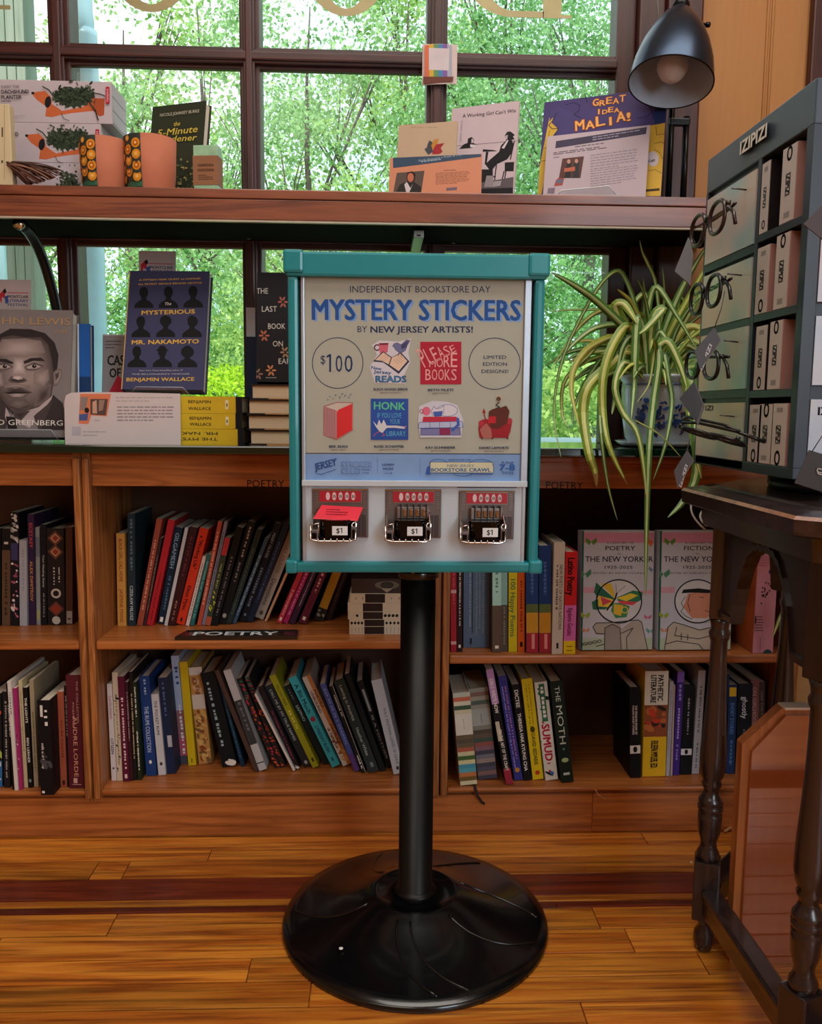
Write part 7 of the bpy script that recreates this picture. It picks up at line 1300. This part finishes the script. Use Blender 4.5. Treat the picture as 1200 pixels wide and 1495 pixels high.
for i, (x0, x1, yt, yb, blackb, lab) in enumerate(((1108, 1119, 243, 343, 1, 'black product carton with white spine in the top compartment'), (1143, 1157, 219, 328, 0, 'pinkish product carton by the corner post in the top compartment'), (1106, 1118, 363, 459, 0, 'pinkish product carton by the divider in the second compartment from the top'), (1134, 1147, 345, 449, 0, 'pinkish product carton by the corner post in the second compartment from the top'), (1104, 1115, 477, 570, 1, 'white and black product carton in the third compartment from the top'), (1124.5, 1137, 470, 568, 0, 'wide pinkish product carton in the third compartment from the top'), (1094.5, 1107, 591, 680, 0, 'product carton by the divider in the bottom compartment'), (1109, 1124, 590, 684, 0, 'middle one of three product cartons in the bottom compartment'), (1128, 1144, 589, 686, 0, 'product carton by the corner post in the bottom compartment'))):
    y1, zt = S2(x0, yt); y0 = S2(x1, yb)[0]; zb_ = S2(x0, yb)[1]; 
    y1 = min(y1, yd-.0055); y0 = max(y0, SY0+.017)
    if i in (0, 2, 4, 6): zrow = max(zb_, SZ0+.0145)
    zb_ = zrow
    t = thing('product_carton', (SX+.05, (y0+y1)/2, zb_), lab, 'carton', 'cartons in the eyeglass stand')
    MB().box((SX+.001, y0, zb_), (SX+.112, y1, zt), M('#1c181a', .4) if blackb else cpk, bev=.0006).box((SX+.0003, y0+.0006, zb_+.0006), (SX+.0011, y1-.0006, zt-.0006), cw).build('box_body', t)
    a = Art((SX+.0003, 0, 0), (0, -1, 0), (0, 0, 1), (-1, 0, 0), lift=.0001); yc = (y0+y1)/2; hh_ = zt-zb_; wq = y1-y0
    a.text((-yc-wq*.18, zb_+hh_*.64), (-yc-wq*.18, zb_+hh_*.36), wq*.34, 'IZIPIZI', '#17171a', .05)
    a.ring(-yc, zb_+hh_*(.12 if i % 2 == 0 else .9), wq*.15, wq*.09, '#17171a', n=14, ry=wq*.2); a.rect(-yc-wq*.2, zb_+hh_*(.86 if i % 2 == 0 else .06), -yc+wq*.2, zb_+hh_*(.93 if i % 2 == 0 else .14), '#8a8482')
    a.build(t, 'print'); 
    if i in (0, 2, 4, 6): 
        MB().box((SX+.0002, SY0+.0165, zb_-.010), (SX+.119, yd-.0045, zb_-.0003), dk, bev=.0003).build('compartment_shelf', ds)
FZ = lambda y: PY(1185, y, SY0).z
for i, (yt, yb) in enumerate(((209, 440), (461, 562), (583, 681))):
    z1, z0 = FZ(yt), FZ(yb)
    MB().box((SX+.018, SY0+.001, z0), (SX1-.018, SY0+.008, z1), blur('#a9b9cc', '#bcc0cc', '#c0aaa6', i*5+2)).build('picture_panel', ds, label='pale blurred photo panel')
    a = Art((0, SY0+.001, 0), (1, 0, 0), (0, 0, 1), (0, -1, 0), lift=.0001)
    if i: a.text((SX+.028, z1-.019), (SX+.075, z1-.019), .010, 'IZIPIZI', '#14161c', .06); a.build(ds, 'panel_lettering')
    else: a.text((SX+.028, z1-.018), (SX+.075, z1-.018), .009, 'IZIPIZI', '#14161c', .06); a.build(ds, 'panel_lettering')
MB().box((SX+.0165, SY0+.009, SZ0+.0142), (SX1-.0165, SY0+.019, SZ1-.0522), dk).build('front_frame', ds)
MB().box((SX+.0165, SY0+.0005, SZ1-.066), (SX1-.0165, SY0+.006, SZ1-.0525), M('#33405a', .4)).build('front_strip', ds)
# glasses hanging on the pegs
frm = M('#0c0b0d', .3); tor = M('#2a1712', .3, coat=.1, var=.5, scale=80); lens = clear((.90, .95, .95), .14, .02, key='lens')
def glasses(far, near, h, mt, label, tilt=0, rnd=2.4, wl=.049):
    """far, near: 3D centres of the two lenses"""
    far, near = Vector(far), Vector(near); ex = (near-far); D = ex.length; ex.normalize(); up0 = Vector((0, 0, 1)); nn = ex.cross(up0).normalized()   # towards -X side or +X side
    if nn.x > 0: nn = -nn
    up = (up0*math.cos(tilt)+nn*math.sin(tilt)); n2 = nn*math.cos(tilt)-up0*math.sin(tilt)
    t = thing('eyeglasses', (far+near)/2, label, 'eyeglasses', 'eyeglasses on the display stand')
    fr = MB(); lm = MB()
    for c in (far, near):
        P_ = []
        for i in range(28):
            a_ = 2*math.pi*i/28; ca, sa = math.cos(a_), math.sin(a_); P_.append(c+ex*(wl/2*math.copysign(abs(ca)**(2/rnd), ca))+up*(h/2*math.copysign(abs(sa)**(2/rnd), sa)*(1 if sa > 0 else 1.05)))
        fr.tube(P_, .0028, mt, 8, closed=True); lm.add(P_, [list(range(28))], lens); 
    m = (far+near)/2+up*h*.15; g0 = far+ex*wl/2+up*h*.12; g1 = near-ex*wl/2+up*h*.12; fr.tube([g0, (g0+g1)/2+up*.004+n2*.001, g1], .0028, mt, 8)
    fr.build('frame_front', t); lm.build('lenses', t)
    for c, s in ((far, -1), (near, 1)):
        h0 = c+ex*s*wl*.52+up*h*.28; b = MB().tube([h0, h0-n2*.006+ex*s*.002], .0032, mt, 8); e_ = h0-n2*(.008 if s < 0 else .013)
        b.tube([e_, e_-ex*s*.03-n2*.004, e_-ex*s*.10-n2*.004, e_-ex*s*.118-up*.012-n2*.003, e_-ex*s*.125-up*.028-n2*.003], [.0022, .002, .0022, .0026, .0026], mt, 8); b.build('temple', t)
    return t
GX = .452
for (fx, fy), (nx, ny), h, mt, lab in (((1019, 336), (1047, 317), .040, tor, 'brown tortoise eyeglasses hanging topmost on the stand'), ((1017, 436), (1042, 424), .040, frm, 'black eyeglasses with fan of tag beneath, second from the top of the stand'), ((1011, 532), (1038, 532), .037, frm, 'black eyeglasses half behind a hanging tag, third from the top of the stand')):
    n_ = PX(nx, ny, GX); f_ = Vector((GX-.002, n_.y+.066, PX(fx, fy, GX).z)); n_.x = GX
    f_ = PX(fx, fy, PY(fx, fy, n_.y+.066).x); glasses(f_, n_, h, mt, lab)
n_ = PY(1062, 642, 1.12); f_ = PY(1020, 632, 1.17); glasses(f_, n_, .036, frm, 'black eyeglasses tipped flat, lowest on the stand', tilt=1.25)
# hanging tags
tg = M('#3a3538', .5); 
def tagcard(pts, Y, lab, cards=1, txt=None, col=tg, string=None):
    P_ = [PY(x, y, Y+.0006*i) for i, (x, y) in enumerate(pts)]; c = sum(P_, Vector())/4
    t = thing('hanging_tag', c, lab, 'tag', 'tags hanging from the eyeglasses'); mb = MB()
    for k in range(cards): o = Vector((.0015*k, .0022*k, -.0006*k)); mb.prism([p+o for p in P_], (0, .0006, 0), col if k % 2 == 0 else M('#7a6c68', .6))
    if txt:
        a = Art(P_[0]-Vector((0, .0006, 0)), P_[1]-P_[0], P_[0]-P_[3], (0, -1, 0)); a.text(txt[1], txt[2], txt[3], txt[0], '#b9b9bc', .04, px=True); mb.join(a.mb)
    mb.build('card', t)
    if string: MB().tube([PY(q_[0], q_[1], q_[2] if len(q_) > 2 else Y) for q_ in string], .0006, M('#17171a', .5), 4).build('string', t)
    return t
tagcard([(1005, 346), (1010, 368), (1006, 414), (985, 396)], 1.13, 'fanned booklet tag below the topmost eyeglasses', 4, None, M('#54504f', .5), [(1007, 346), (1010, 345), (1016, 356, 1.168)])
tagcard([(1043, 477.5), (1052, 497), (1022, 540), (1014, 512)], 1.07, 'dark tag with logo hanging in front of the third eyeglasses', 2, ('IZIPIZI', (1023, 522), (1041, 497), 5.5), tg, [(1043, 479), (1053, 450), (1058, 425, 1.10)])
tagcard([(1013, 557), (1026, 590), (1017, 618), (992, 582)], 1.10, 'dark folded booklet tag above the lowest eyeglasses', 5, None, M('#221d20', .5), [(1013, 558), (1011, 549, 1.16)])
tagcard([(1003, 657), (1012, 672), (989, 712), (984, 688)], 1.04, 'dark tag with logo hanging over the left corner of the table', 2, ('IZIPIZI', (989, 695), (1005, 673), 4.5), tg, [(1003, 657), (1008, 640, 1.17)])
tagcard([(1181, 657), (1212, 666), (1212, 722), (1160, 705)], .93, 'large black tag hanging in front of the lower front panel', 2, None, M('#2b2627', .5), [(1185, 660), (1203, 632)])
t = tagcard([(1204, 296), (1219, 322), (1204, 352), (1173, 327)], .95, 'brown diamond shaped tag hanging before the front of the stand', 2, None, M('#3a2420', .5), None)
a = Art(PY(1190, 690, .929), (1, 0, 0), (0, 0, 1), (0, -1, 0)); a.line([(1199, 685), (1194, 684), (1192, 687), (1196, 690), (1199, 690)], 1.2, '#c9c4c0', True); a.line([(1199, 693), (1195, 692), (1193, 690)], 1.2, '#c9c4c0', True)
a.build([o for o in bpy.data.objects if o.get('label') == 'large black tag hanging in front of the lower front panel'][0], 'print')
# ------------------------------------------------------------------ glossy board behind the table legs, cable, crumbs
gb = M('#a5562a', .09, var=.06, scale=4, coat=.8); gb = wood('#8f4722', '#7c3817', '#85401c', rough=.1, coat=1, axis='z', rings=2, key='glossboard', bump=0); gb.node_tree.nodes['Principled BSDF'].inputs['Coat IOR'].default_value = 2.1; gb.node_tree.nodes['Principled BSDF'].inputs['Coat Roughness'].default_value = .03
Yb = 1.225; q = [PY(x, y, Yb) for x, y in ((1098, 1098), (1148, 1045), (1176, 1045))]
zlo = .0006; X0 = q[0].x
t = thing('wooden_board_box', (X0+.05, Yb, 0), 'glossy orange brown board box with cut corner standing under the table', 'board')
Xr = q[2].x+.012; pl = [(X0, Yb, zlo), (Xr, Yb, zlo), (Xr, Yb, q[2].z), (q[1].x, Yb, q[1].z), (X0, Yb, q[0].z)]
MB().prism(pl, (0, .006, 0), gb).build('face_panel', t)
X2 = X0-.013; pl2 = [(X2, Yb+.0065, zlo), (Xr, Yb+.0065, zlo), (Xr, Yb+.0065, q[2].z+.008), (q[1].x-.004, Yb+.0065, q[1].z+.010), (X2, Yb+.0065, q[0].z+.010)]
MB().prism(pl2, (0, .02, 0), wood('#b06a38', '#7c421e', '#9a5a2c', rough=.3, coat=.4, axis='z', key='bedge')).build('frame', t)
MB().box((q[1].x-.002, Yb+.001, q[1].z+.0082), (Xr, Yb+.0262, q[1].z+.0125), M('#d9cfc4', .5), bev=.001).build('top_edge', t, label='top edge coloured whitish as if catching light')  # pale colour stands in for light caught on the upward-facing edge
MB().tube([PZ(1058, 1214, .004), PZ(1066, 1208, .004), PZ(1080, 1212, .004), PZ(1092, 1214, .004)], .003, M('#b98a5c', .5), 6).build('floor_cable', label='short tan cable lying on the floor by the baseboard', cat='cable', loc=tuple(PZ(1072, 1211, 0)))
p = PZ(1009, 1260, .0); MB().lathe([(.001, 0), (.003, .0005), (.002, .002), (.0005, .0026)], M('#d8d0b8', .5), Matrix.Translation((p.x, p.y, .0005)), 8).build('crumb', label='tiny pale crumb on the dark red floor board', cat='crumb', loc=(p.x, p.y, 0))
p0 = PY(869, 1158, YF-.001); MB().tube([PY(869, 1153, YF-.003), PY(874, 1161, YF-.003), PY(884, 1167, YF-.004)], .0007, M('#c9a880', .6), 5).build('loose_thread', label='pale loose thread hanging from the lower shelf lip', cat='thread', loc=tuple(p0))
# ------------------------------------------------------------------ outside the window
OL = M('#c3e2ec', .5, var=.05)
MB().box((-3, 2.051, .60), (3, 2.52, .797), OL, bev=.01).build('outside_ledge', kind='structure', label='pale blue outer window ledge')
MB().box((-20, 2.54, -.55), (16, 40, -.45), M('#6f8a4a', .9, var=.3, scale=2)).build('outside_ground', kind='structure')
# porch post and downspout
pw = wood('#a9b0a2', '#76806f', '#94a08e', rough=.7, coat=0, axis='z', key='postw', rings=3); Y = 3.0
x0, x1 = PY(5, 300, Y).x, PY(46, 300, Y).x
t = thing('porch_post', ((x0+x1)/2, Y, -.45), 'weathered grey wooden porch post outside the leftmost pane', 'post')
n_ = 3
for i in range(n_): MB().box((x0+(x1-x0)*i/n_+.001, Y, -.45), (x0+(x1-x0)*(i+1)/n_-.001, Y+.10, 3.2), pw, bev=.003).build('plank', t)
lb = M('#bfe6f4', .35, var=.04, coat=.3); Y = 2.75
t = thing('porch_column', (PY(132, 300, Y).x, Y, -.45), 'light blue column with flared collar seen through the second pane from the left', 'column'); cx = PY(132, 300, Y).x; kx = PY(122, 45, Y).z
r_ = .037
MB().lathe([(r_, -.45), (r_, kx-.02), (r_, kx+.0)], lb, Matrix.Translation((cx, Y, 0)), 24).build('shaft', t)
MB().lathe([(r_, kx-.03), (r_+.004, kx-.01), (r_+.010, kx+.0), (r_+.012, kx+.03), (r_+.008, kx+.06), (r_+.008, 3.0)], lb, Matrix.Translation((cx-.020, Y, 0)), 24).build('collar', t)
t = thing('stone_pier', (PY(112, 400, 2.95).x, 2.95, -.45), 'narrow grey stone pier beside the light blue column', 'pier'); a_, b_ = PY(103, 400, 2.95).x, PY(124, 400, 2.95).x; r = random.Random(4)
z = -.45
while z < 2.7: MB().box((a_+r.uniform(0, .004), 2.93, z+.003), (b_-r.uniform(0, .004), 3.03, z+.12), M(r.choice(['#3a4248', '#454e54', '#343c42']), .8, var=.2, scale=15), bev=.004).build('stone', t); z += .123
MB().box((PY(-30, 300, 3.2).x, 3.2, -.45), (PY(3, 300, 3.2).x, 3.24, 2.6), lb).build('outside_trim', label='light blue board outside at the left edge', cat='board', loc=(PY(-10, 300, 3.2).x, 3.2, -.45))
# low brick wall to the right
t = thing('low_brick_wall', (1.6, 3.4, -.45), 'low pink brick wall outside behind the plant', 'wall'); r = random.Random(1)
mes = {}
for j in range(11):
    for i in range(9):
        X = .75+i*.21+(.105 if j % 2 else 0); c = r.choice(['#a3786c', '#b08478', '#98706a'])
        o = MB().box((X, 3.4, -.45+j*.075), (X+.20, 3.5, -.45+j*.075+.066), M(c, .85, var=.15), bev=.003).build('brick', t)
MB().box((.74, 3.41, -.45), (2.78, 3.49, .375), M('#8c8478', .9)).build('mortar', t)
MB().box((.72, 3.38, .377), (2.80, 3.52, .41), M('#9fb6b8', .7), bev=.004).build('coping', t)
def leafmat(c1, c2, k):
    if k in _mats: return _mats[k]
    m = bpy.data.materials.new('leaves'); m.use_nodes = True; nt = m.node_tree; nt.nodes.clear(); L = nt.links.new
    o = N(nt, 'ShaderNodeOutputMaterial'); g = N(nt, 'ShaderNodeNewGeometry'); r = N(nt, 'ShaderNodeValToRGB'); e = r.color_ramp.elements
    e[0].color = (*lin(c1), 1); e[1].color = (*lin(c2), 1); d = N(nt, 'ShaderNodeBsdfDiffuse'); tr = N(nt, 'ShaderNodeBsdfTranslucent'); mx = N(nt, 'ShaderNodeMixShader'); mx.inputs[0].default_value = .45
    tx = N(nt, 'ShaderNodeTexCoord'); nz_ = N(nt, 'ShaderNodeTexNoise', Scale=3.2, Detail=2); L(tx.outputs['Object'], nz_.inputs['Vector']); mr = N(nt, 'ShaderNodeMapRange'); mr.inputs['From Min'].default_value = .38; mr.inputs['From Max'].default_value = .62; L(nz_.outputs['Fac'], mr.inputs['Value'])
    av = N(nt, 'ShaderNodeMix'); av.inputs['Factor'].default_value = .6; L(g.outputs['Random Per Island'], av.inputs['A']); L(mr.outputs[0], av.inputs['B']); L(av.outputs['Result'], r.inputs[0]); L(r.outputs[0], d.inputs[0]); L(r.outputs[0], tr.inputs[0]); L(d.outputs[0], mx.inputs[1]); L(tr.outputs[0], mx.inputs[2]); L(mx.outputs[0], o.inputs[0]); _mats[k] = m; return m
rg = np.random.default_rng(5)
def leafcloud(name, parent, cen, size, mat, M_):
    """cen: (n,3) leaf centres; every leaf a small folded blade of two triangles"""
    n = len(cen); d = rg.normal(size=(n, 3)); d /= np.linalg.norm(d, axis=1)[:, None]; e = rg.normal(size=(n, 3)); e = np.cross(d, e); e /= np.linalg.norm(e, axis=1)[:, None]
    s = (size*rg.uniform(.6, 1.3, n))[:, None]; v = np.empty((n, 4, 3)); v[:, 0] = cen-d*s*.5; v[:, 1] = cen+e*s*.3; v[:, 2] = cen+d*s*.5; v[:, 3] = cen-e*s*.3
    v -= np.array(M_.translation)[None, None]
    me = bpy.data.meshes.new(name); me.vertices.add(n*4); me.vertices.foreach_set('co', v.ravel().astype(np.float32)); me.loops.add(n*4); me.loops.foreach_set('vertex_index', np.arange(n*4, dtype=np.int32))
    me.polygons.add(n); me.polygons.foreach_set('loop_start', np.arange(0, n*4, 4, dtype=np.int32)); me.update(calc_edges=True); me.materials.append(mat)
    o = bpy.data.objects.new(name, me); COL.objects.link(o); o.parent = parent; o['kind'] = 'stuff'; WM[o] = M_; return o
bark = M('#5c5048', .9, var=.25, scale=12); bark2 = M('#6c6a60', .9, var=.25, scale=12)
LG = [leafmat('#5c8c34', '#d8f29c', 'lg0'), leafmat('#5e9048', '#cdecb0', 'lg1'), leafmat('#508a44', '#bce4a8', 'lg2'), leafmat('#84b01c', '#d8f454', 'lg3'), leafmat('#3f7838', '#a8dc90', 'lg4')]
def tree(x, Y, h, rad, nl, li, lab, lsize=.055, ncl=60, z0=-.45, lean=0, bare=.0, cz=None, rz_=None, bk=bark, tr=.07, Yn=None):
    if Yn:                                                       # same apparent size, own depth layer so the crowns stand clear of each other
        k_ = Yn/Y; top = z0+h; cz = EYE+((cz or z0+h*.62)-EYE)*k_; rz_ = (rz_ or h*.42)*k_; h = EYE+(top-EYE)*k_-z0; rad *= k_; lsize *= k_; tr *= k_; x = x*k_; Y = Yn
    X = x; T0 = Matrix.Translation((X, Y, z0)); t = thing('tree', (X, Y, z0), lab, 'tree', 'trees outside the window'); r = random.Random(int(X*100+Y*10))
    mb = MB(); H = h; tops = []
    trunk = [Vector((X+lean*f+.05*math.sin(f*7+X), Y, z0+H*.9*f)) for f in [i/7 for i in range(8)]]; mb.tube(trunk, [tr*(1-.93*i/7) for i in range(8)], bk, 8)
    cen = []; cz = cz or z0+H*.62; rz_ = rz_ or H*.42
    for i in range(ncl):
        while True:
            u = Vector((r.uniform(-1, 1), r.uniform(-1, 1), r.uniform(-1, 1)))
            if .25 < u.length < 1: break
        c = Vector((X+lean*.6+u.x*rad, Y+u.y*rad*.4, cz+u.z*rz_)); cen.append(c)
        if i % 5 == 0:
            f = min(max((c.z-z0)/H*.95-.12, .15), .95); s = trunk[min(7, int(f*7))]; m = (s+c)/2+Vector((r.uniform(-.1, .1), 0, r.uniform(0, .15)))
            mb.tube([s, s*.7+m*.3+Vector((0, 0, .04)), m, c], [tr*.35, tr*.26, tr*.17, tr*.06], bk, 5)
            for k in range(2): e = c+Vector((r.uniform(-.3, .3), r.uniform(-.2, .2), r.uniform(-.1, .35))); mb.tube([m, (m+e)/2+Vector((r.uniform(-.05, .05), 0, .03)), e], [tr*.12, tr*.09, tr*.04], bk, 4)
    mb.build('trunk', t)
    ce = np.array([c[:] for c in cen]); nl = int(nl*1.5); lsize *= .8; idx = rg.integers(0, len(ce), nl); sp = rad*.10+.06
    P_ = ce[idx]+rg.normal(size=(nl, 3))*np.array([sp, sp, sp*.75]); leafcloud('foliage', t, P_, lsize, LG[li], T0); return t
def PXat(x, Y): return PY(x, 400, Y).x
tree(PXat(190, 7), 7, 4.6, 1.0, 5200, 0, 'loose light green tree with dark branches beyond the second pane from the left', .060, 46, bk=bark, Yn=23.5)
tree(PXat(300, 8.5), 8.5, 5.6, 1.2, 6500, 1, 'pale green tree with open crown beyond the left middle panes', .065, 60, Yn=13.6)
tree(PXat(455, 8), 8, 5.4, 1.1, 8000, 1, 'branchy tree with open pale crown beyond the centre panes', .062, 60, Yn=10.0)
tree(PXat(590, 7), 7, 4.9, 1.0, 12000, 0, 'dense yellow green tree beyond the centre pane', .055, 80, Yn=18.5)
tree(PXat(735, 7.6), 7.6, 5.4, 1.15, 17000, 2, 'dense mid green tree beyond the right pane', .055, 100, Yn=13.6)
tree(PXat(860, 8.6), 8.6, 5.4, 1.2, 15000, 2, 'blue green tree with pale trunk at the right end of the window', .06, 90, bk=bark2, tr=.11, Yn=10.0)
tree(PXat(480, 6.4), 6.4, 2.9, 1.0, 11000, 0, 'low bushy yellow green tree beyond the lower part of the centre pane', .05, 70, cz=1.55, rz_=.95, Yn=5.9)
tree(PXat(60, 9), 9, 5.0, 1.1, 5000, 0, 'thin tree beyond the leftmost pane', .06, 50, Yn=10.0)
tree(PXat(215, 6.8), 6.8, 2.6, .9, 12000, 4, 'deep green small tree beyond the lower left panes', .05, 70, cz=1.1, rz_=.85, Yn=7.5)
tree(PXat(690, 9.5), 9.5, 3.8, 1.6, 14000, 4, 'deep green tree in the back behind the right panes', .07, 90, cz=1.6, rz_=1.5, Yn=7.6)
tree(PXat(-40, 7), 7, 3.6, .8, 4000, 4, 'dark green tree at the far left beyond the porch post', .06, 40, Yn=5.9)
# rounded clipped bush
X = PXat(332, 5); t = thing('round_bush', (X, 5, -.45), 'bright yellow green rounded bush low in the second pane', 'bush', 'bushes outside the window')
n = 11000; u = rg.normal(size=(n, 3)); u /= np.linalg.norm(u, axis=1)[:, None]; P_ = np.array([X, 5, .42])+u*np.array([.42, .4, .72])*rg.uniform(.86, 1.0, n)[:, None]
leafcloud('foliage', t, P_, .032, LG[3], Matrix.Translation((X, 5, -.45))); MB().tube([(X, 5, -.45), (X, 5, .5)], .03, bark).build('stem', t)
X = PXat(860, 4.6); t = thing('round_bush', (X, 4.6, -.45), 'green bush above the low brick wall', 'bush', 'bushes outside the window')
n = 8000; u = rg.normal(size=(n, 3)); u /= np.linalg.norm(u, axis=1)[:, None]; P_ = np.array([X, 4.6, .62])+u*np.array([.5, .4, .55])*rg.uniform(.7, 1.0, n)[:, None]
leafcloud('foliage', t, P_, .04, LG[0], Matrix.Translation((X, 4.6, -.45))); MB().tube([(X, 4.6, -.45), (X, 4.6, .6)], .03, bark).build('stem', t)
# distant belt of woods
t = thing('tree_belt', (0, 32, -.45), 'distant belt of woods beyond the trees', 'woods'); n = 90000
P_ = np.stack([rg.uniform(-20, 14, n), rg.uniform(31, 34, n), np.abs(rg.normal(0, 1, n))], 1); P_[:, 2] = -.4+P_[:, 2]*(1.9+.7*np.sin(P_[:, 0]*.8)+.4*np.sin(P_[:, 0]*2.1))
leafcloud('foliage', t, P_, .18, LG[2], Matrix.Translation((0, 32, -.45)))
for o in list(bpy.data.objects):                                  # tidy: material names follow the first thing that wears them
    if o.type == 'MESH':
        for m in o.data.materials:
            if m and m.name.split('.')[0] in ('paint', 'wood', 'clear', 'leaves', 'printed_panel'): m.name = o.name.split('.')[0]+'_'+m.name.split('.')[0]
